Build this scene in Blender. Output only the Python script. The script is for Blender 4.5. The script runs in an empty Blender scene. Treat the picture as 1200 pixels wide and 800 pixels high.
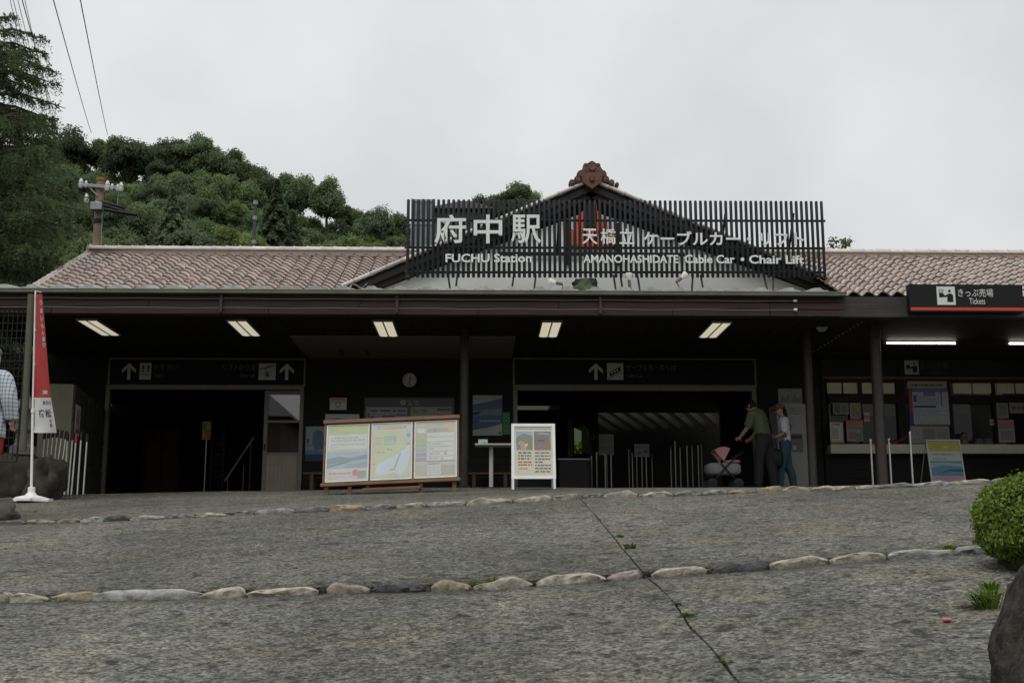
import bpy, bmesh, math, random
import numpy as np
from mathutils import Vector, Matrix, Euler, noise

# ------------------------------------------------------------------ camera, sky, sun, exposure
scene = bpy.context.scene
COL = scene.collection
R = math.radians
EYE = 1.34                      # eye height over the ramp where the photographer stands
FPX = 1400.0                    # focal length in pixels of the 1200 px wide photograph
cam_data = bpy.data.cameras.new('camera')
cam = bpy.data.objects.new('camera', cam_data)
COL.objects.link(cam)
cam.location = (0, 0, EYE)
cam.rotation_euler = (R(90 + 10.52), R(0.06), R(-1.43))
cam_data.sensor_width = 36.0
cam_data.lens = FPX / 1200 * 36.0
cam_data.clip_end = 2000
cam_data.clip_start = 0.05
scene.camera = cam
CAMR = Euler(cam.rotation_euler).to_matrix()

world = bpy.data.worlds.new('World')
scene.world = world
world.use_nodes = True
nt = world.node_tree
nt.nodes.clear()
SUN_EL, SUN_AZ = R(58), R(200)
o_ = nt.nodes.new('ShaderNodeOutputWorld')
bg = nt.nodes.new('ShaderNodeBackground')
bg.inputs['Strength'].default_value = 0.1
sky = nt.nodes.new('ShaderNodeTexSky')
sky.sky_type = 'NISHITA'
sky.sun_disc = False
sky.sun_elevation = SUN_EL
sky.sun_rotation = SUN_AZ
sky.dust_density = 4
hsv = nt.nodes.new('ShaderNodeHueSaturation')
hsv.inputs['Saturation'].default_value = 0.25
tc = nt.nodes.new('ShaderNodeTexCoord')
sep = nt.nodes.new('ShaderNodeSeparateXYZ')
ramp = nt.nodes.new('ShaderNodeMapRange')       # overcast: brighter towards the zenith
ramp.inputs['From Min'].default_value = 0.0
ramp.inputs['From Max'].default_value = 1.0
ramp.inputs['To Min'].default_value = 7.0
ramp.inputs['To Max'].default_value = 10.5
nz = nt.nodes.new('ShaderNodeTexNoise')
nz.inputs['Scale'].default_value = 3.0
nz.inputs['Detail'].default_value = 5
nzr = nt.nodes.new('ShaderNodeMapRange')
nzr.inputs['From Min'].default_value = 0.3
nzr.inputs['From Max'].default_value = 0.7
nzr.inputs['To Min'].default_value = 0.83
nzr.inputs['To Max'].default_value = 1.10
mul = nt.nodes.new('ShaderNodeMath'); mul.operation = 'MULTIPLY'
vm = nt.nodes.new('ShaderNodeVectorMath'); vm.operation = 'SCALE'
vm.inputs[0].default_value = (0.965, 1.0, 1.0)
mx = nt.nodes.new('ShaderNodeMixRGB')
mx.inputs['Fac'].default_value = 0.9
L = nt.links.new
L(tc.outputs['Generated'], sep.inputs[0])
L(sep.outputs['Z'], ramp.inputs['Value'])
L(tc.outputs['Generated'], nz.inputs['Vector'])
L(nz.outputs['Fac'], nzr.inputs['Value'])
L(ramp.outputs[0], mul.inputs[0]); L(nzr.outputs[0], mul.inputs[1])
L(mul.outputs[0], vm.inputs['Scale'])
L(sky.outputs[0], hsv.inputs['Color'])
L(hsv.outputs[0], mx.inputs['Color1'])
L(vm.outputs[0], mx.inputs['Color2'])
L(mx.outputs[0], bg.inputs['Color'])
L(bg.outputs[0], o_.inputs['Surface'])

sun_d = bpy.data.lights.new('sun', 'SUN')
sun_d.energy = 1.2
sun_d.angle = R(30)
sun_d.color = (1.0, 0.97, 0.92)
sun = bpy.data.objects.new('sun', sun_d)
COL.objects.link(sun)
sun.rotation_euler = (R(90) - SUN_EL, 0, R(180) - SUN_AZ)
vs = scene.view_settings
vs.view_transform = 'Standard'; vs.look = 'None'; vs.exposure = 0.0; vs.gamma = 1.0
vs.use_curve_mapping = False
scene.cycles.use_denoising = True
scene.cycles.max_bounces = 8
scene.cycles.transparent_max_bounces = 12

# ------------------------------------------------------------------ helpers
def at(px, py, D):
    """world point at distance D (along the facade normal) that the photo shows at pixel px, py"""
    d = CAMR @ Vector(((px - 600) / FPX, (400 - py) / FPX, -1))
    return Vector((0, 0, EYE)) + d * (D / d.y)

WO = {}
def org(o):
    return WO.get(o.name, Vector((0, 0, 0))) if o else Vector((0, 0, 0))

def tag(o, label=None, cat=None, group=None, kind=None):
    if label: o['label'] = label
    if cat: o['category'] = cat
    if group: o['group'] = group
    if kind: o['kind'] = kind
    return o

def thing(name, label, cat, loc=(0, 0, 0), group=None, kind=None):
    o = bpy.data.objects.new(name, None)
    COL.objects.link(o)
    o.location = loc
    o.empty_display_size = 0.2
    WO[o.name] = Vector(loc)
    return tag(o, label, cat, group, kind)

def link(name, me, parent=None, wloc=(0, 0, 0)):
    o = bpy.data.objects.new(name, me)
    COL.objects.link(o)
    wloc = Vector(wloc)
    WO[o.name] = wloc
    if parent:
        o.parent = parent
    o.location = wloc - org(parent)
    return o

class MB:
    def __init__(s):
        s.v = []; s.f = []; s.m = []
    def add(s, V, F, mi=0):
        n = len(s.v)
        s.v.extend([tuple(p) for p in V])
        for q in F:
            s.f.append(tuple(i + n for i in q)); s.m.append(mi)
        return s
    def box(s, c, sz, mi=0, rot=None):
        x, y, z = sz[0] / 2, sz[1] / 2, sz[2] / 2
        V = [Vector(p) for p in ((-x,-y,-z),(x,-y,-z),(x,y,-z),(-x,y,-z),(-x,-y,z),(x,-y,z),(x,y,z),(-x,y,z))]
        if rot is not None: V = [rot @ p for p in V]
        c = Vector(c)
        return s.add([p + c for p in V], [(0,3,2,1),(4,5,6,7),(0,1,5,4),(1,2,6,5),(2,3,7,6),(3,0,4,7)], mi)
    def mm(s, x0, x1, y0, y1, z0, z1, mi=0):
        return s.box(((x0+x1)/2, (y0+y1)/2, (z0+z1)/2), (abs(x1-x0), abs(y1-y0), abs(z1-z0)), mi)
    def tube(s, pts, r, n=8, mi=0, caps=True):
        pts = [Vector(p) for p in pts]
        rs = r if isinstance(r, (list, tuple)) else [r] * len(pts)
        V = []; F = []
        up = Vector((0, 0, 1))
        for i, p in enumerate(pts):
            t = (pts[min(i+1, len(pts)-1)] - pts[max(i-1, 0)])
            t = t.normalized() if t.length > 1e-9 else Vector((0,0,1))
            a = t.cross(up)
            if a.length < 1e-3: a = t.cross(Vector((0, 1, 0)))
            a.normalize(); b = t.cross(a)
            for k in range(n):
                an = 2 * math.pi * k / n
                V.append(p + (a * math.cos(an) + b * math.sin(an)) * rs[i])
        for i in range(len(pts) - 1):
            for k in range(n):
                k2 = (k + 1) % n
                F.append((i*n+k, (i+1)*n+k, (i+1)*n+k2, i*n+k2))
        if caps:
            F.append(tuple(range(n))); F.append(tuple((len(pts)-1)*n + k for k in reversed(range(n))))
        return s.add(V, F, mi)
    def lathe(s, prof, c, n=16, mi=0, rot=None):
        V = []; F = []
        c = Vector(c)
        for (r, z) in prof:
            for k in range(n):
                an = 2 * math.pi * k / n
                p = Vector((r * math.cos(an), r * math.sin(an), z))
                if rot is not None: p = rot @ p
                V.append(p + c)
        for i in range(len(prof) - 1):
            for k in range(n):
                k2 = (k + 1) % n
                F.append((i*n+k, i*n+k2, (i+1)*n+k2, (i+1)*n+k))
        F.append(tuple(reversed(range(n)))); F.append(tuple((len(prof)-1)*n + k for k in range(n)))
        return s.add(V, F, mi)
    def ball(s, c, r, n=10, mi=0, wob=0.0, seed=0):
        rv = Vector(r) if hasattr(r, '__len__') else Vector((r, r, r))
        c = Vector(c); V = []; F = []
        m = max(4, n // 2 + 1)
        for i in range(m + 1):
            th = math.pi * i / m
            for k in range(n):
                ph = 2 * math.pi * k / n
                d = Vector((math.sin(th)*math.cos(ph), math.sin(th)*math.sin(ph), math.cos(th)))
                w = 1 + wob * noise.noise(d * 1.7 + Vector((seed*3.1, seed, 0))) if wob else 1
                V.append(c + Vector((d.x*rv.x, d.y*rv.y, d.z*rv.z)) * w)
        for i in range(m):
            for k in range(n):
                k2 = (k + 1) % n
                F.append((i*n+k, (i+1)*n+k, (i+1)*n+k2, i*n+k2))
        return s.add(V, F, mi)
    def prism(s, poly, y0, y1, mi=0):
        """poly: (x, z) counter-clockwise seen from -y"""
        n = len(poly)
        V = [Vector((x, y0, z)) for x, z in poly] + [Vector((x, y1, z)) for x, z in poly]
        F = [tuple(range(n)), tuple(reversed(range(n, 2*n)))]
        for i in range(n):
            j = (i + 1) % n
            F.append((i, i+n, j+n, j))
        return s.add(V, F, mi)
    def build(s, name, mats, parent=None, smooth=False, bevel=0, wloc=None, recalc=True):
        if not isinstance(mats, (list, tuple)): mats = [mats]
        V = [Vector(p) for p in s.v]
        if wloc is None:
            xs = [p.x for p in V]; ys = [p.y for p in V]; zs = [p.z for p in V]
            wloc = Vector(((min(xs)+max(xs))/2, (min(ys)+max(ys))/2, min(zs)))
        wloc = Vector(wloc)
        me = bpy.data.meshes.new(name)
        me.from_pydata([p - wloc for p in V], [], s.f)
        for m in mats: me.materials.append(m)
        me.polygons.foreach_set('material_index', s.m)
        if recalc:
            bm = bmesh.new(); bm.from_mesh(me)
            bmesh.ops.remove_doubles(bm, verts=bm.verts, dist=1e-6)
            bmesh.ops.recalc_face_normals(bm, faces=bm.faces)
            bm.to_mesh(me); bm.free()
        if smooth:
            for p in me.polygons: p.use_smooth = True
            if smooth != 'all':
                me.set_sharp_from_angle(angle=R(40))
        me.update()
        o = link(name, me, parent, wloc)
        if bevel:
            b = o.modifiers.new('bevel', 'BEVEL'); b.width = bevel; b.segments = 2; b.limit_method = 'ANGLE'
        return o

def quads_mesh(name, V, mats, uvrand=None):
    """V: (N,4,3) array of quads, as one mesh"""
    n = len(V)
    me = bpy.data.meshes.new(name)
    me.vertices.add(4*n); me.vertices.foreach_set('co', V.reshape(-1).astype(np.float32))
    me.loops.add(4*n); me.loops.foreach_set('vertex_index', np.arange(4*n, dtype=np.int32))
    me.polygons.add(n)
    me.polygons.foreach_set('loop_start', np.arange(0, 4*n, 4, dtype=np.int32))
    me.polygons.foreach_set('loop_total', np.full(n, 4, dtype=np.int32))
    for m in mats: me.materials.append(m)
    at_ = me.attributes.new('tone', 'FLOAT', 'FACE')
    t = uvrand if uvrand is not None else np.random.default_rng(len(V)).random(n)
    at_.data.foreach_set('value', t.astype(np.float32))
    me.update(calc_edges=True); me.validate()
    return me

def leafquads(C, N, size, aspect, rng):
    """quads at centres C with normals about N; size (n,), aspect = length / width"""
    n = len(C)
    N = N / (np.linalg.norm(N, axis=1, keepdims=True) + 1e-9)
    T = np.cross(N, rng.normal(size=(n, 3)))
    T /= (np.linalg.norm(T, axis=1, keepdims=True) + 1e-9)
    B = np.cross(N, T)
    a = (T.T * size).T * 0.5 * aspect; b = (B.T * size).T * 0.5
    bend = (N.T * size).T * 0.15
    return np.stack([C - a - bend, C - b + bend, C + a - bend, C + b + bend], axis=1)

# ------------------------------------------------------------------ materials
MATS = {}
def new_mat(name):
    m = bpy.data.materials.new(name); m.use_nodes = True
    nt = m.node_tree
    return m, nt, nt.nodes['Principled BSDF'], nt.nodes, nt.links.new

def mat(name, col, rough=0.6, metal=0.0, var=0.25, scale=6.0, bump=0.0, bscale=40.0, rnd=0.0, stretch=None, spec=0.25, coat=0.0):
    if name in MATS: return MATS[name]
    m, nt, P, N, L = new_mat(name)
    g = N.new('ShaderNodeTexCoord'); mp = N.new('ShaderNodeMapping')
    L(g.outputs['Object'], mp.inputs['Vector'])
    if stretch: mp.inputs['Scale'].default_value = stretch
    oi = N.new('ShaderNodeObjectInfo')
    add = N.new('ShaderNodeVectorMath'); add.operation = 'ADD'
    sc = N.new('ShaderNodeVectorMath'); sc.operation = 'SCALE'; sc.inputs['Scale'].default_value = 37.0
    cmb = N.new('ShaderNodeCombineXYZ')
    for k in range(3): L(oi.outputs['Random'], cmb.inputs[k])
    L(cmb.outputs[0], sc.inputs[0]); L(mp.outputs[0], add.inputs[0]); L(sc.outputs[0], add.inputs[1])
    n1 = N.new('ShaderNodeTexNoise'); n1.inputs['Scale'].default_value = scale; n1.inputs['Detail'].default_value = 6
    n1.inputs['Roughness'].default_value = 0.65
    L(add.outputs[0], n1.inputs['Vector'])
    mr = N.new('ShaderNodeMapRange')
    mr.inputs['From Min'].default_value = 0.3; mr.inputs['From Max'].default_value = 0.7
    mr.inputs['To Min'].default_value = 1 - var; mr.inputs['To Max'].default_value = 1 + var
    L(n1.outputs['Fac'], mr.inputs['Value'])
    val = mr.outputs[0]
    if rnd:
        r2 = N.new('ShaderNodeMapRange'); r2.inputs['To Min'].default_value = 1 - rnd; r2.inputs['To Max'].default_value = 1 + rnd
        L(oi.outputs['Random'], r2.inputs['Value'])
        mu = N.new('ShaderNodeMath'); mu.operation = 'MULTIPLY'
        L(val, mu.inputs[0]); L(r2.outputs[0], mu.inputs[1]); val = mu.outputs[0]
    s2 = N.new('ShaderNodeVectorMath'); s2.operation = 'SCALE'
    s2.inputs[0].default_value = col[:3]
    L(val, s2.inputs['Scale'])
    L(s2.outputs[0], P.inputs['Base Color'])
    P.inputs['Roughness'].default_value = rough; P.inputs['Metallic'].default_value = metal
    P.inputs['Specular IOR Level'].default_value = spec
    if coat: P.inputs['Coat Weight'].default_value = coat; P.inputs['Coat Roughness'].default_value = 0.15
    rr = N.new('ShaderNodeMapRange'); rr.inputs['To Min'].default_value = max(0.02, rough - 0.12); rr.inputs['To Max'].default_value = min(1, rough + 0.12)
    L(n1.outputs['Fac'], rr.inputs['Value']); L(rr.outputs[0], P.inputs['Roughness'])
    if bump:
        n2 = N.new('ShaderNodeTexNoise'); n2.inputs['Scale'].default_value = bscale; n2.inputs['Detail'].default_value = 4
        L(add.outputs[0], n2.inputs['Vector'])
        b = N.new('ShaderNodeBump'); b.inputs['Strength'].default_value = bump; b.inputs['Distance'].default_value = 0.01
        L(n2.outputs['Fac'], b.inputs['Height']); L(b.outputs[0], P.inputs['Normal'])
    MATS[name] = m
    return m

def ink(c, rough=0.6):
    """flat printed colour"""
    key = 'ink_%02x%02x%02x' % tuple(int(max(0, min(1, x)) * 255) for x in c)
    return mat(key, c, rough, var=0.06, scale=3)

def emit(name, col, s):
    if name in MATS: return MATS[name]
    m, nt, P, N, L = new_mat(name)
    P.inputs['Base Color'].default_value = (*col, 1)
    P.inputs['Emission Color'].default_value = (*col, 1)
    P.inputs['Emission Strength'].default_value = s
    MATS[name] = m
    return m

def leaf_mat(name, c1, c2, trans=0.45, rough=0.7, rnd=0.42):
    if name in MATS: return MATS[name]
    m, nt, P, N, L = new_mat(name)
    a = N.new('ShaderNodeAttribute'); a.attribute_name = 'tone'
    oi = N.new('ShaderNodeObjectInfo')
    mixc = N.new('ShaderNodeMixRGB')
    mixc.inputs['Color1'].default_value = (*c1, 1); mixc.inputs['Color2'].default_value = (*c2, 1)
    L(a.outputs['Fac'], mixc.inputs['Fac'])
    r2 = N.new('ShaderNodeMapRange'); r2.inputs['To Min'].default_value = 1 - rnd; r2.inputs['To Max'].default_value = 1 + rnd
    L(oi.outputs['Random'], r2.inputs['Value'])
    s2 = N.new('ShaderNodeVectorMath'); s2.operation = 'SCALE'
    L(mixc.outputs[0], s2.inputs[0]); L(r2.outputs[0], s2.inputs['Scale'])
    L(s2.outputs[0], P.inputs['Base Color'])
    P.inputs['Roughness'].default_value = rough; P.inputs['Specular IOR Level'].default_value = 0.3
    t = N.new('ShaderNodeBsdfTranslucent'); L(s2.outputs[0], t.inputs['Color'])
    ms = N.new('ShaderNodeMixShader'); ms.inputs[0].default_value = trans
    L(P.outputs[0], ms.inputs[1]); L(t.outputs[0], ms.inputs[2])
    L(ms.outputs[0], N['Material Output'].inputs['Surface'])
    MATS[name] = m
    return m

# ------------------------------------------------------------------ text
_tc = {}
def text_arrays(s, bold=0.0, ext=0.0):
    k = (s, bold, ext)
    if k in _tc: return _tc[k]
    cu = bpy.data.curves.new('text_tmp', 'FONT')
    cu.body = s; cu.resolution_u = 3; cu.offset = bold; cu.extrude = ext
    ob = bpy.data.objects.new('text_tmp', cu); COL.objects.link(ob)
    dg = bpy.context.evaluated_depsgraph_get(); dg.update()
    me = bpy.data.meshes.new_from_object(ob.evaluated_get(dg))
    V = np.array([v.co[:] for v in me.vertices]).reshape(-1, 3)
    F = [tuple(p.vertices) for p in me.polygons]
    bpy.data.objects.remove(ob); bpy.data.curves.remove(cu); bpy.data.meshes.remove(me)
    _tc[k] = (V, F)
    return V, F

def text_chars(s, bold=0.0, ext=0.0):
    """[(V, F)] one per visible character, laid out on one line"""
    def w(t):
        V, _ = text_arrays(t + '|'); return V[:, 0].max()
    w0 = w(''); out = []
    for i, c in enumerate(s):
        if c == ' ': continue
        V, F = text_arrays(c, bold, ext)
        V = V.copy(); V[:, 0] += w(s[:i]) - w0 if i else 0
        out.append((V, F))
    return out

def text_fit(chars, O, U, W, N_):
    """map line of glyphs to the parallelogram O + u U + w W, thickness along N_"""
    lo = np.min([V.min(0) for V, _ in chars], axis=0); hi = np.max([V.max(0) for V, _ in chars], axis=0)
    O = np.array(O); U = np.array(U); W = np.array(W); N_ = np.array(N_)
    sc = np.linalg.norm(U) / (hi[0] - lo[0])
    out = []
    for V, F in chars:
        u = (V[:, 0] - lo[0]) / (hi[0] - lo[0]); w = (V[:, 1] - lo[1]) / max(1e-6, hi[1] - lo[1])
        out.append((O + np.outer(u, U) + np.outer(w, W) + np.outer(V[:, 2], N_ * sc), F))
    return out

# a flat printed sheet: base plus ink shapes laid 1.5 mm over it; all in (u, v) with v up
def sheet(name, O, U, W, base, els, parent=None, thick=0.01, label=None, cat=None, group=None):
    O, U, W = Vector(O), Vector(U), Vector(W)
    n = U.cross(W).normalized()
    b = MB(); mats = [ink(base)]; idx = {}
    def mi(c):
        if c not in idx:
            idx[c] = len(mats); mats.append(ink(c))
        return idx[c]
    P = lambda u, v, h=0.0: O + U*u + W*v + n*h
    c8 = [P(0,0,-thick),P(1,0,-thick),P(1,1,-thick),P(0,1,-thick),P(0,0),P(1,0),P(1,1),P(0,1)]
    b.add(c8, [(0,3,2,1),(4,5,6,7),(0,1,5,4),(1,2,6,5),(2,3,7,6),(3,0,4,7)], 0)
    h = 0.0015
    for e in els:
        h += 0.00004
        if e[0] == 'r':
            _, u0, v0, u1, v1, c = e
            b.add([P(u0,v0,h),P(u1,v0,h),P(u1,v1,h),P(u0,v1,h)], [(0,1,2,3)], mi(c))
        elif e[0] == 'p':
            _, pts, c = e
            b.add([P(u,v,h) for u, v in pts], [tuple(range(len(pts)))], mi(c))
        elif e[0] == 'c':
            _, u, v, r, c = e
            asp = U.length / W.length
            b.add([P(u + r*math.cos(k*math.pi/8), v + r*asp*math.sin(k*math.pi/8), h) for k in range(16)], [tuple(range(16))], mi(c))
        elif e[0] == 't':
            _, s, u0, v0, u1, v1, c = e
            for V, F in text_fit(text_chars(s), P(u0, v0, h), U*(u1-u0), W*(v1-v0), n*0):
                b.add(V, F, mi(c))
        elif e[0] == 'lines':                        # rows of illegible small print
            _, u0, v0, u1, v1, rows, c, seed = e
            rg = random.Random(seed); dv = (v1 - v0) / rows
            for k in range(rows):
                u = u0
                while u < u1 - 0.02:
                    w = min(u1 - u, rg.uniform(0.03, 0.12))
                    b.add([P(u,v0+dv*(k+.25),h),P(u+w,v0+dv*(k+.25),h),P(u+w,v0+dv*(k+.7),h),P(u,v0+dv*(k+.7),h)], [(0,1,2,3)], mi(c))
                    u += w + rg.uniform(0.01, 0.03)
                    if rg.random() < 0.06: break
    o = b.build(name, mats, parent, recalc=False)
    if label: tag(o, label, cat, group)
    return o

def pxrect(x0, y0, x1, y1, D):
    """O, U, W of the upright rectangle at depth D seen in that pixel box"""
    a = at(x0, y1, D); bq = at(x1, y1, D); t = at(x0, y0, D)
    xm0 = at(x0, (y0+y1)/2, D).x; xm1 = at(x1, (y0+y1)/2, D).x
    return Vector((xm0, D, a.z)), Vector((xm1 - xm0, 0, 0)), Vector((0, 0, t.z - a.z))
# ------------------------------------------------------------------ ground
YL, YU, YF = 8.0, 13.5, 20.5           # the two rows of edging stones, and the level floor before the station
low_px = [(-60,701),(60,699),(200,695),(330,692),(480,687),(580,684),(700,676),(800,668),(900,660),(1000,652),(1140,643),(1260,637)]
up_px = [(-60,614),(0,612),(100,609),(200,605),(300,600),(400,595),(500,591),(600,586),(700,580),(800,578),(900,574),(1000,571),(1100,566),(1160,563),(1260,560)]
LOWX = [at(x, y, YL).x for x, y in low_px]; LOWZ = [at(x, y, YL).z for x, y in low_px]
UPX = [at(x, y, YU).x for x, y in up_px]; UPZ = [at(x, y, YU).z for x, y in up_px]
def floor_z(x):
    return EYE + 1.275 + 0.02 * max(-9, min(0, x + 1))
def gz(x, y):
    zl = float(np.interp(x, LOWX, LOWZ)); zu = float(np.interp(x, UPX, UPZ)); zf = floor_z(x)
    return float(np.interp(y, [-40, -4, YL, YU, YF, 500], [zl - 0.155*12 - 0.5, zl - 0.155*12, zl, zu, zf, zf]))
def on_ground(px, py):
    lo, hi = 3.0, 40.0
    D = 3.0
    while D < hi:
        p = at(px, py, D)
        if p.z <= gz(p.x, D) and py < 690 or (p.z <= gz(p.x, D)): return Vector((p.x, D, gz(p.x, D)))
        D += 0.02
    p = at(px, py, 20); return Vector((p.x, 20, gz(p.x, 20)))

def concrete_mat():
    m, nt, P, N, L = new_mat('exposed_aggregate_concrete')
    g = N.new('ShaderNodeNewGeometry')
    def nz(scale, det=5, rough=0.6):
        n = N.new('ShaderNodeTexNoise'); n.inputs['Scale'].default_value = scale
        n.inputs['Detail'].default_value = det; n.inputs['Roughness'].default_value = rough
        L(g.outputs['Position'], n.inputs['Vector']); return n.outputs['Fac']
    def mr(v, a, b, c, d):
        r = N.new('ShaderNodeMapRange'); r.inputs['From Min'].default_value = a; r.inputs['From Max'].default_value = b
        r.inputs['To Min'].default_value = c; r.inputs['To Max'].default_value = d; L(v, r.inputs['Value']); return r.outputs[0]
    def mu(a, b):
        k = N.new('ShaderNodeMath'); k.operation = 'MULTIPLY'; L(a, k.inputs[0]); L(b, k.inputs[1]); return k.outputs[0]
    vo = N.new('ShaderNodeTexVoronoi'); vo.inputs['Scale'].default_value = 55; L(g.outputs['Position'], vo.inputs['Vector'])
    sepc = N.new('ShaderNodeSeparateColor'); L(vo.outputs['Color'], sepc.inputs[0])
    peb = mu(mr(sepc.outputs[0], 0, 1, 0.35, 1.6), mr(nz(30, 3, 0.7), 0.35, 0.6, 0.7, 1.2))
    blot = mu(mr(nz(13, 3, 0.6), 0.36, 0.56, 0.70, 1.08), mr(nz(7.5, 1.5, 0.5), 0.29, 0.40, 0.38, 1.0))          # dark pits and lichen between the pebbles
    mid = mr(nz(3.2, 5, 0.6), 0.3, 0.7, 0.82, 1.15)
    big = mr(nz(0.45, 5), 0.35, 0.65, 0.70, 1.16)
    sy = N.new('ShaderNodeSeparateXYZ'); L(g.outputs['Position'], sy.inputs[0])     # dirt and moss caught along the stone rows and low in the ramp
    wv = mr(nz(2.3, 4), 0.3, 0.7, -0.10, 0.10); v = mu(mu(peb, blot), mu(mid, big))
    for yk in (YL, YU):
        ad_ = N.new('ShaderNodeMath'); ad_.operation = 'ADD'; L(sy.outputs['Y'], ad_.inputs[0]); L(wv, ad_.inputs[1])
        sb_ = N.new('ShaderNodeMath'); sb_.operation = 'SUBTRACT'; L(ad_.outputs[0], sb_.inputs[0]); sb_.inputs[1].default_value = yk
        ab_ = N.new('ShaderNodeMath'); ab_.operation = 'ABSOLUTE'; L(sb_.outputs[0], ab_.inputs[0])
        v = mu(v, mr(ab_.outputs[0], 0.08, 0.34, 0.55, 1.0))
    hue = N.new('ShaderNodeMixRGB')
    hue.inputs['Color1'].default_value = (0.150, 0.150, 0.134, 1); hue.inputs['Color2'].default_value = (0.190, 0.172, 0.136, 1)
    L(mr(nz(1.7, 5), 0.42, 0.66, 0, 1), hue.inputs['Fac'])
    s = N.new('ShaderNodeVectorMath'); s.operation = 'SCALE'; L(hue.outputs[0], s.inputs[0]); L(v, s.inputs['Scale'])
    L(s.outputs[0], P.inputs['Base Color'])
    P.inputs['Roughness'].default_value = 0.85; P.inputs['Specular IOR Level'].default_value = 0.25
    ad = N.new('ShaderNodeMath'); ad.operation = 'ADD'
    L(mr(vo.outputs['Distance'], 0, 0.6, 1, 0), ad.inputs[0]); L(mr(nz(14, 4), 0.3, 0.7, 0, 2.2), ad.inputs[1])
    b = N.new('ShaderNodeBump'); b.inputs['Strength'].default_value = 0.8; b.inputs['Distance'].default_value = 0.015
    L(ad.outputs[0], b.inputs['Height']); L(b.outputs[0], P.inputs['Normal'])
    return m
CONC = concrete_mat()
DIRT = mat('joint_dirt', (0.035, 0.031, 0.024), 0.95, var=0.4, scale=9, bump=0.6, bscale=60)

def grid(name, xs, ys, zf, m, parent=None, skirt=0.0):
    """xs: function of y giving the list of x"""
    b = MB(); cols = None; V = []; F = []
    for y in ys:
        row = xs(y); cols = len(row)
        V += [(x, y, zf(x, y)) for x in row]
    nr = len(ys)
    for j in range(nr - 1):
        for i in range(cols - 1):
            a = j*cols + i; F.append((a, a+1, a+1+cols, a+cols))
    if skirt:
        edge = [i for i in range(cols)] + [j*cols + cols-1 for j in range(1, nr)] + [(nr-1)*cols + i for i in reversed(range(cols-1))] + [j*cols for j in reversed(range(1, nr-1))]
        n0 = len(V); V += [(V[e][0], V[e][1], V[e][2] - skirt) for e in edge]
        for k in range(len(edge)):
            k2 = (k + 1) % len(edge); F.append((edge[k2], edge[k], n0 + k, n0 + k2))
    b.add(V, F)
    return b.build(name, m, parent, smooth=True, recalc=False)

xr = lambda a, c, n: [a + (c - a) * k / (n - 1) for k in range(n)]
gsx = [-400, -150, -60, -30] + xr(-16, 16, 33) + [30, 60, 150, 400]
ground = grid('ground', lambda y: gsx, [-300, -100, -40, -20, -8, -4] + xr(0, 22, 45) + [26, 34, 60, 120, 300, 900],
              lambda x, y: gz(max(-16, min(16, x)), y) - 0.045, DIRT)
tag(ground, 'brown soil under and around the concrete ramp', kind='structure')

seam_u = [on_ground(685, 589), on_ground(718, 628), on_ground(750, 667)]
seam_l = [on_ground(764, 679), on_ground(790, 706), on_ground(812, 738), on_ground(838, 766), on_ground(862, 796)]
def seam_x(y):
    pts = sorted([(p.y, p.x) for p in seam_u + seam_l])
    return float(np.interp(y, [p[0] for p in pts], [p[1] for p in pts]))
def und(x, y):
    return 0.010 * noise.noise(Vector((x*0.9, y*0.9, 1.3))) + 0.006 * noise.noise(Vector((x*4, y*4, 7)))
pave = thing('pavement', 'grey exposed aggregate concrete ramp rising to the station', None, (0, 0, 0), kind='structure')
def wob(y, s): return 0.006 * noise.noise(Vector((y*9, s, 0))) + 0.010 * noise.noise(Vector((y*2.3, s + 4, 0)))
seg = lambda a, c, n: xr(a, c, n)
def slab(y0, y1, ny, left):
    ys = xr(y0, y1, ny)
    if left is None: xs = lambda y: xr(-15, 15, 90)
    elif left: xs = lambda y: xr(-15, seam_x(y) - 0.006 + wob(y, 1), 70)
    else: xs = lambda y: xr(seam_x(y) + 0.006 + wob(y, 2), 15, 70)
    drop = lambda y: 0.022 * max(0, 1 - (y1 - y) / 0.6) ** 2 if y1 < 20 else 0
    return grid('slab', xs, ys, lambda x, y: gz(x, y) + und(x, y) - drop(y), CONC, pave, 0.09)
slab(-4, YL - 0.07, 80, True); slab(-4, YL - 0.07, 80, False)
slab(YL + 0.07, YU - 0.07, 60, True); slab(YL + 0.07, YU - 0.07, 60, False)
slab(YU + 0.07, 33.0, 80, None)

# edging stones
STC = {'c': (0.36, 0.33, 0.27), 't': (0.27, 0.225, 0.165), 'g': (0.19, 0.19, 0.18), 'w': (0.31, 0.31, 0.295), 'd': (0.085, 0.085, 0.085), 'o': (0.30, 0.235, 0.16), 'p': (0.29, 0.25, 0.21)}
def stone_mat(k):
    return mat('edging_stone_' + {'c': 'cream', 't': 'tan', 'g': 'grey', 'w': 'pale', 'd': 'dark', 'o': 'orange', 'p': 'pinkish'}[k], STC[k], 0.9, var=0.5, scale=14, bump=1.0, bscale=45, rnd=0.15)
kerb = thing('kerb', 'rows of natural edging stones set across the ramp', None, (0, YL, 0), kind='structure')
low_st = [(-24,16,'c'),(12,56,'c'),(59,121,'t'),(108,238,'w'),(240,288,'c'),(291,372,'c'),(382,433,'p'),(438,497,'d'),(506,552,'t'),(556,624,'p'),(630,709,'c'),(712,752,'p'),(765,828,'c'),(831,900,'d'),(903,969,'c'),(974,1036,'c'),(1039,1120,'w'),(1122,1153,'w'),(1156,1220,'g')]
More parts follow.
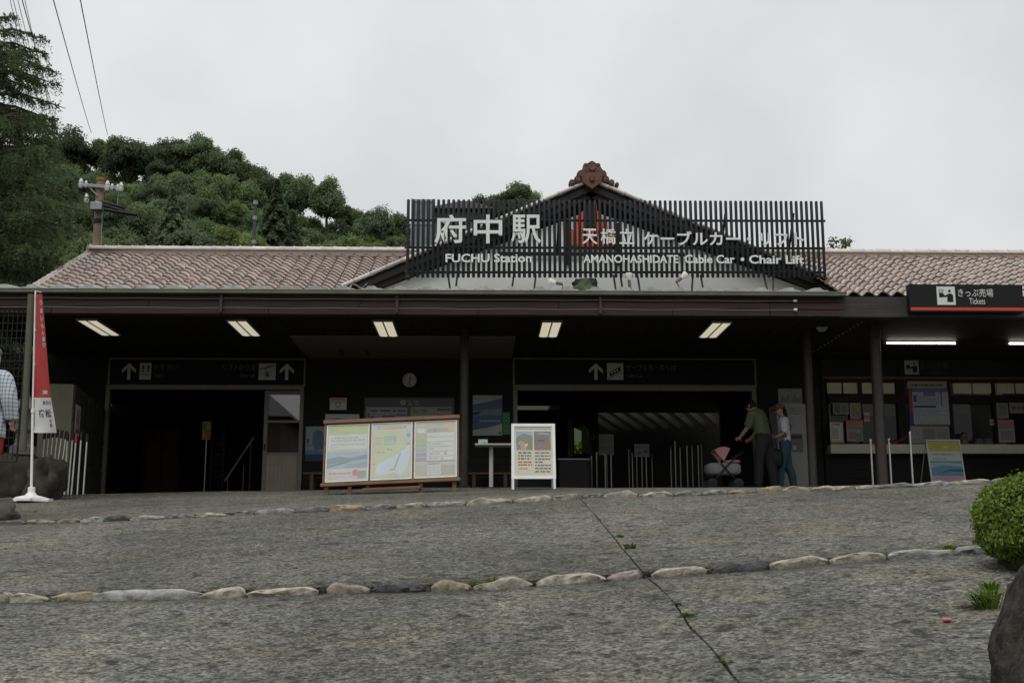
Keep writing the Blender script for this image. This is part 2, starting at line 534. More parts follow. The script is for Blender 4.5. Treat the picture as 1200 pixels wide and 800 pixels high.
up_st = [(-22,30,'g'),(32,67,'t'),(68,94,'o'),(95,123,'w'),(124,152,'d'),(153,194,'c'),(194,229,'g'),(230,267,'c'),(275,298,'g'),(299,346,'w'),(347,385,'g'),(386,428,'o'),(429,461,'g'),(464,499,'c'),(501,546,'w'),(547,600,'c'),(602,646,'c'),(648,681,'c'),(682,706,'g'),(707,747,'c'),(749,788,'c'),(789,822,'g'),(823,851,'g'),(851,886,'t'),(887,916,'o'),(916,949,'t'),(950,1001,'c'),(1001,1032,'w'),(1032,1070,'g'),(1070,1112,'w'),(1112,1162,'c'),(1163,1212,'g')]
def rock(c, r, seed, n=18, amp=0.22, power=3.2, flat=0.0):
    """a rounded boulder: superellipsoid pushed about by noise; returns (V, F)"""
    V = []; F = []; m = n // 2
    for i in range(m + 1):
        th = math.pi * i / m
        for k in range(n):
            ph = 2 * math.pi * k / n
            d = Vector((math.sin(th)*math.cos(ph), math.sin(th)*math.sin(ph), math.cos(th)))
            q = (abs(d.x)**power + abs(d.y)**power + abs(d.z)**power) ** (-1/power)
            w = 1 + amp * noise.noise(d * 1.5 + Vector((seed*5.3, seed*1.7, 2))) + amp * 0.5 * noise.noise(d * 4 + Vector((seed, seed*2.9, 9)))
            p = Vector((d.x*r[0], d.y*r[1], d.z*r[2])) * q * w
            V.append(Vector(c) + p)
    for i in range(m):
        for k in range(n):
            k2 = (k + 1) % n; F.append((i*n+k, (i+1)*n+k, (i+1)*n+k2, i*n+k2))
    return V, F
def slabstone(a, d, h, rg):
    """a split field stone: irregular outline, flattish chipped top, rough front face"""
    sd = rg.random()*90; n = 34; V = []; F = []
    rings = [(-1.0, .80), (-.2, .97), (.45, 1.0), (.80, .95), (.97, .82), (1.02, .5)]
    for zz, rr in rings:
        for k in range(n):
            ph = 2*math.pi*k/n; c_, s_ = math.cos(ph), math.sin(ph)
            q = (abs(c_)**4.2 + abs(s_)**4.2) ** (-1/4.2)
            w = 1 + .16*noise.noise(Vector((c_*1.6, s_*1.6, sd))) + .09*noise.noise(Vector((c_*5, s_*5, sd + zz*1.5)))
            x = c_*q*a*min(1.04, rr**.35*w) ; y = s_*q*d*rr*w
            z = h*(zz + (.34*noise.noise(Vector((x*9, y*6, sd))) + .16*noise.noise(Vector((x*22, y*14, sd + 3))))*(1 if zz > 0 else .3) + (.62*noise.noise(Vector((x*4.5, 0, sd + 9))) - .10)*(1 if zz > 0 else 0))
            y += .006*noise.noise(Vector((x*18, z*30, sd + 5))) + .018*noise.noise(Vector((x*6, 0, sd + 15)))
            e = abs(x/a)
            if zz > 0: z *= 1 - .65*e**5
            V.append(Vector((x, y, z)))
    for i in range(len(rings) - 1):
        for k in range(n):
            k2 = (k+1) % n; F.append((i*n+k, i*n+k2, (i+1)*n+k2, (i+1)*n+k))
    V.append(Vector((0, 0, h*1.0))); F += [((len(rings)-1)*n+k, (len(rings)-1)*n+(k+1) % n, len(V)-1) for k in range(n)]
    return V, F
rg = random.Random(4)
for lst, Y, pr in ((low_st, YL, low_px), (up_st, YU, up_px)):
    for x0, x1, k in lst:
        py = float(np.interp((x0+x1)/2, [p[0] for p in pr], [p[1] for p in pr]))
        a = at(x0, py, Y).x; c = at(x1, py, Y).x; xm = (a + c) / 2
        hgt = rg.uniform(0.021, 0.036)
        b = MB(); V, F = slabstone((c - a)/2*1.0, rg.uniform(0.050, 0.080), hgt*1.5, rg)
        sl = (gz(c, Y) - gz(a, Y)) / (c - a)
        b.add([p + Vector((xm, Y + rg.uniform(-.01, .01), gz(xm, Y) - hgt*0.62 + p.x*sl)) for p in V], F)
        b.build('stone', stone_mat(k), kerb, smooth=True)

# ------------------------------------------------------------------ station hall
DW, DC, DF = 23.5, 20.5, 18.9
ZC = EYE + 4.03                                   # porch ceiling
def X(px, D, py=430): return at(px, py, D).x
def Z(py, D, px=600): return at(px, py, D).z
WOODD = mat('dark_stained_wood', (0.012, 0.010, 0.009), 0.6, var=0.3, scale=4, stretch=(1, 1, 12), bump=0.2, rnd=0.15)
FASC = mat('red_brown_painted_wood', (0.050, 0.031, 0.027), 0.6, var=0.35, scale=3, stretch=(0.6, 1, 9), bump=0.25, rnd=0.12)
FASC2 = mat('weathered_dark_wood', (0.045, 0.040, 0.036), 0.6, var=0.4, scale=3, stretch=(0.5, 1, 10), bump=0.25, rnd=0.1)
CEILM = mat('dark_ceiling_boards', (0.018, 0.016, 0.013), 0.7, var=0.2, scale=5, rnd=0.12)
SOFF = mat('beige_soffit_panel', (0.17, 0.15, 0.125), 0.7, var=0.08, scale=3)
METD = mat('dark_brown_steel', (0.040, 0.036, 0.034), 0.5, metal=0.2, var=0.2, scale=6, bump=0.05)
COLM = mat('brown_steel_post', (0.050, 0.043, 0.040), 0.45, metal=0.15, var=0.2, scale=5)
ALU = mat('bronze_aluminium_frame', (0.24, 0.215, 0.18), 0.5, metal=0.3, var=0.1, scale=5)
GUT = mat('green_grey_gutter_metal', (0.115, 0.125, 0.10), 0.5, metal=0.3, var=0.25, scale=3)
SHEET = mat('galvanised_roof_sheet', (0.40, 0.40, 0.38), 0.5, metal=0.2, var=0.3, scale=4)
PLAST = mat('white_gable_plaster', (0.87, 0.88, 0.87), 0.85, var=0.05, scale=1.5, bump=0.05)
TILE_ = mat('glazed_brown_tile', (0.275, 0.195, 0.155), 0.26, var=0.25, scale=7, rnd=0.22, spec=0.8, coat=1.0)
TILEV = mat('pale_weathered_tile', (0.58, 0.53, 0.50), 0.42, var=0.2, scale=8, rnd=0.15, coat=0.2)
ORN = mat('brown_ridge_ornament', (0.135, 0.065, 0.045), 0.6, var=0.4, scale=9, bump=0.4)
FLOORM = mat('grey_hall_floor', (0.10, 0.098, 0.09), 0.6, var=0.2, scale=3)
STEEL = mat('brushed_stainless_steel', (0.55, 0.55, 0.54), 0.32, metal=0.9, var=0.08, scale=8)
WHITEP = mat('white_paint', (0.78, 0.78, 0.76), 0.5, var=0.06, scale=6)
BLACKP = mat('black_plastic', (0.012, 0.012, 0.013), 0.5, var=0.1, scale=6)
def glass_mat(name='window_glass', ior=1.9, base=0.12):
    m, nt, P, N, L = new_mat(name)
    g = N.new('ShaderNodeBsdfGlossy'); g.inputs['Roughness'].default_value = 0.015; g.inputs['Color'].default_value = (1, 1, 1, 1)
    t = N.new('ShaderNodeBsdfTransparent'); t.inputs['Color'].default_value = (0.55, 0.57, 0.56, 1)
    fr = N.new('ShaderNodeFresnel'); fr.inputs['IOR'].default_value = ior
    a = N.new('ShaderNodeMath'); a.operation = 'ADD'; a.inputs[1].default_value = base
    L(fr.outputs[0], a.inputs[0])
    mx = N.new('ShaderNodeMixShader'); L(a.outputs[0], mx.inputs[0]); L(t.outputs[0], mx.inputs[1]); L(g.outputs[0], mx.inputs[2])
    L(mx.outputs[0], N['Material Output'].inputs['Surface'])
    return m
GLASS = glass_mat(base=0.05)
GLASS_D = glass_mat('shaded_window_glass', 1.3, 0.0)

hall = thing('station_building', 'low cable car station with tiled roof, white gable and dark open porch', 'building', (0, DW, floor_z(0)))
XL, XR = X(-60, DF), X(994, DF)                   # porch ends
ZF = floor_z(0)
# columns of the porch: each rises from the paving to the ceiling beam
for px, D, dia, sgn in ((544, 20.5, 0.155, 0), (949, 20.5, 0.150, 0)):
    x = X(px, D, 480); b = MB(); z0 = gz(x, D) - 0.1
    b.lathe([(dia/2, z0), (dia/2, ZC - 0.22), (dia/2*0.97, ZC - 0.21), (dia/2*0.97, ZC + 0.02)], (x, D, 0), 20)
    c = b.build('column', COLM, hall, smooth=True)
    MB().lathe([(dia*0.72, z0 + 0.1), (dia*0.72, z0 + 0.135), (dia*0.52, z0 + 0.14)], (x, D, 0), 20).build('base_plate', METD, c, smooth=True)
# ceiling boards
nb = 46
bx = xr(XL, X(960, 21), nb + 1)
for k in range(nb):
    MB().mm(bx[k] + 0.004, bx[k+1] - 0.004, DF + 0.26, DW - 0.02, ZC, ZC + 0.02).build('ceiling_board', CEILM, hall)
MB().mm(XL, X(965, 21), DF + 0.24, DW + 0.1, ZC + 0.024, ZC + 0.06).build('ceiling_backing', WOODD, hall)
# pale soffit panel in front of the wall, with an air conditioner grille
sx0, sx1 = X(340, 21.2, 392), X(604, 21.2, 392)
so = MB().mm(sx0, sx1, 21.15, DW - 0.03, ZC - 0.035, ZC - 0.004).build('soffit_panel', SOFF, hall)
for px in (400, 430):
    x = X(px, 22.6, 410); MB().mm(x - 0.02, x + 0.02, 22.35, 22.95, ZC - 0.045, ZC - 0.037).build('vent_slot', BLACKP, so)
# fascia of three planks, in lengths
zf0, zf1 = Z(369, DF), Z(345.5, DF)
for r_ in range(3):
    a, c = zf0 + (zf1 - zf0) * r_ / 3, zf0 + (zf1 - zf0) * (r_ + 1) / 3
    cuts = [XL] + [X(p, DF) for p in ([170, 420, 655, 905] if r_ == 1 else [55, 312, 560, 790, 905])] + [XR]
    for k in range(len(cuts) - 1):
        MB().mm(cuts[k] + 0.003, cuts[k+1] - 0.003, DF + 0.012 * (r_ != 1), DF + 0.2, a + 0.004, c - 0.004).build('fascia_plank', FASC, hall, bevel=0.006)
MB().mm(XL, XR, DF + 0.05, DF + 0.22, zf0 + 0.01, zf1 - 0.01).build('fascia_core', WOODD, hall)
# gutter with brackets
zg0, zg1 = Z(345, DF - 0.1), Z(341, DF - 0.1)
g = MB(); g.mm(XL, XR, DF - 0.13, DF - 0.115, zg0, zg1); g.mm(XL, XR, DF - 0.115, DF - 0.01, zg0 - 0.004, zg0 + 0.01)
g.tube([(XL, DF - 0.125, zg1), (XR, DF - 0.125, zg1)], 0.011, 8); g.mm(XL, XR, DF - 0.02, DF - 0.006, zg0, zg1)
gutter = g.build('gutter', GUT, hall)
for px in (258, 465, 704):
    x = X(px, DF - 0.1, 355); MB().mm(x - 0.022, x + 0.022, DF - 0.06, DF - 0.012, zf0 + 0.02, zg0 - 0.005).build('bracket', COLM, hall)
# canopy sheet roofing with raised ribs: behind the gutter
zs0 = Z(340.5, DF - 0.05); zs1 = EYE + 4.58
rib = (X(434, DF) - X(400.7, DF)); rx0 = X(434.7, DF)
k0 = int((XL - rx0) / rib); k1 = int((XR - rx0) / rib)
sh = MB(); dy = 20.55 - (DF - 0.06); dz = zs1 - zs0
sh.add([(XL, DF-0.06, zs0), (XR, DF-0.06, zs0), (XR, 20.55, zs1), (XL, 20.55, zs1)], [(0,1,2,3)])
sh.add([(XL, DF-0.06, zs0-0.03), (XR, DF-0.06, zs0-0.03), (XR, DF-0.06, zs0), (XL, DF-0.06, zs0)], [(0,1,2,3)])
croof = sh.build('canopy_roof', SHEET, hall, recalc=False)
rm = None
prof = [(-0.19, 0.0), (-0.165, 0.022), (-0.105, 0.026), (-0.07, 0.062), (0.035, 0.068), (0.075, 0.03), (0.15, 0.022), (0.19, 0.0)]
for k in range(k0, k1 + 1):
    x = rx0 + k * rib
    if rm is None:
        b = MB()
        V = [(px_, 0, pz_) for px_, pz_ in prof] + [(px_, dy, pz_ + dz) for px_, pz_ in prof]; n = len(prof)
        b.add(V, [(i, i+n, i+n+1, i+1) for i in range(n-1)] + [tuple(range(n))])
        o = b.build('roof_rib', SHEET, croof, wloc=(0, 0, 0), recalc=False); rm = o.data
        o.location = Vector((x, DF - 0.062, zs0 + 0.002)) - org(croof)
    else:
        o = link('roof_rib', rm, croof, (x, DF - 0.062, zs0 + 0.002))

# walls
def planks(xa, xc, z0, z1, D, name='wall_board', h=0.15, th=0.022, parent=hall, m=WOODD):
    n = max(1, round((z1 - z0) / h)); hh = (z1 - z0) / n
    me = None
    for k in range(n):
        if me is None:
            b = MB(); b.add([(xa,0,0),(xc,0,0),(xc,0,hh-.006),(xa,0,hh-.006),(xa,th,0),(xc,th,0),(xc,th,hh-.006),(xa,th,hh-.006)],
                            [(0,1,2,3),(5,4,7,6),(4,0,3,7),(1,5,6,2),(3,2,6,7),(4,5,1,0)])
            o = b.build(name, m, parent, wloc=(0,0,0), recalc=False); me = o.data
            o.location = Vector((0, D, z0)) - org(parent)
        else: link(name, me, parent, (0, D, z0 + k*hh))
Zb = ZF - 0.25
XA, XB = X(357.5, DW), X(601, DW)
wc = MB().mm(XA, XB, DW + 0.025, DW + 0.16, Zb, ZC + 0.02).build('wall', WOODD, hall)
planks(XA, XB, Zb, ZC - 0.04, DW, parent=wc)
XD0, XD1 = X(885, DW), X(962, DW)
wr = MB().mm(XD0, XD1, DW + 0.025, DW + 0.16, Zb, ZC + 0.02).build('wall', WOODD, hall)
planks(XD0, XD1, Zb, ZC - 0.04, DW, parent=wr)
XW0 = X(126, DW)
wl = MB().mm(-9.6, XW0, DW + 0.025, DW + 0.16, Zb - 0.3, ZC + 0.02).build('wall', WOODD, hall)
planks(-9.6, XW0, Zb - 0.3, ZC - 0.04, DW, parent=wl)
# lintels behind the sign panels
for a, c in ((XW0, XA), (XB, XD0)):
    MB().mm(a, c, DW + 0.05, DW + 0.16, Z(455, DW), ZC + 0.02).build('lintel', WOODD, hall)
# door frames
def frame(x0, x1, ztop, zbot, w=0.07, hd=0.1):
    f = MB()
    f.mm(x0, x0 + w, DW - 0.03, DW + 0.1, zbot, ztop - hd); f.mm(x1 - w, x1, DW - 0.03, DW + 0.1, zbot, ztop - hd)
    f.mm(x0, x1, DW - 0.034, DW + 0.1, ztop - hd, ztop)
    return f.build('door_frame', ALU, hall, bevel=0.006)
zt = Z(452.5, DW)
frame(XW0 + 0.002, XA - 0.002, zt, Zb, 0.075, 0.085)
frame(XB + 0.002, XD0 - 0.002, zt, Zb, 0.09, 0.085)
# sliding door leaf with two panes over a panel
dx0, dx1 = X(308, DW, 520), X(356, DW, 520)
d0, d1 = Z(586, DW + .1) , Z(458.5, DW)
zm, zp = Z(494, DW), Z(530, DW)
dr = MB()
yd0, yd1 = DW + 0.01, DW + 0.06
for a, c, e, g_ in ((dx0, dx0+0.075, d0, d1), (dx1-0.045, dx1, d0, d1)): dr.mm(a, c, yd0, yd1, e, g_)
for e, g_ in ((d1-0.07, d1), (zm-0.025, zm+0.025), (zp-0.05, zp)): dr.mm(dx0+0.075, dx1-0.045, yd0+0.002, yd1-0.002, e, g_)
leaf = dr.build('sliding_door', ALU, hall, bevel=0.004)
DPAN = mat('beige_ribbed_door_panel', (0.42, 0.355, 0.295), 0.6, var=0.1, scale=3)
pn = MB(); pw = (dx1 - 0.045 - dx0 - 0.075)
for k in range(9):
    a = dx0 + 0.075 + pw * k / 9; pn.mm(a + 0.002, a + pw/9 - 0.002, yd0 + 0.012, yd1 - 0.012, d0, zp - 0.05)
pn.mm(dx0 + 0.075, dx1 - 0.045, yd0 + 0.02, yd1 - 0.02, d0, zp - 0.05)
pn.build('door_panel', DPAN, leaf)
for e, g_ in ((zm + 0.025, d1 - 0.07), (zp, zm - 0.025)):
    MB().add([(dx0+.075, yd0+.03, e), (dx1-.045, yd0+.03, e), (dx1-.045, yd0+.03, g_), (dx0+.075, yd0+.03, g_)], [(0,1,2,3)]).build('pane', GLASS, leaf, recalc=False)
MB().mm(dx0 + 0.02, dx0 + 0.05, yd0 - 0.018, yd0, Z(528, DW), Z(520, DW)).build('door_handle', BLACKP, leaf)

# hall interior: floor, side walls, ceiling and back wall with openings to the hillside
DB = 31.0
MB().mm(-9.6, 12, DW + 0.16, DB, ZF - 0.3, ZF - 0.02).build('hall_floor', FLOORM, hall)
MB().mm(-9.6, 9.0, DW + 0.16, DB, ZC + 0.02, ZC + 0.1).build('hall_ceiling', CEILM, hall)
MB().mm(-9.7, -9.6, DF + 0.3, DB, ZF - 0.5, ZC).build('side_wall', WOODD, hall)
MB().mm(X(352, 25), X(352, 25) + 0.1, DW + 0.16, DB, ZF - 0.05, ZC + 0.02).build('partition', WOODD, hall)
MB().mm(6.7, 6.8, DW + 0.16, DB, ZF - 0.05, ZC + 0.02).build('partition', WOODD, hall)
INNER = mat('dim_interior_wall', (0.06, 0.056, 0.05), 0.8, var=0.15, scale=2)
bwx = [-9.6, X(603, DB), X(655, DB), X(672, DB), X(690, DB), X(700, DB), X(842, DB), 9.0]
b = MB()
b.mm(bwx[0], bwx[1], DB, DB + 0.12, ZF - 0.1, ZC + 0.05)
b.mm(bwx[1], bwx[2], DB, DB + 0.12, Z(480, DB), Z(486, DB)); b.mm(bwx[1], bwx[2], DB, DB + 0.12, ZF - 0.1, Z(480, DB)); b.mm(bwx[1], bwx[2], DB, DB + 0.12, Z(470, DB), ZC + 0.05)
b.mm(bwx[2], bwx[3], DB, DB + 0.12, ZF - 0.1, ZC + 0.05)
b.mm(bwx[3], bwx[4], DB, DB + 0.12, ZF - 0.1, Z(531, DB)); b.mm(bwx[3], bwx[4], DB, DB + 0.12, Z(495, DB), ZC + 0.05)
b.mm(bwx[4], bwx[5], DB, DB + 0.12, ZF - 0.1, ZC + 0.05)
b.mm(bwx[6], bwx[7], DB, DB + 0.12, ZF - 0.1, ZC + 0.05)
b.mm(bwx[5], bwx[6], DB, DB + 0.12, Z(453, DB), ZC + 0.05)
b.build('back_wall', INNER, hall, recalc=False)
# boarding platform beyond: sloping pale ribs
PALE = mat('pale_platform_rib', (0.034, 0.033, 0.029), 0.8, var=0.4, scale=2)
DP = 33.0
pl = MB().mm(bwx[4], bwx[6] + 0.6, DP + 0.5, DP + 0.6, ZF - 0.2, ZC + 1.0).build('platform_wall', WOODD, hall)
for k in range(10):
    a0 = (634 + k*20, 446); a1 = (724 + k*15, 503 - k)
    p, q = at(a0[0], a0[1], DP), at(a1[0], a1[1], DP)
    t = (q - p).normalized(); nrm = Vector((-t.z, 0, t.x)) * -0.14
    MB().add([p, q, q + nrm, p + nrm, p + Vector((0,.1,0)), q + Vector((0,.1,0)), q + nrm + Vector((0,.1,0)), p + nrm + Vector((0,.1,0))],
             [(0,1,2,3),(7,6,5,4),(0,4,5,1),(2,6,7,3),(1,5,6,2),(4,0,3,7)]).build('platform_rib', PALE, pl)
MB().mm(bwx[4] - 1, bwx[6] + 1.2, DB + 0.12, DB + 1.75, ZC + 0.06, ZC + 0.16).build('unseen_shade_slab', WOODD, hall)  # unseen slab added over the platform to keep skylight off the ribs
# ------------------------------------------------------------------ roofs
TW = 0.244
def tile_mesh(mirror=1):
    """one wavy pantile, its lower edge at y = 0, thickness showing at the front"""
    n = 9; ln = 0.285; V = []; F = []
    for j, (y, dz) in enumerate(((0, 0.030), (ln * 0.5, 0.018), (ln, 0.004))):
        for i in range(n):
            u = i / (n - 1)
            z = 0.038 * math.cos(2 * math.pi * (u - 0.06)) - 0.016 * math.sin(4 * math.pi * u) * 0.6
            V.append((mirror * (u - 0.5) * (TW + 0.02), y, z + dz))
    for j in range(2):
        for i in range(n - 1):
            a = j*n + i; F.append((a, a+1, a+1+n, a+n))
    n0 = len(V)
    for i in range(n):
        x, y, z = V[i]; V.append((x, y + 0.004, z - 0.026))
    for i in range(n - 1): F.append((n0+i, n0+i+1, i+1, i))
    if mirror < 0: F = [tuple(reversed(f)) for f in F]
    me = bpy.data.meshes.new('tile'); me.from_pydata(V, [], F); me.materials.append(TILE_)
    for p in me.polygons: p.use_smooth = p.index < 2*(n-1)
    me.update(); return me
TM = tile_mesh()
DG = 20.3                                          # gable front
GA = at(693, 216, DG)                              # apex of the gable's verge
GL = at(411, 336, DG); GR = at(981, 336, DG)
def hidden_by_gable(p):
    s = DG / p.y; x = p.x * s; z = EYE + (p.z - EYE) * s
    if x < GA.x: lim = np.interp(x, [GL.x, GA.x], [GL.z, GA.z])
    else: lim = np.interp(x, [GA.x, GR.x], [GA.z, GR.z])
    return GL.x < x < GR.x and z < lim - 0.12
def tiled_roof(parent, x0, x1, ye, ze, yr, zr, rows, name='roof', xe=None):
    sl = math.atan2(zr - ze, yr - ye); Ls = math.hypot(zr - ze, yr - ye); step = Ls / rows
    xe = x1 if xe is None else xe
    deck = MB().add([(x0, ye, ze - .03), (xe, ye, ze - .03), (x1, yr, zr - .03), (x0, yr, zr - .03), (x0, ye, ze - .12), (xe, ye, ze - .12), (x1, yr, zr - .12), (x0, yr, zr - .12),
                     ], [(0,1,2,3),(7,6,5,4),(0,4,5,1),(1,5,6,2),(2,6,7,3),(3,7,4,0)])
    deck.add([(x0, yr, zr - .12), (x1, yr, zr - .12), (x1, 2*yr - ye, ze - .12), (x0, 2*yr - ye, ze - .12)], [(0,1,2,3)])
    ro = deck.build(name, WOODD, parent, recalc=False)
    nc = int((x1 - x0) / TW); spots = []
    for r_ in range(rows):
        for c in range(nc):
            p = Vector((x0 + TW*(c + .5), ye + (yr - ye) * r_ / rows, ze + (zr - ze) * r_ / rows))
            if not hidden_by_gable(p): spots.append((r_, c, p))
    rest = MB(); rgt = random.Random(2)
    for i, (r_, c, p) in enumerate(spots):
        rot = Euler((sl + rgt.uniform(-.012, .012), rgt.uniform(-.015, .015), rgt.uniform(-.008, .008)))
        q = p + Vector((rgt.uniform(-.004, .004), rgt.uniform(-.006, .006), 0))
        if i < 300:
            o = link('tile', TM, ro, q); o.rotation_euler = rot
        else:
            M = rot.to_matrix(); rest.add([M @ v.co + q for v in TM.vertices], [tuple(f.vertices) for f in TM.polygons])
    if rest.v:
        o = rest.build('tile', TILE_, ro, smooth=True, recalc=False); o['kind'] = 'stuff'
    return ro, sl, step
YR_ = 22.8
ZR = Z(297.5, YR_, 280)
xl0 = -7.62
roof, sl, step = tiled_roof(hall, xl0, -0.75, 20.0, Z(341, 20.0), YR_, ZR, 14, xe=GL.x + 0.05)
# snow guard loops on the lower courses
for k, px in enumerate(range(68, 440, 35)):
    for row, yy in ((6, 318), (2, 334)):
        D = 20.0 + (YR_ - 20.0) * (row + .3) / 14; p = at(px + (12 if row == 2 else 0), yy, D)
        z = Z(341, 20.0) + (ZR - Z(341, 20.0)) * (row + .3) / 14
        if p.x > -2.6: continue
        pts = [(p.x + 0.06*math.cos(t), D, z + 0.03 + 0.055*math.sin(t)) for t in [math.pi*j/6 for j in range(7)]]
        MB().tube(pts, 0.016, 6).build('snow_guard', TILE_, roof, smooth='all')
# ridge: two courses of flat tiles and round caps on top
def ridge(parent, x0, x1, y, z, pitch=0.262):
    MB().mm(x0, x1, y - 0.12, y + 0.12, z - 0.06, z + 0.035).build('ridge_course', TILE_, parent)
    MB().mm(x0, x1, y - 0.145, y + 0.145, z + 0.037, z + 0.062).build('ridge_course', TILE_, parent)
    me = None; n = int((x1 - x0) / pitch)
    for k in range(n):
        x = x0 + k * pitch
        if me is None:
            b = MB(); rot = Matrix.Rotation(R(90), 3, 'Y')
            b.lathe([(0.085, 0), (0.088, 0.02), (0.080, 0.04), (0.076, pitch - 0.02), (0.076, pitch + 0.01)], (0, 0, 0), 14, 0, rot)
            o = b.build('ridge_cap', TILEV, parent, smooth=True, wloc=(0, 0, 0)); me = o.data
            o.location = Vector((x, y, z + 0.075)) - org(parent)
        else: link('ridge_cap', me, parent, (x, y, z + 0.075))
ridge(roof, xl0 - 0.02, 2.0, YR_, ZR)
b = MB(); b.lathe([(0.0, -0.03), (0.11, -0.02), (0.115, 0.03), (0.07, 0.06), (0.0, 0.07)], (xl0 - 0.04, YR_, ZR + 0.07), 16, 0, Matrix.Rotation(R(-90), 3, 'Y'))
b.mm(xl0 - 0.10, xl0 - 0.01, YR_ - 0.16, YR_ + 0.16, ZR - 0.14, ZR + 0.0)
b.build('ridge_end', TILEV, roof, smooth=True)
# left verge: overlapping edge tiles
for k in range(14):
    t = (k + .45) / 14; p = Vector((xl0 - 0.03, 20.0 + 2.8*t, Z(341, 20.0) + (ZR - Z(341, 20.0))*t + 0.028))
    MB().box(p, (0.14, 0.27, 0.05), 0, Euler((sl - 0.06, 0, 0)).to_matrix()).build('verge_tile', TILEV, roof, bevel=0.012)

# gable: white plaster triangle, bargeboards, verge tiles, ridge ornament
gab = MB(); hw = 0.05
zb = EYE + 4.45
gab.prism([(GL.x + 0.5, zb), (GR.x - 0.5, zb), (GR.x - 0.5, GR.z - 0.0), (GA.x, GA.z - 0.42), (GL.x + 0.5, GL.z - 0.0)], DG + 0.20, DG + 0.30)
gwall = gab.build('gable_wall', PLAST, hall)
# dark vertical posts over the plaster, and king post
BARGE = mat('black_brown_bargeboard', (0.017, 0.014, 0.013), 0.6, var=0.3, scale=5, rnd=0.1)
for sgn, E in ((-1, GL), (1, GR)):
    dvec = (E - GA); ln = dvec.length; t = dvec.normalized(); up = Vector((-t.z * sgn, 0, t.x * sgn)); up = up if up.z > 0 else -up
    a = GA.copy(); e = E + t * 0.12
    def strip(y0, y1, o0, o1, nm, m, par=hall):
        q = [a + up*o0, e + up*o0, e + up*o1, a + up*o1]
        if sgn > 0: q = q
        bb = MB(); V = [Vector((p.x, y0, p.z)) for p in q] + [Vector((p.x, y1, p.z)) for p in q]
        bb.add(V, [(0,1,2,3),(7,6,5,4),(0,4,5,1),(1,5,6,2),(2,6,7,3),(3,7,4,0)])
        return bb.build(nm, m, par)
    strip(DG + 0.03, DG + 0.09, -0.22, -0.03, 'bargeboard', BARGE)
    strip(DG - 0.02, DG + 0.03, -0.12, -0.02, 'bargeboard', BARGE)
    gr = strip(DG + 0.0, DG + 3.2, -0.02, 0.035, 'gable_roof', WOODD)
    strip(DG + 0.1, DG + 0.19, -0.10, -0.025, 'gable_soffit', BARGE)
    n = int(ln / 0.30)
    for k in range(n + 1):
        c = GA + t * (0.16 + k * 0.30) + up * 0.065
        ang = math.atan2(-t.z, t.x) if sgn > 0 else math.atan2(t.z, -t.x)
        rot = Matrix.Rotation(ang + (0.05 if sgn > 0 else -0.05), 3, 'Y') if sgn > 0 else Matrix.Rotation(-math.atan2(-t.z, -t.x) - 0.05, 3, 'Y')
        bb = MB(); bb.box(c + Vector((0, 0.05, 0)), (0.33, 0.22, 0.055), 0, rot)
        bb.tube([c + Vector((0, -0.05, 0.0)) + t*0.17, c + Vector((0, -0.05, 0.0)) - t*0.17], 0.034, 8)
        bb.build('verge_tile', TILEV if sgn < 0 or k < 7 else TILE_, gr, bevel=0.01)
    # tile rolls behind the verge on the gable slope
    for k in range(0, n + 1):
        for j in range(1, 4):
            c = GA + t * (0.16 + k * 0.30) + up * 0.06 + Vector((0, 0.05 + j * 0.27, 0))
            rot = Matrix.Rotation(math.atan2(-t.z, t.x) if sgn > 0 else -math.atan2(-t.z, -t.x), 3, 'Y')
            MB().box(c, (0.30, 0.25, 0.03), 0, rot).build('tile', TILE_, gr)
MB().mm(GA.x - 0.09, GA.x + 0.09, DG + 0.1, DG + 0.19, GA.z - 0.75, GA.z - 0.2).build('king_post', BARGE, hall)
for dxp in (-29, 29):
    x = X(693 + dxp, DG + .3, 270); zt_ = GA.z - 0.45 - abs(x - GA.x) * 0.45
    MB().mm(x - 0.05, x + 0.05, DG + 0.15, DG + 0.197, Z(312, DG + .3), zt_).build('gable_post', BARGE, gwall)
for py in (252, 300):
    z = Z(py, DG + .3); hwx = (GA.z - 0.45 - z) / 0.45 - 0.1
    MB().mm(GA.x - hwx, GA.x + hwx, DG + 0.14, DG + 0.147, z - 0.035, z + 0.035).build('gable_rail', BARGE, gwall)
# red crest of upright bars on the gable
CREST = mat('orange_red_crest', (0.62, 0.10, 0.045), 0.5, var=0.06, scale=4)
for dxp, y0, y1, w in ((-23, 268, 287, 7), (-16, 253, 287, 6), (-9, 246, 270, 6), (-4, 234, 258, 5), (4, 234, 258, 5), (9, 246, 270, 6), (16, 253, 287, 6), (23, 268, 287, 7), (0, 266, 289, 14), (-9, 277, 289, 7), (9, 277, 289, 7)):
    O, U, W_ = pxrect(693 + dxp - w/2, y0, 693 + dxp + w/2, y1, DG + 0.12)
    bb = MB(); bb.prism([(O.x, O.z), (O.x + U.x, O.z), (O.x + U.x, O.z + W_.z*0.85), (O.x + U.x*0.5, O.z + W_.z), (O.x, O.z + W_.z*0.85)], DG + 0.115, DG + 0.138)
    bb.build('crest_bar', CREST, gwall)
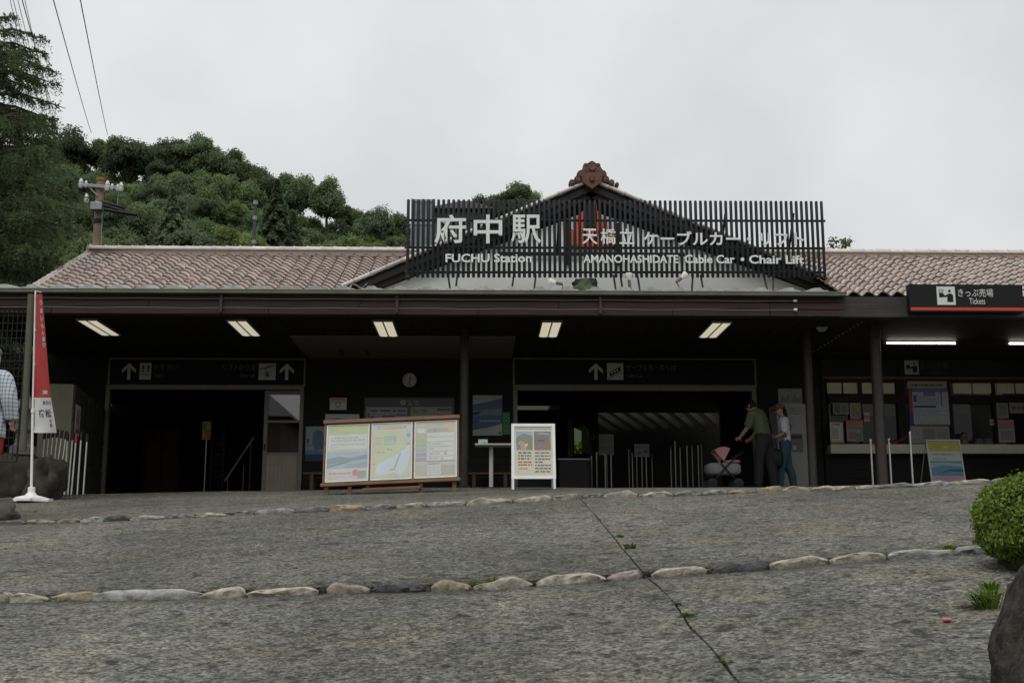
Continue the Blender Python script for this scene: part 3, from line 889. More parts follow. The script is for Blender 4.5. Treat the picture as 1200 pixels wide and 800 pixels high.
# ridge ornament: shield, crown lobe and scrolls stepping down both slopes
orn = MB(); yo = DG - 0.02
def sc(px, py, r_, dep=0.10): 
    c = at(px, py, DG); rr = r_ * DG / FPX
    orn.lathe([(0.0, -dep), (rr*0.55, -dep), (rr*0.62, -dep*0.75), (rr*0.92, -dep*0.8), (rr, -dep*0.3), (rr, dep)], (c.x, yo, c.z), 16, 0, Matrix.Rotation(R(-90), 3, 'X'))
def cd(px, py): p = at(px, py, DG); return (p.x, p.z)
orn.prism([cd(x, y) for x, y in ((682, 216), (693, 224), (704, 216), (706, 203), (702, 197), (684, 197), (680, 203))], yo - 0.12, yo + 0.12)
orn.prism([cd(x, y) for x, y in ((668, 219), (680, 213), (706, 213), (719, 219), (712, 211), (704, 206), (682, 206), (675, 211))], yo - 0.06, yo + 0.1)
for a_ in ((693, 199, 8, .15), (688, 201, 6, .13), (698, 201, 6, .13), (693, 194.5, 4, .12), (700, 196.5, 3.5, .12), (686, 196.5, 3.5, .12), (681, 206.5, 6, .11), (705, 206.5, 6, .11), (677, 212, 5, .1), (709, 212, 5, .1), (670, 215.5, 4, .09), (716, 215.5, 4, .09), (722.5, 217.5, 2.6, .08), (693, 213, 4.5, .17)):
    sc(*a_)
orn.build('ridge_ornament', ORN, hall, smooth=True)

# ------------------------------------------------------------------ ticket wing
wing = thing('ticket_office', 'ticket office wing with red brown tiled roof right of the gable', 'building', (8.5, DW, ZF))
ye2 = 19.0
xw0 = X(981, ye2, 345)
ze2 = Z(345.5, ye2, 1100); zr2 = Z(301, YR_, 1100)
roof2, sl2, st2 = tiled_roof(wing, xw0 + 0.02, xw0 + 0.02 + TW*21, ye2, ze2, YR_, zr2, 16)
ridge(roof2, 4.4, 11.4, YR_, zr2)
xw1 = 11.6
for a, c in ((xw0, 8.4), (8.4, xw1)):
    MB().mm(a + 0.002, c - 0.002, DF + 0.015, DF + 0.2, Z(369.5, DF), Z(346.5, DF)).build('fascia_plank', FASC2, wing, bevel=0.005)
ZC2 = EYE + 4.02
MB().mm(xw0 + 0.05, xw1, DF + 0.2, DW + 0.2, ZC2 + 0.002, ZC2 + 0.05).build('ceiling', CEILM, wing)
for px, D, dia in ((1029, 20.0, 0.185),):
    x = X(px, D, 470); z0 = gz(x, D) - 0.1
    c = MB().lathe([(dia/2, z0), (dia/2, ZC2 - 0.25), (dia/2*1.15, ZC2 - 0.24), (dia/2*1.15, ZC2 + .01)], (x, D, 0), 22).build('column', COLM, wing, smooth=True)
    MB().lathe([(dia*.7, z0 + .1), (dia*.7, z0 + .13), (dia*.5, z0 + .135)], (x, D, 0), 20).build('base_plate', METD, c, smooth=True)
x0w = X(963, DW)
# wall under the counter, posts and transoms
planks(x0w, xw1, Zb, Z(531, DW), DW, parent=wing)
MB().mm(x0w, xw1, DW + 0.025, DW + 0.12, Zb, Z(531, DW)).build('wall', WOODD, wing)
CNT = mat('pale_counter_board', (0.58, 0.55, 0.47), 0.55, var=0.1, scale=3)
MB().mm(x0w + 0.02, xw1, DW - 0.28, DW + 0.3, Z(530.5, DW - .28), Z(519.5, DW - .28)).build('counter', CNT, wing, bevel=0.006)
MB().mm(x0w, xw1, DW, DW + 0.12, Z(443, DW), ZC2).build('wall', WOODD, wing)
for px, w in ((963, .09), (1007, .05), (1052, .16), (1112, .06), (1164, .06), (1205, .1)):
    x = X(px, DW, 480); MB().mm(x, x + w, DW - 0.02, DW + 0.1, Z(525, DW), Z(442, DW)).build('window_post', WOODD, wing)
for py0, py1 in ((447, 442.5), (471, 461.5)):
    MB().mm(x0w + .1, xw1, DW - 0.012, DW + 0.09, Z(py0, DW), Z(py1, DW)).build('transom', WOODD, wing)
REDS = mat('red_stripe', (0.22, 0.05, 0.03), 0.5, var=0.1, scale=3)
MB().mm(x0w, xw1, DW - 0.05, DW - 0.005, Z(443, DW), Z(440.5, DW)).build('red_stripe', REDS, wing)
DIMW = mat('frosted_window', (0.60, 0.58, 0.42), 0.4, var=0.1, scale=3)
for a, c in ((969, 986), (988, 1005), (1010, 1028), (1030, 1048), (1117, 1138), (1140, 1161), (1168, 1188), (1190, 1210)):
    O, U, W_ = pxrect(a, 447, c, 461, DW + 0.04)
    MB().mm(O.x, O.x + U.x, DW + 0.03, DW + 0.05, O.z, O.z + W_.z).build('window_pane', DIMW, wing)
MB().mm(x0w, xw1, DW + 2.6, DW + 2.7, Zb, ZC2).build('office_back_wall', INNER, wing)
MB().mm(x0w - .06, x0w, DW, DW + 2.6, Zb, ZC2).build('side_wall', WOODD, wing)
MB().mm(xw1, xw1 + 0.1, DF + .3, DW + 2.6, Zb, ZC2).build('side_wall', WOODD, wing)
BLIND = mat('grey_roller_blind', (0.20, 0.20, 0.185), 0.7, var=0.08, scale=3)
for a, c, y0, y1 in ((1011, 1049, 471, 487), (1120, 1164, 470, 485)):
    O, U, W_ = pxrect(a, y0, c, y1, DW + 0.1); MB().mm(O.x, O.x+U.x, DW+.1, DW+.11, O.z, O.z+W_.z).build('blind', BLIND, wing)
for a, c in ((972, 1051), (1118, 1163), (1170, 1204)):
    O, U, W_ = pxrect(a, 471, c, 519, DW + 0.06)
    MB().add([O, O+U, O+U+W_, O+W_], [(0,1,2,3)]).build('pane', GLASS_D, wing, recalc=False)
# ------------------------------------------------------------------ slatted roof sign
DS = 19.5
SLATM = mat('charcoal_painted_slat', (0.014, 0.017, 0.020), 0.55, var=0.12, scale=5, rnd=0.12)
LET = mat('white_raised_letter', (0.72, 0.73, 0.72), 0.5, var=0.05, scale=5)
sign = thing('slat_sign', 'wide charcoal slatted sign with white lettering above the porch roof', 'sign', (X(720, DS), DS, Z(326, DS)))
def DSy(px): return DS + 0.30 * (px - 475) / 490          # its far end stands a little further back
sm = None
ns = 83
for k in range(ns):
    px = 478 + (964.5 - 478) * k / (ns - 1); D = DSy(px)
    zt_, zb_ = Z(233.5 + 0.6 * 0, D, px), Z(325.5, D, px); x = at(px, 280, D).x
    if sm is None:
        h = zt_ - zb_; b = MB(); w = 0.0262
        b.lathe([(0.0, 0), (w*0.7, 0.004), (w, 0.02), (w, h - 0.02), (w*0.7, h - 0.004), (0.0, h)], (0, 0, 0), 10)
        o = b.build('slat', SLATM, sign, smooth=True, wloc=(0, 0, 0)); sm = o.data
        o.location = Vector((x, D, zb_)) - org(sign)
    else: link('slat', sm, sign, (x, D, zb_))
for py in (258, 290, 319):
    b = MB(); b.tube([at(474, py, DSy(474) + .045), at(967, py + (1 if py < 300 else 0), DSy(967) + .045)], 0.022, 8); b.build('rail', SLATM, sign, smooth=True)
b = MB(); b.ball(at(478, 325, DSy(478) - .0), (0.05, 0.035, 0.05), 12); b.build('end_cap', SLATM, sign, smooth=True)
# stays carrying it on the canopy roof
for px in (525, 536, 602, 628, 719, 727, 747, 812, 821, 895, 906):
    p = at(px, 322, DSy(px) + 0.07); q = Vector((p.x + (0.05 if px % 2 else -0.04), 19.75, zs0 + (19.75 - DF) / dy * dz))
    b = MB(); b.tube([p, q], 0.017, 6); b.build('stay', COLM, sign, smooth=True)
for px in (560, 655, 760, 850, 930):
    p = at(px, 250, DSy(px) + .06); q = Vector((p.x, 20.25, p.z - 0.55))
    b = MB(); b.tube([p, q], 0.02, 6); b.build('brace', SLATM, sign, smooth=True)
def sign_line(s, x0, y0, x1, y1, bold, cjk=False):
    d0, d1 = DSy(x0) - 0.045, DSy(x1) - 0.045
    O = at(x0, y1, d0); E = at(x1, y1 + (0.4 if x0 > 650 else 0), d1); T = at(x0, y0, d0)
    U = E - O; W_ = Vector((0, 0, T.z - O.z))
    for V, F in text_fit(text_chars(s, bold, 0.05), O, U, W_, Vector((0, -1, 0))):
        b = MB(); b.add(V, F); o = b.build('letter', LET, sign)
for ch, xa_, xb_ in (('府', 509, 546), ('中', 555, 588.5), ('駅', 599, 634)): sign_line(ch, xa_, 252, xb_, 285.5, 0.012)
sign_line('FUCHU Station', 522, 297.5, 623, 307.5, 0.02)
for ch, xa_, xb_ in (('天', 682.5, 700), ('橋', 704, 722), ('立', 726, 743.5)): sign_line(ch, xa_, 268, xb_, 286, 0.012)
sign_line('ケーブルカー・リフト', 754, 271, 942, 287.5, 0.018)
sign_line('AMANOHASHIDATE', 683.5, 298.5, 795, 308, 0.018)
sign_line('Cable Car', 802.5, 298.5, 861, 308.5, 0.018)
b = MB(); p = at(870, 304, DSy(870) - .05); b.lathe([(0.0, -.03), (0.03, -.03), (0.03, .02)], p, 10, 0, Matrix.Rotation(R(90), 3, 'X')); b.build('letter', LET, sign)
sign_line('Chair Lift', 878, 299, 942, 309, 0.018)

# lamps and a tarpaulin on the canopy roof
def can_z(y): return zs0 + (y - DF) / dy * dz
LAMPW = mat('white_lamp_glass', (0.78, 0.76, 0.70), 0.35, var=0.05, scale=5)
BRAS = mat('brown_lamp_socket', (0.15, 0.11, 0.08), 0.5, metal=0.4, var=0.2, scale=8)
def spot(px, py, dirpx, dirpy, label):
    Dl = 19.2; c = at(px, py, Dl); d = (at(dirpx, dirpy, Dl) - c).normalized()
    base = Vector((at((px + dirpx*2)/3, 337, Dl).x, Dl, can_z(Dl) - 0.01))
    t = thing('spot_lamp', label, 'lamp', base, 'lamps aimed at the roof sign')
    rot = Vector((0, 0, 1)).rotation_difference(-d).to_matrix()
    b = MB(); b.lathe([(0.0, -0.02), (0.03, -0.015), (0.045, 0.02), (0.062, 0.06), (0.066, 0.085), (0.05, 0.10), (0.0, 0.108)], c - (-d)*0.03, 16, 0, rot); b.build('bulb', LAMPW, t, smooth=True)
    s0 = c + d * 0.05; s1 = c + d * 0.16
    b = MB(); b.tube([s0, s1], 0.026, 10); b.build('socket', BRAS, t, smooth=True)
    b = MB(); b.tube([s1, (s1 + base)/2 + Vector((0.03, 0, 0.03)), base + Vector((0, 0, 0.02))], 0.009, 6); b.build('arm', METD, t, smooth=True)
    b = MB(); b.lathe([(0.05, 0), (0.05, 0.012), (0.02, 0.025)], base, 12); b.build('foot', METD, t, smooth=True)
    b = MB(); b.tube([base + Vector((0, 0, .02)), base + Vector((-.1, .02, .06)), base + Vector((-.2, .04, .02)), base + Vector((-.28, .05, .02))], 0.006, 5); b.build('cable', BLACKP, t, smooth=True)
spot(648, 331, 660, 333, 'white lamp beside the green tarpaulin on the porch roof edge')
spot(737, 325, 738, 337, 'upright white lamp in the middle of the porch roof edge')
spot(801, 324, 792, 331, 'white lamp tilted outwards, last of three toward the ticket office')
tp = at(685, 337, 19.35); TARP = mat('green_tarpaulin', (0.055, 0.085, 0.045), 0.6, var=0.3, scale=9, bump=0.5, bscale=18)
b = MB(); V, F = rock((0, 0, 0), (0.17, 0.14, 0.13), 3.3, 22, 0.5, 2.2); b.add([p + Vector((tp.x, 19.35, can_z(19.35) + 0.10)) for p in V], F)
tt = thing('tarpaulin', 'crumpled green tarpaulin bundle tied on the porch roof', 'tarpaulin', (tp.x, 19.35, can_z(19.35)))
b.build('bundle', TARP, tt, smooth='all')
b = MB(); V, F = rock((0, 0, 0), (0.20, 0.12, 0.09), 8.8, 18, 0.5, 2.2); b.add([p + Vector((tp.x + 0.03, 19.5, can_z(19.5) + 0.17)) for p in V], F)
b.build('fold', BLACKP, tt, smooth='all')

# cables strung along the fascia, with white end clamps
for py, nm in ((351.5, 'upper'), (362, 'lower')):
    t = thing('cable', nm + ' of two thin wires stretched along the porch fascia', 'cable', (0, DF - 0.03, Z(py, DF)))
    pts = [Vector((x, DF - 0.035, Z(py, DF, 600) - 0.010 * math.sin((x - XL) * 2.1) ** 2)) for x in xr(XL + .3, X(934, DF), 40)]
    b = MB(); b.tube(pts, 0.0055, 5); b.build('wire', mat('grey_wire', (0.22, 0.21, 0.20), 0.5, var=0.1), t, smooth=True)
    e = pts[-1]; b = MB(); b.lathe([(0.016, 0), (0.022, .012), (0.022, .05), (0.01, .06)], e - Vector((0.02, 0, 0)), 10, 0, Matrix.Rotation(R(90), 3, 'Y')); b.build('clamp', WHITEP, t, smooth=True)

# ------------------------------------------------------------------ lights under the porch
TROF = emit('troffer_diffuser', (1.0, 0.93, 0.72), 0.50)
TUBEM = emit('fluorescent_tube', (1.0, 0.97, 0.88), 9.0)
LFR = mat('light_frame', (0.30, 0.28, 0.24), 0.5, var=0.1)
ordn = ['first', 'second', 'third', 'fourth', 'fifth']
for i, (a, c) in enumerate(((88.5, 114), (264.5, 289.5), (436, 461), (634.5, 659.5), (834, 858.5))):
    D0, D1 = 19.74, 21.1
    x0, x1 = at(a, 374, D0).x, at(c, 374, D0).x
    t = thing('ceiling_light', ordn[i] + ' from left of five square fluorescent lights in the porch ceiling', 'light', ((x0+x1)/2, 20.4, ZC), 'recessed porch lights')
    zz = ZC - 0.004
    f = MB(); w = 0.022
    f.mm(x0, x1, D0, D0+w, zz-.03, zz); f.mm(x0, x1, D1-w, D1, zz-.03, zz); f.mm(x0, x0+w, D0+w, D1-w, zz-.03, zz); f.mm(x1-w, x1, D0+w, D1-w, zz-.03, zz)
    f.build('frame', LFR, t)
    n = 2; wd = (x1 - x0 - 2*w) / n
    for k in range(n):
        b = MB(); a0 = x0 + w + wd*k; zs = zz - 0.02; pts = []
        for j in range(9):
            u = j / 8; pts.append((a0 + wd*u, zs - 0.012*math.sin(math.pi*u)))
        V = [(px_, D0+w, pz_) for px_, pz_ in pts] + [(px_, D1-w, pz_) for px_, pz_ in pts]
        b.add(V, [(j, j+9, j+10, j+1) for j in range(8)]); b.build('diffuser', TROF, t, smooth='all')
    f = MB(); f.mm((x0+x1)/2 - .012, (x0+x1)/2 + .012, D0 + w, D1 - w, zz - .036, zz - .016); f.build('reflector_bar', mat('light_reflector', (0.5, 0.48, 0.40), 0.4), t)
for i, (a, c) in enumerate(((1036, 1122), (1179, 1262))):
    D = 21.4; x0, x1 = at(a, 402, D).x, at(c, 402, D).x; z = Z(402, D, 1100)
    t = thing('tube_light', ('bright white fluorescent tube over the ticket counter, fully in view', 'bright white fluorescent tube cut off by the right edge')[i], 'light', ((x0+x1)/2, D, z), 'tube lights of the ticket office')
    b = MB(); b.tube([(x0+.05, D, z), (x1-.05, D, z)], 0.016, 10); b.build('tube', TUBEM, t, smooth=True)
    b = MB(); b.mm(x0, x0+.045, D-.025, D+.025, z-.03, z+.08); b.mm(x1-.045, x1, D-.025, D+.025, z-.03, z+.08); b.build('socket', LFR, t)
    b = MB(); b.mm(x0, x1, D-.04, D+.04, z+.05, ZC2); b.build('housing', METD, t)
# loudspeaker at the corner, with bracket
lp = at(963, 382, 20.2)
t = thing('floodlight', 'round grey lamp bracketed to the beam beside the porch column', 'lamp', lp)
GR = mat('grey_enamel', (0.22, 0.235, 0.25), 0.4, var=0.1)
rot = Vector((0, 0, 1)).rotation_difference(Vector((-0.35, -1, -0.25)).normalized()).to_matrix()
b = MB(); b.lathe([(0.05, -0.16), (0.075, -0.15), (0.10, -0.02), (0.105, 0.0), (0.10, 0.01)], lp, 22, 0, rot); b.build('housing', GR, t, smooth=True)
b = MB(); b.lathe([(0.0, 0.02), (0.06, 0.018), (0.094, 0.012), (0.094, 0.0)], lp + rot @ Vector((0, 0, .004)), 22, 0, rot); b.build('lens', mat('lamp_lens', (0.35, 0.38, 0.40), 0.15), t, smooth=True)
b = MB(); b.tube([lp + rot @ Vector((0, 0, -.1)), lp + Vector((0.05, 0.15, 0.1)), Vector((lp.x + .05, lp.y + .15, ZC))], 0.018, 8); b.build('bracket', METD, t, smooth=True)
# diagonal string of small beads from the corner column to the ticket office beam
t = thing('bead_string', 'slanting string of small beads between the corner column and ticket ceiling', 'string', at(953, 413, 20.7))
pa, pb = at(952, 413, 20.7), at(1016, 373, 19.6)
b = MB(); b.tube([pa, pb], 0.006, 5); b.build('cord', BLACKP, t)
for k in range(15):
    b = MB(); b.ball(pa.lerp(pb, (k + .5)/15), 0.022, 8); b.build('bead', mat('grey_bead', (0.12, 0.12, 0.11), 0.5), t, smooth=True)

# ------------------------------------------------------------------ hanging and wall signs
SB = (0.008, 0.008, 0.009); SW = (0.62, 0.62, 0.56); SD = (0.19, 0.19, 0.175)
def framed(name, label, cat, px, D, base, els, fm=None, fw=0.03, thick=0.03, group=None):
    if name in ('ticket_notice', 'wall_poster', 'paper_notice', 'photo_strip', 'timetable_board', 'green_poster', 'photo_notice', 'counter_card'):
        br_ = lambda c: tuple(round(min(.8, x*1.75), 3) for x in c)
        base = br_(base); els = [tuple(br_(a) if isinstance(a, tuple) and len(a) == 3 and not isinstance(a[0], tuple) else a for a in e) for e in els]
    O, U, W_ = pxrect(*px, D)
    t = thing(name, label, cat, (O.x + U.x/2, D, O.z), group)
    sheet('panel', O, U, W_, base, els, t, thick)
    if fm:
        f = MB(); x0, x1, z0, z1 = O.x, O.x+U.x, O.z, O.z+W_.z
        f.mm(x0-fw, x1+fw, D-.012, D+thick, z1, z1+fw); f.mm(x0-fw, x1+fw, D-.012, D+thick, z0-fw, z0)
        f.mm(x0-fw, x0, D-.012, D+thick, z0, z1); f.mm(x1, x1+fw, D-.012, D+thick, z0, z1)
        f.build('frame', fm, t, bevel=0.003)
    return t
def uv(box, x0, y0, x1, y1):
    bx0, by0, bx1, by1 = box; w, h = bx1-bx0, by1-by0
    return ((x0-bx0)/w, (by1-y1)/h, (x1-bx0)/w, (by1-y0)/h)
def uvp(box, pts):
    bx0, by0, bx1, by1 = box
    return [((x-bx0)/(bx1-bx0), (by1-y)/(by1-by0)) for x, y in pts]
def arrow(box, cx, y0, y1):
    h = y1 - y0; w = h*0.42
    return [('p', uvp(box, [(cx-1.9, y1), (cx+1.9, y1), (cx+1.9, y0+4), (cx-1.9, y0+4)]), SW),
            ('p', uvp(box, [(cx-w, y0+w*0.95), (cx-w, y0+w*0.95+4.4), (cx, y0+4.6), (cx, y0)]), SW),
            ('p', uvp(box, [(cx, y0), (cx, y0+4.6), (cx+w, y0+w*0.95+4.4), (cx+w, y0+w*0.95)]), SW)]
B1 = (129, 421, 356, 450.5)
e1 = arrow(B1, 151, 425, 444.5) + [('r', *uv(B1, 163.5, 425, 177, 444.5), SW),
      ('r', *uv(B1, 166, 429, 169, 432), (.45,.05,.05)), ('r', *uv(B1, 172, 429, 175, 432), (.05,.12,.35)), ('r', *uv(B1, 166.5, 432.5, 168.5, 436), (.45,.05,.05)), ('r', *uv(B1, 172.5, 432.5, 174.5, 436), (.05,.12,.35)),
      ('r', *uv(B1, 165, 438.2, 176, 438.9), SB), ('c', *uv(B1, 167.5, 426.7, 0, 427.9)[:2], .005, (.45,.05,.05)), ('c', *uv(B1, 173.5, 426.7, 0, 427.9)[:2], .005, (.05,.12,.35)),
      ('t', 'お手洗い', *uv(B1, 180, 426, 208, 433.5), SD), ('t', 'Toilet', *uv(B1, 180, 437.5, 191, 441.5), SD),
      ('t', 'リフトのりば', *uv(B1, 261, 426, 299, 433.5), SD), ('t', 'Chair Lift', *uv(B1, 281, 437.5, 299, 441.5), SD),
      ('r', *uv(B1, 303, 425, 323, 444.5), SW), ('p', uvp(B1, [(304, 432), (311, 429.5), (322, 427), (322, 428), (311, 430.6), (304, 433)]), SB),
      ('r', *uv(B1, 311, 430, 312, 440), SB), ('r', *uv(B1, 311, 439, 316, 440.5), SB), ('p', uvp(B1, [(312.5, 435), (314, 435), (315, 438.5), (312.5, 439)]), SB)] + arrow(B1, 336, 425, 444.5)
framed('direction_sign', 'black overhead sign for toilet and chair lift above the open doorway', 'sign', B1, DW - 0.01, SB, e1, ALU, 0.035)
B2 = (603, 421, 884, 450.5)
e2 = arrow(B2, 698, 425, 444.5) + [('r', *uv(B2, 711, 425, 730, 444.5), SW),
      ('p', uvp(B2, [(714, 441), (727, 434.5), (727, 429), (714, 435.5)]), SB), ('r', *uv(B2, 715.6, 434.8, 717.6, 437.6), SW), ('r', *uv(B2, 718.9, 433.4, 720.9, 436.2), SW), ('r', *uv(B2, 722.2, 432, 724.2, 434.8), SW),
      ('p', uvp(B2, [(713, 442.5), (728, 435.6), (728, 436.4), (713, 443.3)]), SB),
      ('t', 'ケーブルカーのりば', *uv(B2, 733.5, 426.5, 792, 433.5), SD), ('t', 'Cable Car', *uv(B2, 733.5, 437.5, 753, 441.5), SD)]
framed('direction_sign', 'black overhead sign for the cable car above the wide entrance', 'sign', B2, DW - 0.01, SB, e2, ALU, 0.035)

def ticket_icon(box, x0, y0, x1, y1, W):
    w, h = x1-x0, y1-y0; q = lambda u, v: (x0+u*w, y0+v*h)
    def rr(a, b_, c, d): return uv(box, x0+a*w, y0+b_*h, x0+c*w, y0+d*h)
    return [('r', *rr(0,0,1,1), W), ('r', *rr(.12,.15,.36,.30), SB), ('r', *rr(.15,.18,.33,.27), (.6,.6,.6)), ('r', *rr(.12,.34,.36,.6), SB), ('p', uvp(box, [q(.36,.42), q(.48,.5), q(.44,.6), q(.34,.55)]), SB),
            ('c', *uvp(box, [q(.7,.25)])[0], .075*w/(box[2]-box[0]), SB), ('p', uvp(box, [q(.55,.85), q(.88,.85), q(.88,.48), q(.8,.38), q(.62,.38), q(.56,.48)]), SB), ('p', uvp(box, [q(.58,.42), q(.62,.52), q(.46,.60), q(.42,.52)]), SB)]
B3 = (1066, 333, 1199, 365)
WW = (0.62, 0.63, 0.62)
e3 = ticket_icon(B3, 1098, 335.5, 1119.5, 357, WW) + [('t', 'きっぷ売場', *uv(B3, 1123, 338, 1164, 347.5), WW), ('t', 'Tickets', *uv(B3, 1135.5, 349, 1154, 356), WW), ('r', *uv(B3, 1066.5, 360, 1199, 363.3), (.55, .06, .03))]
framed('ticket_sign', 'long black ticket sign with red underline on the outer fascia', 'sign', B3, DF - 0.16, SB, e3, None, thick=0.14)
B4 = (1053, 420, 1160, 440)
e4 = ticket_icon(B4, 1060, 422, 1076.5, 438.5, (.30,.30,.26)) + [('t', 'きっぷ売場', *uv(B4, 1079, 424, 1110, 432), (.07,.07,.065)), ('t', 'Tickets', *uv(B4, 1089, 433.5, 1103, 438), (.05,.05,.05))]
framed('ticket_sign', 'dim inner ticket sign on the wall above the counter windows', 'sign', B4, DW - 0.03, SB, e4, None, thick=0.02)

# clock
cp = at(480, 445.5, DW - 0.05)
t = thing('wall_clock', 'round white wall clock high on the dark wall', 'clock', cp)
rotc = Matrix.Rotation(R(90), 3, 'X'); rad = 9.6 * DW / FPX
b = MB(); b.lathe([(rad, -0.03), (rad, 0.03), (rad*0.92, 0.04), (rad*0.88, 0.03), (rad*0.88, -0.02)], cp, 28, 0, rotc); b.build('rim', METD, t, smooth=True)
b = MB(); b.lathe([(rad*0.9, -0.02), (rad*0.9, 0.012), (0, 0.0121)], cp, 28, 0, rotc); b.build('dial', mat('clock_dial', (0.55, 0.53, 0.43), 0.5, var=0.05), t)
for an, ln, w in ((R(20), .5, .012), (R(185), .72, .008)):
    d = Vector((math.sin(an), 0, math.cos(an))); n = Vector((d.z, 0, -d.x)) * w; y = Vector((0, -0.022, 0))
    b = MB(); b.add([cp - n + y, cp + n + y, cp + n*.5 + d*rad*ln + y, cp - n*.5 + d*rad*ln + y], [(0,1,2,3)]); b.build('hand', BLACKP, t, recalc=False)
for k in range(12):
    an = k*math.pi/6; d = Vector((math.sin(an), 0, math.cos(an))); n = Vector((d.z, 0, -d.x)) * .006; y = Vector((0, -0.016, 0))
    b = MB(); b.add([cp + d*rad*.7 - n + y, cp + d*rad*.7 + n + y, cp + d*rad*.82 + n + y, cp + d*rad*.82 - n + y], [(0,1,2,3)]); b.build('hour_mark', BLACKP, t, recalc=False)

# notices on the dark wall
GREY1 = (0.085, 0.085, 0.09); PAP = (0.36, 0.36, 0.34)
B5 = (427, 466, 532, 512)
framed('timetable_board', 'grey framed timetable board with round emblem under the clock', 'board', B5, DW - 0.03, GREY1,
   [('r', *uv(B5, 429, 477, 477, 510), (.22,.225,.23)), ('r', *uv(B5, 481, 476.5, 529, 510), (.22,.22,.20)),
    ('c', *uvp(B5, [(472, 471.3)])[0], .030, (.26,.26,.25)), ('c', *uvp(B5, [(472, 471.3)])[0], .012, GREY1), ('lines', *uv(B5, 478, 468.5, 491, 475), 2, (.22,.22,.22), 3),
    ('r', *uv(B5, 430.5, 484.5, 433, 497), (.26,.06,.06)), ('r', *uv(B5, 434, 488, 439, 497), (.03,.05,.09)), ('r', *uv(B5, 448, 486.5, 463, 491), (.08,.08,.17)), ('r', *uv(B5, 464, 485, 476, 487), (.10,.11,.20)),
    ('lines', *uv(B5, 434, 479, 475, 483), 1, (.10,.06,.06), 5), ('lines', *uv(B5, 440, 488, 475, 500), 4, (.15,.16,.19), 8),
    ('lines', *uv(B5, 484, 479, 501, 484), 2, (.09,.09,.085), 11), ('r', *uv(B5, 512, 478, 528, 481), (.09,.09,.085)), ('r', *uv(B5, 512, 485.5, 528, 490), (.07,.07,.08))], METD, 0.02)
B6 = (386.5, 466, 406, 480)
framed('paper_notice', 'small white notice with red heading and circle symbol on the dark wall', 'notice', B6, DW - 0.02, PAP,
   [('r', *uv(B6, 388, 466.8, 404.5, 469), (.35,.08,.07)), ('c', *uvp(B6, [(396, 474)])[0], .17, (.15,.15,.15)), ('c', *uvp(B6, [(396, 474)])[0], .12, PAP), ('lines', *uv(B6, 388, 469.5, 404, 472), 1, (.2,.15,.15), 4)], thick=.008)
B7 = (381, 485, 421, 503)
framed('photo_strip', 'pale landscape photo panel on the wall behind the wooden map board', 'panel', B7, DW - 0.02, (.30,.32,.34),
   [('r', *uv(B7, 382, 486, 420, 490), (.36,.38,.39)), ('p', uvp(B7, [(382,493),(395,489.5),(410,491),(420,490),(420,496),(382,497)]), (.14,.17,.19)), ('lines', *uv(B7, 384, 497, 418, 502), 2, (.16,.16,.17), 9)], thick=.01)
B8 = (358, 499.5, 381, 540)
framed('wall_poster', 'blue and white poster with an urn shape beside the sliding door', 'poster', B8, DW - 0.02, (.20,.22,.24),
   [('p', uvp(B8, [(367,506),(372,503),(378,506),(380,516),(379,526),(370,528),(366,520)]), (.07,.13,.16)), ('r', *uv(B8, 358, 531, 381, 540), (.03,.045,.10)), ('p', uvp(B8, [(358,528),(366,526.5),(374,529),(381,527),(381,532),(358,532)]), (.10,.15,.22)),
    ('t', '1', *uv(B8, 360, 514, 362, 519), (.03,.03,.04)), ('lines', *uv(B8, 359, 520, 366, 524), 2, (.1,.1,.12), 2)], thick=.01)
B9 = (554, 463, 588.5, 510)
framed('wall_poster', 'pale poster of blue sea and hills beside the porch column', 'poster', B9, DW - 0.02, (.26,.27,.26),
   [('p', uvp(B9, [(554,474),(570,471),(588.5,466),(588.5,478),(570,480),(554,481)]), (.07,.10,.15)), ('p', uvp(B9, [(554,481),(570,480),(588.5,478),(588.5,487),(572,486),(554,488)]), (.13,.16,.21)),
    ('p', uvp(B9, [(554,488),(572,486),(588.5,487),(588.5,496),(575,500),(554,504)]), (.06,.09,.15)), ('p', uvp(B9, [(554,483),(566,481),(560,486),(554,487)]), (.04,.055,.06)), ('lines', *uv(B9, 562, 491, 586, 495), 1, (.24,.24,.26), 6), ('lines', *uv(B9, 556, 465, 572, 468), 1, (.16,.16,.16), 7), ('r', *uv(B9, 584, 506, 587.5, 508.5), (.08,.09,.10))], thick=.01)
B10 = (589, 482.5, 597.5, 509)
framed('green_poster', 'narrow green poster next to the entrance frame', 'poster', B10, DW - 0.02, (.025,.14,.06),
   [('lines', *uv(B10, 590, 484, 597, 494), 3, (.10,.22,.12), 3), ('r', *uv(B10, 591, 497, 596, 501), (.20,.08,.04)), ('lines', *uv(B10, 590, 502, 597, 508), 3, (.10,.2,.12), 4)], thick=.01)
# ------------------------------------------------------------------ map board, easels, table, benches
WOODB = mat('brown_board_wood', (0.19, 0.105, 0.062), 0.6, var=0.3, scale=4, stretch=(1, 1, 6), bump=0.2)
WOODBENCH = mat('bench_wood', (0.14, 0.085, 0.05), 0.6, var=0.3, scale=4, bump=0.2, rnd=0.1)
DM = 18.0
bl, br = at(377.5, 567, DM), at(538, 560, DM); tl = at(380, 496, DM)
H_ = tl.z - bl.z
Ux = (br - bl); Ux.y = 0; Uu = Ux.normalized(); tilt = R(9)
Wv = Vector((-Uu.z*math.cos(tilt)*0 , math.sin(tilt), math.cos(tilt))) * (H_ / math.cos(tilt)) + Vector((-Uu.z, 0, 0)) * H_ * 0.2
mb_ = thing('map_board', 'wooden three-panel information board leaning back before the wall', 'board', (bl.x + Ux.x/2, DM, gz(bl.x, DM)))
O = bl.copy(); nv = Ux.cross(Wv).normalized()
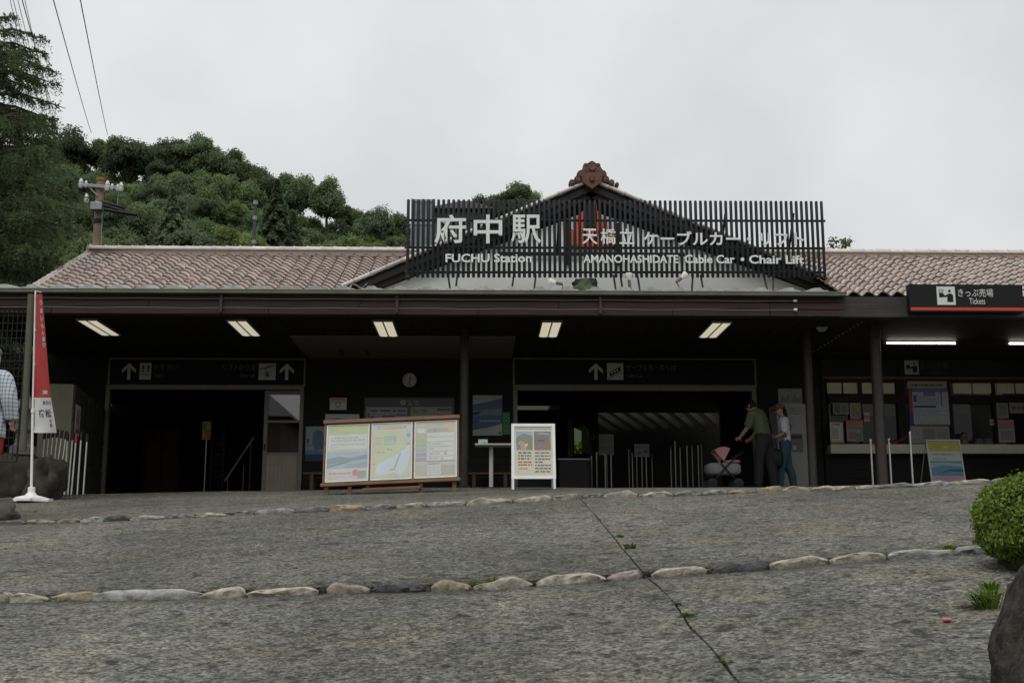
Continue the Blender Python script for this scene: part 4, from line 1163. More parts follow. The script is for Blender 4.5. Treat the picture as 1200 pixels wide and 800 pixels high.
def bar(u0, v0, u1, v1, d0, d1, nm, m, par=mb_):
    P = lambda u, v, d: O + Ux*u + Wv*v + nv*d
    b = MB(); b.add([P(u0,v0,d0),P(u1,v0,d0),P(u1,v1,d0),P(u0,v1,d0),P(u0,v0,d1),P(u1,v0,d1),P(u1,v1,d1),P(u0,v1,d1)], [(0,3,2,1),(4,5,6,7),(0,1,5,4),(1,2,6,5),(2,3,7,6),(3,0,4,7)])
    return b.build(nm, m, par, bevel=0.004)
bar(-.01, -.05, 1.01, 0, -.03, .05, 'bottom_rail', WOODB); bar(-.005, 1.0, 1.005, 1.06, -.03, .05, 'top_rail', WOODB)
bar(0, 0, 1, 1, -.03, -.005, 'backboard', WOODB)
for u in (0.002, .3375, .655, .985): bar(u, 0, u + .013, 1, -.004, .03, 'mullion', WOODB)
def mpanel(u0, u1, base, els, label):
    fade = lambda c: tuple(round(x*.62 + y*.38, 3) for x, y in zip(c, (.60,.61,.58)))
    els = [tuple(fade(a) if isinstance(a, tuple) and len(a) == 3 and i > 0 and not isinstance(a[0], tuple) else a for i, a in enumerate(e)) for e in els]; base = fade(base)
    t_ = sheet('panel', O + Ux*u0 + Wv*.02 + nv*.012, Ux*(u1-u0), Wv*.96, base, els, mb_, .012); t_['label'] = label
    fr = MB(); P = lambda u, v, d: O + Ux*u + Wv*v + nv*d; w = .008
    for a, c, e, g_ in ((u0, u0+w, .02, .98), (u1-w, u1, .02, .98)):
        fr.add([P(a,e,.013),P(c,e,.013),P(c,g_,.013),P(a,g_,.013),P(a,e,.022),P(c,e,.022),P(c,g_,.022),P(a,g_,.022)], [(0,3,2,1),(4,5,6,7),(0,1,5,4),(1,2,6,5),(2,3,7,6),(3,0,4,7)])
    for e, g_ in ((.02, .032), (.968, .98)):
        a, c = u0+w, u1-w
        fr.add([P(a,e,.013),P(c,e,.013),P(c,g_,.013),P(a,g_,.013),P(a,e,.022),P(c,e,.022),P(c,g_,.022),P(a,g_,.022)], [(0,3,2,1),(4,5,6,7),(0,1,5,4),(1,2,6,5),(2,3,7,6),(3,0,4,7)])
    fr.build('panel_frame', WHITEP, mb_)
W1 = (.62,.63,.60); 
mpanel(.02, .336, (.52,.55,.50), [('r',.04,.84,.96,.97,(.42,.52,.16)), ('lines',.18,.87,.9,.94,1,(.62,.35,.22),2), ('c',.12,.90,.05,(.2,.45,.5)), ('r',.05,.56,.95,.81,W1), ('lines',.1,.70,.9,.79,2,(.30,.30,.30),6), ('lines',.1,.58,.9,.67,2,(.33,.33,.34),7), ('r',.05,.685,.95,.69,(.35,.35,.35)),
    ('r',.03,.24,.97,.53,(.30,.42,.52)), ('lines',.1,.47,.85,.52,1,(.30,.40,.25),12), ('p',[(.03,.40),(.3,.44),(.55,.41),(.97,.46),(.97,.38),(.6,.36),(.3,.33),(.03,.30)],(.13,.20,.27)), ('p',[(.03,.28),(.35,.33),(.6,.36),(.62,.35),(.35,.30),(.03,.25)],(.10,.14,.14)), ('p',[(.5,.30),(.97,.34),(.97,.24),(.4,.24)],(.22,.32,.42)),
    ('r',.04,.03,.96,.21,(.58,.54,.52)), ('lines',.08,.11,.6,.18,1,(.45,.20,.25),9), ('c',.70,.15,.08,(.60,.10,.08)), ('r',.74,.05,.94,.18,(.22,.24,.32)), ('r',.78,.08,.88,.15,(.20,.30,.12)), ('lines',.08,.04,.68,.10,2,(.35,.33,.33),15)], 'panel with coast photo, timetable lines and red dot')
mpanel(.351, .654, (.46,.58,.62), [('p',[(.03,.04),(.97,.04),(.97,.60),(.80,.86),(.4,.88),(.03,.84)],(.52,.57,.36)), ('r',.15,.895,.85,.945,(.62,.30,.16)), ('lines',.2,.905,.8,.935,1,(.60,.60,.50),3),
    ('p',[(.10,.12),(.16,.26),(.38,.36),(.62,.42),(.80,.52),(.95,.66),(.95,.40),(.90,.24),(.72,.06),(.55,.14),(.42,.10),(.2,.10)],(.56,.66,.76)), ('p',[(.56,.20),(.60,.20),(.70,.40),(.74,.46),(.71,.46),(.64,.36)],(.30,.38,.16)),
    ('r',.30,.66,.62,.76,(.36,.50,.38)), ('lines',.32,.60,.6,.78,4,(.25,.42,.36),4), ('lines',.1,.62,.26,.76,3,(.42,.40,.30),5), ('c',.90,.62,.035,(.60,.18,.12)), ('lines',.14,.46,.34,.50,1,(.60,.15,.12),6), ('c',.08,.28,.03,(.58,.20,.15)), ('c',.90,.77,.05,(.18,.28,.45)), ('lines',.4,.50,.5,.56,1,(.2,.3,.25),8), ('r',.46,.17,.60,.19,(.28,.28,.28)), ('p',[(.3,.02),(.7,.02),(.6,.08),(.4,.08)],(.55,.50,.34))], 'illustrated map of bay and sandbar')
mpanel(.669, .984, (.50,.47,.38), [('lines',.15,.90,.6,.95,1,(.62,.56,.48),2), ('r',.08,.79,.26,.87,W1), ('r',.30,.81,.88,.87,(.30,.36,.42)), ('r',.44,.81,.52,.87,(.40,.22,.3)), ('r',.70,.81,.80,.87,(.58,.25,.15)), ('r',.80,.81,.88,.87,(.60,.48,.12)), ('r',.30,.30,.94,.79,W1)] +
    [('r',.04,.725-.085*k,.28,.785-.085*k,c) for k, c in enumerate(((.36,.44,.16),(.36,.44,.16),(.26,.42,.30),(.26,.42,.30),(.24,.26,.42),(.24,.26,.42)))] + [('r',.30,.712-.085*k,.94,.720-.085*k,(.25,.25,.25)) for k in range(6)] + [('lines',.34,.655-.085*k,.60,.70-.085*k,1,(.30,.30,.45),20+k) for k in range(1,6)] +
    [('r',.70,.40,.76,.44,(.58,.2,.2)), ('r',.62,.31,.68,.35,(.3,.4,.6)), ('r',.06,.06,.30,.22,(.42,.40,.34)), ('r',.31,.06,.62,.22,W1), ('r',.64,.06,.94,.22,(.34,.32,.30)), ('lines',.33,.08,.60,.20,3,(.30,.30,.38),33), ('r',.04,.13,.94,.135,(.4,.38,.34))], 'fare table panel with coloured rows')
for u in (.03, .20, .72, .965):
    p = O + Ux*u + nv*-.01; g0 = gz(p.x, DM + .05)
    b = MB(); b.box((p.x, DM + .03, (p.z + g0)/2 - .02), (.06, .06, abs(p.z - g0) + .06)); b.build('leg', WOODB, mb_)
b = MB(); p, q = O + Ux*.30, O + Ux*.72; b.box(((p.x+q.x)/2, DM - .02, (p.z + q.z)/2 - .11), ((q-p).length, .12, .04), 0, Matrix.Rotation(-math.atan2(Ux.z, Ux.x), 3, 'Y')); b.build('foot_board', WOODB, mb_)

def easel(name, label, box, D, base, els, m, legpx, frw=0.045, roll=0.0, cat='sign'):
    x0, y0, x1, y1 = box
    bl_ = at(x0, y1, D); br_ = at(x1, y1 - roll, D); tl_ = at(x0 - 0.0, y0, D)
    t = thing(name, label, cat, ((bl_.x+br_.x)/2, D, gz((bl_.x+br_.x)/2, D)))
    U = br_ - bl_; U.y = 0; h = tl_.z - bl_.z; W = Vector((0, h*.20, h)); n = U.cross(W).normalized()
    fu, fv = frw/U.length, frw/W.length
    sheet('panel', bl_ + U*fu + W*fv + n*.006, U*(1-2*fu), W*(1-2*fv), base, els, t, .006)
    P = lambda u, v, d: bl_ + U*u + W*v + n*d
    f = MB(); cube = [(0,3,2,1),(4,5,6,7),(0,1,5,4),(1,2,6,5),(2,3,7,6),(3,0,4,7)]
    for u0, v0, u1, v1 in ((0,0,fu,1),(1-fu,0,1,1),(fu,0,1-fu,fv),(fu,1-fv,1-fu,1)):
        f.add([P(u0,v0,-.01),P(u1,v0,-.01),P(u1,v1,-.01),P(u0,v1,-.01),P(u0,v0,.018),P(u1,v0,.018),P(u1,v1,.018),P(u0,v1,.018)], cube)
    f.build('frame', m, t, bevel=.003)
    for u in (fu/2, 1-fu/2):
        a = P(u, 0, .004); g0 = gz(a.x, D); b = MB(); b.tube([a + Vector((0,0,.02)), Vector((a.x, a.y - (a.z-g0)*.2, g0))], frw*.42, 8); b.build('leg', m, t, smooth=True)
        a2 = P(u, .98, -.02); b = MB(); b.tube([a2, Vector((a2.x, a2.y + .42, gz(a2.x, a2.y + .42)))], frw*.36, 8); b.build('back_leg', m, t, smooth=True)
    return t
DE = 18.6
easel('easel_sign', 'white framed easel with two photos and notices, in front of the entrance', (599.5, 495, 651.5, 561), DE, (.58,.56,.46),
   [('r',.03,.94,.97,.985,(.40,.40,.38)), ('r',.05,.52,.48,.90,(.24,.26,.20)), ('p',[(.05,.78),(.25,.86),(.48,.80),(.48,.90),(.05,.90)],(.30,.40,.50)), ('p',[(.05,.60),(.16,.72),(.30,.66),(.32,.52),(.05,.52)],(.48,.33,.22)), ('r',.07,.54,.17,.63,(.14,.26,.45)), ('p',[(.30,.58),(.36,.63),(.34,.66),(.28,.62)],(.62,.62,.60)),
    ('r',.52,.52,.96,.90,(.22,.21,.22)), ('p',[(.52,.60),(.75,.68),(.96,.62),(.96,.52),(.52,.52)],(.27,.21,.19)), ('r',.62,.70,.80,.73,(.12,.12,.13)), ('p',[(.55,.84),(.7,.88),(.9,.86),(.9,.83),(.7,.84)],(.36,.36,.37)), ('r',.93,.66,.96,.84,(.32,.30,.20)),
    ('lines',.10,.32,.44,.50,3,(.12,.12,.12),3), ('lines',.10,.20,.46,.31,2,(.50,.08,.08),4), ('lines',.12,.12,.36,.18,1,(.40,.35,.3),5), ('lines',.54,.06,.95,.50,7,(.18,.18,.18),6)], WHITEP, None)
easel('easel_sign', 'grey framed easel with yellow heading and sea photo before the ticket counter', (1091.5, 514, 1132, 566), 20.6, (.20,.21,.20),
   [('r',0,.76,1,.98,(.26,.22,.045)), ('lines',.5,.82,.9,.88,1,(.40,.36,.2),2), ('r',0,.52,1,.75,(.27,.28,.27)), ('lines',.1,.64,.8,.70,1,(.10,.10,.10),3), ('lines',.08,.54,.55,.60,1,(.12,.12,.12),4), ('r',0,.14,1,.50,(.06,.13,.19)), ('p',[(0,.34),(.4,.40),(1,.36),(1,.44),(.5,.48),(0,.46)],(.14,.22,.27)), ('p',[(.2,.20),(.6,.26),(1,.24),(1,.30),(.6,.30)],(.02,.05,.08)), ('r',0,.02,1,.13,(.28,.16,.17)), ('lines',.1,.03,.9,.11,2,(.12,.12,.22),5)], mat('grey_easel_frame', (.30,.30,.29), .5), None, frw=.025)

# narrow white table with a small box on it
DT = 19.9
TBL = mat('grey_white_table', (.42,.42,.40), .5, var=.06)
x0, x1 = at(556.5, 522, DT).x, at(603, 522, DT).x; zt1 = Z(520.5, DT); xl = at(575.5, 550, DT).x
t = thing('side_table', 'narrow white table on a single leg beside the map board', 'table', (xl, DT, gz(xl, DT)))
b = MB(); b.mm(x0, x1, DT - .18, DT + .18, zt1 - .03, zt1); b.build('top', TBL, t, bevel=.008)
b = MB(); b.mm(xl - .032, xl + .032, DT - .03, DT + .03, gz(xl, DT) + .012, zt1 - .031); b.build('leg', TBL, t, bevel=.004)
b = MB(); b.mm(xl - .16, xl + .16, DT - .15, DT + .15, gz(xl, DT) - .01, gz(xl, DT) + .014); b.build('base', METD, t)
bx0, bx1 = at(560.5, 518, DT).x, at(571.5, 518, DT).x
t = thing('leaflet_box', 'small pale green leaflet box on the white table', 'box', ((bx0+bx1)/2, DT, zt1))
b = MB(); w = .006
b.mm(bx0, bx1, DT-.05, DT-.05+w, zt1+.001, zt1+.07); b.mm(bx0, bx1, DT+.05-w, DT+.05, zt1+.001, zt1+.09); b.mm(bx0, bx0+w, DT-.044, DT+.044, zt1+.001, zt1+.08); b.mm(bx1-w, bx1, DT-.044, DT+.044, zt1+.001, zt1+.08); b.mm(bx0, bx1, DT-.044, DT+.044, zt1+.001, zt1+.006)
b.build('tray', mat('pale_green_box', (.45,.52,.42), .5, var=.1), t)
O2, U2, W2 = pxrect(565, 515.6, 571, 520.2, DT - .0535); sheet('print', O2, U2, W2, (.58,.58,.55), [('r',.2,.2,.8,.7,(.2,.42,.25))], t, .001)
# benches along the wall
for a, c, zpy, nm in ((357, 441, 558, 'wooden bench against the wall behind the map board'), (546, 601, 558, 'wooden bench against the wall under the sea poster')):
    D = 22.9; x0, x1 = at(a, zpy, D).x, at(c, zpy, D).x; zs_ = Z(zpy - 4, D); t = thing('bench', nm, 'bench', ((x0+x1)/2, D, ZF), 'benches against the porch wall')
    for k in range(3):
        b = MB(); b.mm(x0, x1, D - .19 + k*.13, D - .19 + k*.13 + .12, zs_ - .04, zs_); b.build('slat', WOODBENCH, t, bevel=.005)
    for xx in (x0 + .12, x1 - .18):
        b = MB(); b.mm(xx, xx + .07, D - .17, D + .17, gz(xx, D) - .02, zs_ - .042); b.build('leg', WOODBENCH, t, bevel=.004)

# ------------------------------------------------------------------ things seen through the doorways
def stanchion(px, ytop, D, label, r=.019, grp='belt posts by the ticket counter', m=STEEL):
    p = at(px, ytop, D); g0 = gz(p.x, D)
    t = thing('barrier_post', label, 'post', (p.x, D, g0), grp)
    b = MB(); b.lathe([(r, .02), (r, p.z - g0 - .05), (r*1.25, p.z - g0 - .048), (r*1.25, p.z - g0 - .008), (r*.8, p.z - g0)], (p.x, D, g0), 14); b.build('pole', m, t, smooth=True)
    b = MB(); b.lathe([(.14, 0), (.14, .012), (.05, .03), (r, .034)], (p.x, D, g0 + .002), 20); b.build('foot', m, t, smooth=True)
    return p
pp = [stanchion(x, y, D, l) for x, y, D, l in ((1020, 514, 20.8, 'silver post nearest the corner column, left of three before the tickets'), (1041.5, 513, 20.8, 'silver post just right of the thick column before the tickets'), (1066, 505, 20.2, 'tallest silver post beside the timetable before the tickets'))]
t = thing('barrier_belt', 'red belt strung between silver posts before the ticket counter', 'belt', pp[1])
for a, c in ((pp[0], pp[1]), (pp[1], pp[2])):
    b = MB(); V = []; F = []
    for k in range(9):
        q = a.lerp(c, k/8) + Vector((0, 0, -.05 - .05*math.sin(math.pi*k/8))); V += [q + Vector((0,0,-.024)), q + Vector((0,0,.024))]
    for k in range(8): F.append((2*k, 2*k+2, 2*k+3, 2*k+1))
    b.add(V, F); b.build('webbing', mat('red_webbing', (.14,.015,.015), .6), t, recalc=False)
DARKST = mat('dim_steel_rail', (0.32, 0.31, 0.29), 0.35, metal=0.8, var=.1)
for i, (xs, yt, D, lab) in enumerate((((693, 699, 709, 716), 530, 25.0, 'steel queue railing just right of the dark counter inside the hall'),
                                 ((737, 741, 746, 752, 757, 764), 528, 25.4, 'steel queue railing under the small tilted board inside the hall'),
                                 ((786, 791, 797, 805, 811, 818, 822), 520, 25.0, 'tall steel railing left of the pram inside the hall'))):
    t = thing('queue_railing', lab, 'railing', (at(xs[0], 560, D).x, D, ZF - .02), 'queue railings inside the hall')
    ps = []
    rgx = random.Random(i)
    for x in xs:
        p = at(x, yt + rgx.uniform(-4, 5), D + rgx.uniform(-.25, .25)); ps.append(p)
        b = MB(); b.tube([(p.x, p.y, ZF - .02), p], .016, 8); b.build('post', DARKST, t, smooth=True)
    b = MB(); b.tube(ps, .014, 8); b.build('top_rail', DARKST, t, smooth=True)
def stand_notice(px, D, label, base, els, name='notice_stand', pole=True):
    O, U, W_ = pxrect(*px, D); t = thing(name, label, 'notice', (O.x + U.x/2, D, ZF - .02))
    sheet('panel', O, U, W_, base, els, t, .012)
    b = MB(); x = O.x + U.x/2; b.tube([(x, D + .03, ZF - .02), (x, D + .03, O.z + W_.z*.6)], .014, 8); b.build('pole', DARKST, t, smooth=True)
    b = MB(); b.lathe([(.15, 0), (.15, .012), (.03, .03)], (x, D + .03, ZF - .018), 18); b.build('foot', DARKST, t, smooth=True)
    return t
stand_notice((702, 508.5, 719.5, 533), 25.2, 'pale printed notice on a stand inside the wide entrance', (.22,.225,.21), [('lines',.1,.1,.9,.9,7,(.13,.13,.125),3)])
stand_notice((743.5, 520, 761, 535), 25.1, 'small white board with dark shapes above the queue railing', (.26,.265,.28), [('p',[(.1,.2),(.4,.5),(.5,.2)],(.10,.10,.12)), ('p',[(.55,.3),(.8,.7),(.9,.3)],(.12,.12,.14)), ('r',.1,.7,.9,.85,(.18,.18,.2))])
stand_notice((236.8, 493.5, 247, 515), 24.2, 'yellow and green sign on a thin steel pole in the left doorway', (.26,.20,.05), [('r',.1,.52,.5,.92,(.10,.16,.05)), ('r',.5,.1,.92,.5,(.28,.10,.03)), ('r',.52,.55,.9,.9,(.30,.26,.06)), ('r',.1,.1,.46,.45,(.22,.24,.08))], 'pole_sign')
# ticket gate counter and chairs as dark masses inside
b = MB(); O, U, W_ = pxrect(655, 537, 690, 572, 24.6)
t = thing('gate_counter', 'dark panelled counter inside the wide entrance behind the easel', 'counter', (O.x + U.x/2, 24.9, ZF - .02))
b.mm(O.x, O.x+U.x, 24.6, 25.2, ZF - .02, O.z+W_.z - .03); b.build('body', mat('dark_grey_laminate', (.035,.035,.037), .5), t, bevel=.01)
b = MB(); b.mm(O.x - .02, O.x+U.x+.02, 24.57, 25.23, O.z+W_.z - .028, O.z+W_.z); b.build('top', DARKST, t, bevel=.004)
# cable car nose beyond, with rounded roof and cream pillars
DCAR = 29.0
t = thing('cable_car', 'dark cable car with rounded roof waiting inside the hall', 'cable car', (at(650, 500, DCAR).x, DCAR, ZF - .02))
CARG = mat('dark_green_car_body', (.022,.032,.026), .35, var=.1, coat=.4); CRM = mat('cream_car_pillar', (.30,.26,.17), .5, var=.1)
pts = [(604, 486), (622, 482.5), (640, 481.5), (658, 483), (676, 489), (690, 496), (700, 506)]
poly = [at(x, y, DCAR) for x, y in pts]; zb_ = Z(505, DCAR)
b = MB(); n = len(poly)
V = [Vector((p.x, DCAR, p.z)) for p in poly] + [Vector((p.x, DCAR + 1.2, p.z + .02)) for p in poly] + [Vector((p.x, DCAR, p.z - .12)) for p in poly] + [Vector((p.x, DCAR + 1.2, p.z - .1)) for p in poly]
b.add(V, [(i, i+1, n+i+1, n+i) for i in range(n-1)] + [(2*n+i+1, 2*n+i, 3*n+i, 3*n+i+1) for i in range(n-1)] + [(2*n+i, 2*n+i+1, i+1, i) for i in range(n-1)]); b.build('roof', CARG, t, smooth=True)
for a, c, m in ((603, 607, CARG), (665, 671.5, CRM), (690.5, 695, CARG)):
    O, U, W_ = pxrect(a, 489 if m is CRM else 498, c, 535, DCAR + .02); b = MB(); b.mm(O.x, O.x+U.x, DCAR + .02, DCAR + .12, O.z, O.z+W_.z); b.build('pillar', m, t, bevel=.01)
O, U, W_ = pxrect(603, 534, 697, 575, DCAR); b = MB(); b.mm(O.x, O.x+U.x, DCAR, DCAR + 1.2, ZF + .1, O.z+W_.z); b.build('body', CARG, t, bevel=.04)
O, U, W_ = pxrect(608, 492, 664, 533, DCAR + .3); b = MB(); b.mm(O.x, O.x+U.x, DCAR+.3, DCAR+1.0, O.z, O.z+W_.z - .1); b.build('cabin', mat('dark_cabin', (.015,.016,.016), .6), t)
# orange sign seen beyond the ribs
O, U, W_ = pxrect(753, 471 - 18, 772, 461, 30.6)
framed('hanging_banner', 'dim orange hanging board under the hall ceiling', 'board', (753, 455, 772, 462), 30.6, (.30,.10,.02), [('lines',.1,.2,.9,.8,1,(.16,.05,.01),3)], thick=.02)

# left doorway: inner brown door, handrail, rack
O, U, W_ = pxrect(169, 500, 208, 584, 30.4)
t = thing('inner_door', 'brown wooden inner door deep inside the left doorway', 'door', (O.x + U.x/2, 30.4, ZF - .02))
BD = mat('orange_brown_door', (.30,.12,.05), .5, var=.25, scale=3, stretch=(1,1,6))
for k in range(2):
    b = MB(); a = O.x + U.x*(.5*k); b.mm(a + .008, a + U.x*.5 - .008, 30.4, 30.45, ZF - .02, O.z + W_.z - .03); b.build('leaf', BD, t, bevel=.006)
b = MB(); b.mm(O.x - .06, O.x, 30.36, 30.5, ZF - .02, O.z+W_.z); b.mm(O.x+U.x, O.x+U.x+.06, 30.36, 30.5, ZF - .02, O.z+W_.z); b.mm(O.x, O.x+U.x, 30.36, 30.5, O.z+W_.z-.03, O.z+W_.z+.05); b.build('frame', WOODB, t)
t = thing('handrail', 'slanting pale handrail inside the left doorway', 'handrail', at(264, 565, 25.5))
p, q = at(263, 564, 25.5), at(297.5, 512, 25.5); b = MB(); b.tube([p, q], .024, 10); b.build('rail', mat('pale_rail', (.42,.40,.34), .45, metal=.4), t, smooth=True)
for u in (.12, .9):
    s = p.lerp(q, u); b = MB(); b.tube([s, (s.x, s.y, ZF - .02)], .014, 8); b.build('post', DARKST, t, smooth=True)
s = at(285.5, 545, 24.6); b = MB(); b.tube([(s.x, 24.6, ZF - .02), s], .014, 8); b.build('end_post', DARKST, t, smooth=True)
O, U, W_ = pxrect(247, 503, 263, 560, 27.0)
t = thing('leaflet_rack', 'dark slatted leaflet rack inside the left doorway', 'rack', (O.x + U.x/2, 27, ZF - .02))
b = MB(); b.mm(O.x, O.x + .04, 27, 27.3, ZF - .02, O.z+W_.z); b.mm(O.x+U.x-.04, O.x+U.x, 27, 27.3, ZF - .02, O.z+W_.z); b.build('frame', METD, t)
for k in range(9):
    b = MB(); z = O.z + W_.z*(k+.5)/9; b.box((O.x+U.x/2, 27.12, z), (U.x - .08, .16, .02), 0, Matrix.Rotation(R(25), 3, 'X')); b.build('shelf', mat('rack_shelf', (.09,.09,.085), .5), t)

# lockers along the left side of the porch
LKS = mat('beige_locker_side', (.17,.165,.115), .55, var=.1, scale=2); LKD = mat('green_grey_locker_door', (.050,.056,.042), .45, var=.12, scale=3, rnd=.12)
n0 = at(87.5, 470, 20.2); n1 = at(125, 470, 23.3)
ztop = Z(450, 20.2, 80); zbot = gz(-7, 20.5) - .06
dv = Vector((n1.x - n0.x, n1.y - n0.y, 0)); ln = dv.length; dv.normalize(); lv = Vector((-dv.y, dv.x, 0))
t = thing('locker_bank', 'green grey coin lockers with beige end panel behind the red banner', 'lockers', (n0.x, n0.y, zbot))
def orient(P0, a0, a1, l0, l1, z0, z1):
    P = lambda a, l, z: Vector((n0.x, n0.y, 0)) + dv*a + lv*l + Vector((0, 0, z))
    return [P(a0,l0,z0),P(a1,l0,z0),P(a1,l1,z0),P(a0,l1,z0),P(a0,l0,z1),P(a1,l0,z1),P(a1,l1,z1),P(a0,l1,z1)]
CU = [(0,3,2,1),(4,5,6,7),(0,1,5,4),(1,2,6,5),(2,3,7,6),(3,0,4,7)]
b = MB(); b.add(orient(0, 0, ln, .03, .56, zbot, ztop), CU); b.build('carcass', LKS, t, bevel=.01)
nc = 7
for c in range(nc):
    for r_ in range(3):
        z0 = zbot + .08 + (ztop - zbot - .1)*r_/3; z1 = zbot + .08 + (ztop - zbot - .1)*(r_+1)/3
        a0 = .03 + (ln - .06)*c/nc; a1 = .03 + (ln - .06)*(c+1)/nc
        b = MB(); b.add(orient(0, a0 + .006, a1 - .006, .008, .03, z0 + .006, z1 - .006), CU); d = b.build('locker_door', LKD, t, bevel=.004)
        b = MB(); b.add(orient(0, a1 - .09, a1 - .05, -.006, .008, z1 - .12, z1 - .06), CU); b.build('lock', METD, d)
a0 = Vector((n0.x, n0.y, Z(508, 20.3, 90))) + dv*.10 - lv*.012
sheet('toilet_notice', a0, dv*.42, Vector((0, 0, Z(473.5, 20.3, 90) - a0.z)), (.42,.42,.40), [('r',.2,.35,.45,.75,(.10,.16,.32)), ('r',.55,.35,.8,.75,(.34,.10,.09)), ('c',.32,.83,.10,(.10,.16,.32)), ('c',.68,.83,.10,(.34,.10,.09)), ('r',.1,.06,.9,.2,(.32,.07,.06)), ('lines',.1,.22,.9,.32,1,(.2,.2,.2),3)], None, .006,
      'small white notice with blue and red figures on the lockers', 'notice')

# metal poles with black tops, leaning against the lockers
POLEM = mat('grey_metal_pole', (.36,.35,.33), .4, metal=.7, var=.15, rnd=.15)
sp = [(52, 512, 46, 583), (57, 511, 50, 583), (62, 510, 54, 583), (67, 510, 59, 584), (72, 511, 62, 584), (77, 512, 67, 584), (79, 514, 75, 584), (85, 513, 79, 585), (89, 516, 83, 585), (95, 513, 90, 585), (102, 515, 97, 585)]
for i, (a, y0, c, y1) in enumerate(sp):
    D = 19.6; q = at(c, y1, D - .12); q.z = gz(q.x, q.y); p = at(a, y0, D + .18)
    lab = 'grey metal pole with black grip leaning in the bundle beside the lockers'
    if i == 10: lab = 'grey pole standing apart at the doorway end of the leaning bundle'
    if i == 8: lab = 'grey pole with red grip in the leaning bundle beside the lockers'
    t = thing('walking_pole', lab, 'pole', q, 'poles leaning beside the lockers')
    b = MB(); b.tube([q, p], .014, 8); b.build('shaft', POLEM, t, smooth=True)
    e = (p - q).normalized(); b = MB(); b.tube([p - e*.04, p, p + e*.10], [.020, .026, .022], 8); b.build('grip', mat('red_grip', (.35,.03,.03), .5) if i == 8 else BLACKP, t, smooth=True)
    b = MB(); b.ball(q + e*.02, .02, 8); b.build('tip', BLACKP, t, smooth=True)

# grey machine with notices at the right of the entrance
DMc = 22.6
O, U, W_ = pxrect(911.5, 473, 947, 569, DMc)
GM = mat('grey_machine_cabinet', (.30,.30,.30), .45, var=.06, scale=2)
t = thing('ticket_machine', 'grey ticket machine cabinet behind the woman in the cap', 'machine', (O.x+U.x/2, DMc + .3, ZF))
b = MB(); b.mm(O.x, O.x+U.x, DMc, DMc + .6, ZF - .15, O.z+W_.z); b.build('cabinet', GM, t, bevel=.012)
Bm = (911.5, 473, 947, 569)
sheet('front_panel', O + Vector((0,-.004,0)), U, W_, (.32,.32,.325), [('lines', *uv(Bm, 924, 476, 942, 486), 3, (.20,.20,.20), 3), ('r', *uv(Bm, 928, 478, 932, 483), (.30,.20,.14)), ('r', *uv(Bm, 936, 487, 941, 493), (.36,.32,.20)), ('lines', *uv(Bm, 925, 488, 934, 500), 5, (.24,.24,.24), 6), ('r', *uv(Bm, 924, 508, 941, 530), (.16,.16,.165)), ('r', *uv(Bm, 927, 510, 940, 514), (.05,.05,.055)), ('r', *uv(Bm, 929, 522, 933, 527), (.42,.40,.33))], t, .004)
framed('photo_notice', 'pair of pale photo notices above the grey machine', 'notice', (912, 455, 940, 473), DW - .02, (.16,.165,.16), [('r',.03,.06,.48,.94,(.22,.22,.20)), ('r',.52,.06,.97,.94,(.20,.21,.21)), ('p',[(.06,.2),(.2,.6),(.3,.3),(.45,.7),(.45,.1),(.06,.1)],(.12,.13,.11)), ('p',[(.56,.2),(.7,.7),(.8,.3),(.94,.6),(.94,.1),(.56,.1)],(.13,.14,.13))], thick=.01)
# posters and notices round the ticket windows
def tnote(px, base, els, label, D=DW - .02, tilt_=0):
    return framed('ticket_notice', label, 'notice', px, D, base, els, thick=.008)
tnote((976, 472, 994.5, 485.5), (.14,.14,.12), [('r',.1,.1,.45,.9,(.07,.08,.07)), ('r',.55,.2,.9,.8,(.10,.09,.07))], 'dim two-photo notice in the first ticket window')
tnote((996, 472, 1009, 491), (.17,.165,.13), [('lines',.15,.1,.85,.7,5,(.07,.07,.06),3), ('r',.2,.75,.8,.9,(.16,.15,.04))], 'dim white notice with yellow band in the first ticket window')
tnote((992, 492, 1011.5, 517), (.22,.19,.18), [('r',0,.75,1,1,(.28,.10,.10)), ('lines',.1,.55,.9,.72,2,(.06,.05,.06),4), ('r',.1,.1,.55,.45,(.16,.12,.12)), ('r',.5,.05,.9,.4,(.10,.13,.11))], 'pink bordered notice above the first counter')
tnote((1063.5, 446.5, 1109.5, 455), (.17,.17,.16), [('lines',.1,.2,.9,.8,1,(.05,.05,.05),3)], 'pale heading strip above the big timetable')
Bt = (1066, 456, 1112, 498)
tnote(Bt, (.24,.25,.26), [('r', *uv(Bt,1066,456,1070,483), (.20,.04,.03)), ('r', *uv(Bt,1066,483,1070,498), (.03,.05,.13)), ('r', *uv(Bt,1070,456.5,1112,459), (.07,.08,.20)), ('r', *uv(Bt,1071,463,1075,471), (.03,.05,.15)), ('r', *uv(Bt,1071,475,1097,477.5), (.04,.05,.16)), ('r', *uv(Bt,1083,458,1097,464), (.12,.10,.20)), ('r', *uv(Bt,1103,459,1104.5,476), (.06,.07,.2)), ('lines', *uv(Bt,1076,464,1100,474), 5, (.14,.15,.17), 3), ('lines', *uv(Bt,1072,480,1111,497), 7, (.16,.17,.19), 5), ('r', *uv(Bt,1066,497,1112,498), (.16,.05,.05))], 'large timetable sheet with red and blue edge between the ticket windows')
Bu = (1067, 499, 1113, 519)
tnote(Bu, (.17,.17,.165), [('r', *uv(Bu,1068,500,1080,512), (.21,.21,.20)), ('r', *uv(Bu,1082,502,1096,515), (.12,.12,.12)), ('lines', *uv(Bu,1069,501,1079,511), 4, (.12,.12,.12), 3), ('r', *uv(Bu,1098,506,1112,518), (.13,.14,.13))], 'patchwork of grey notices below the large timetable')
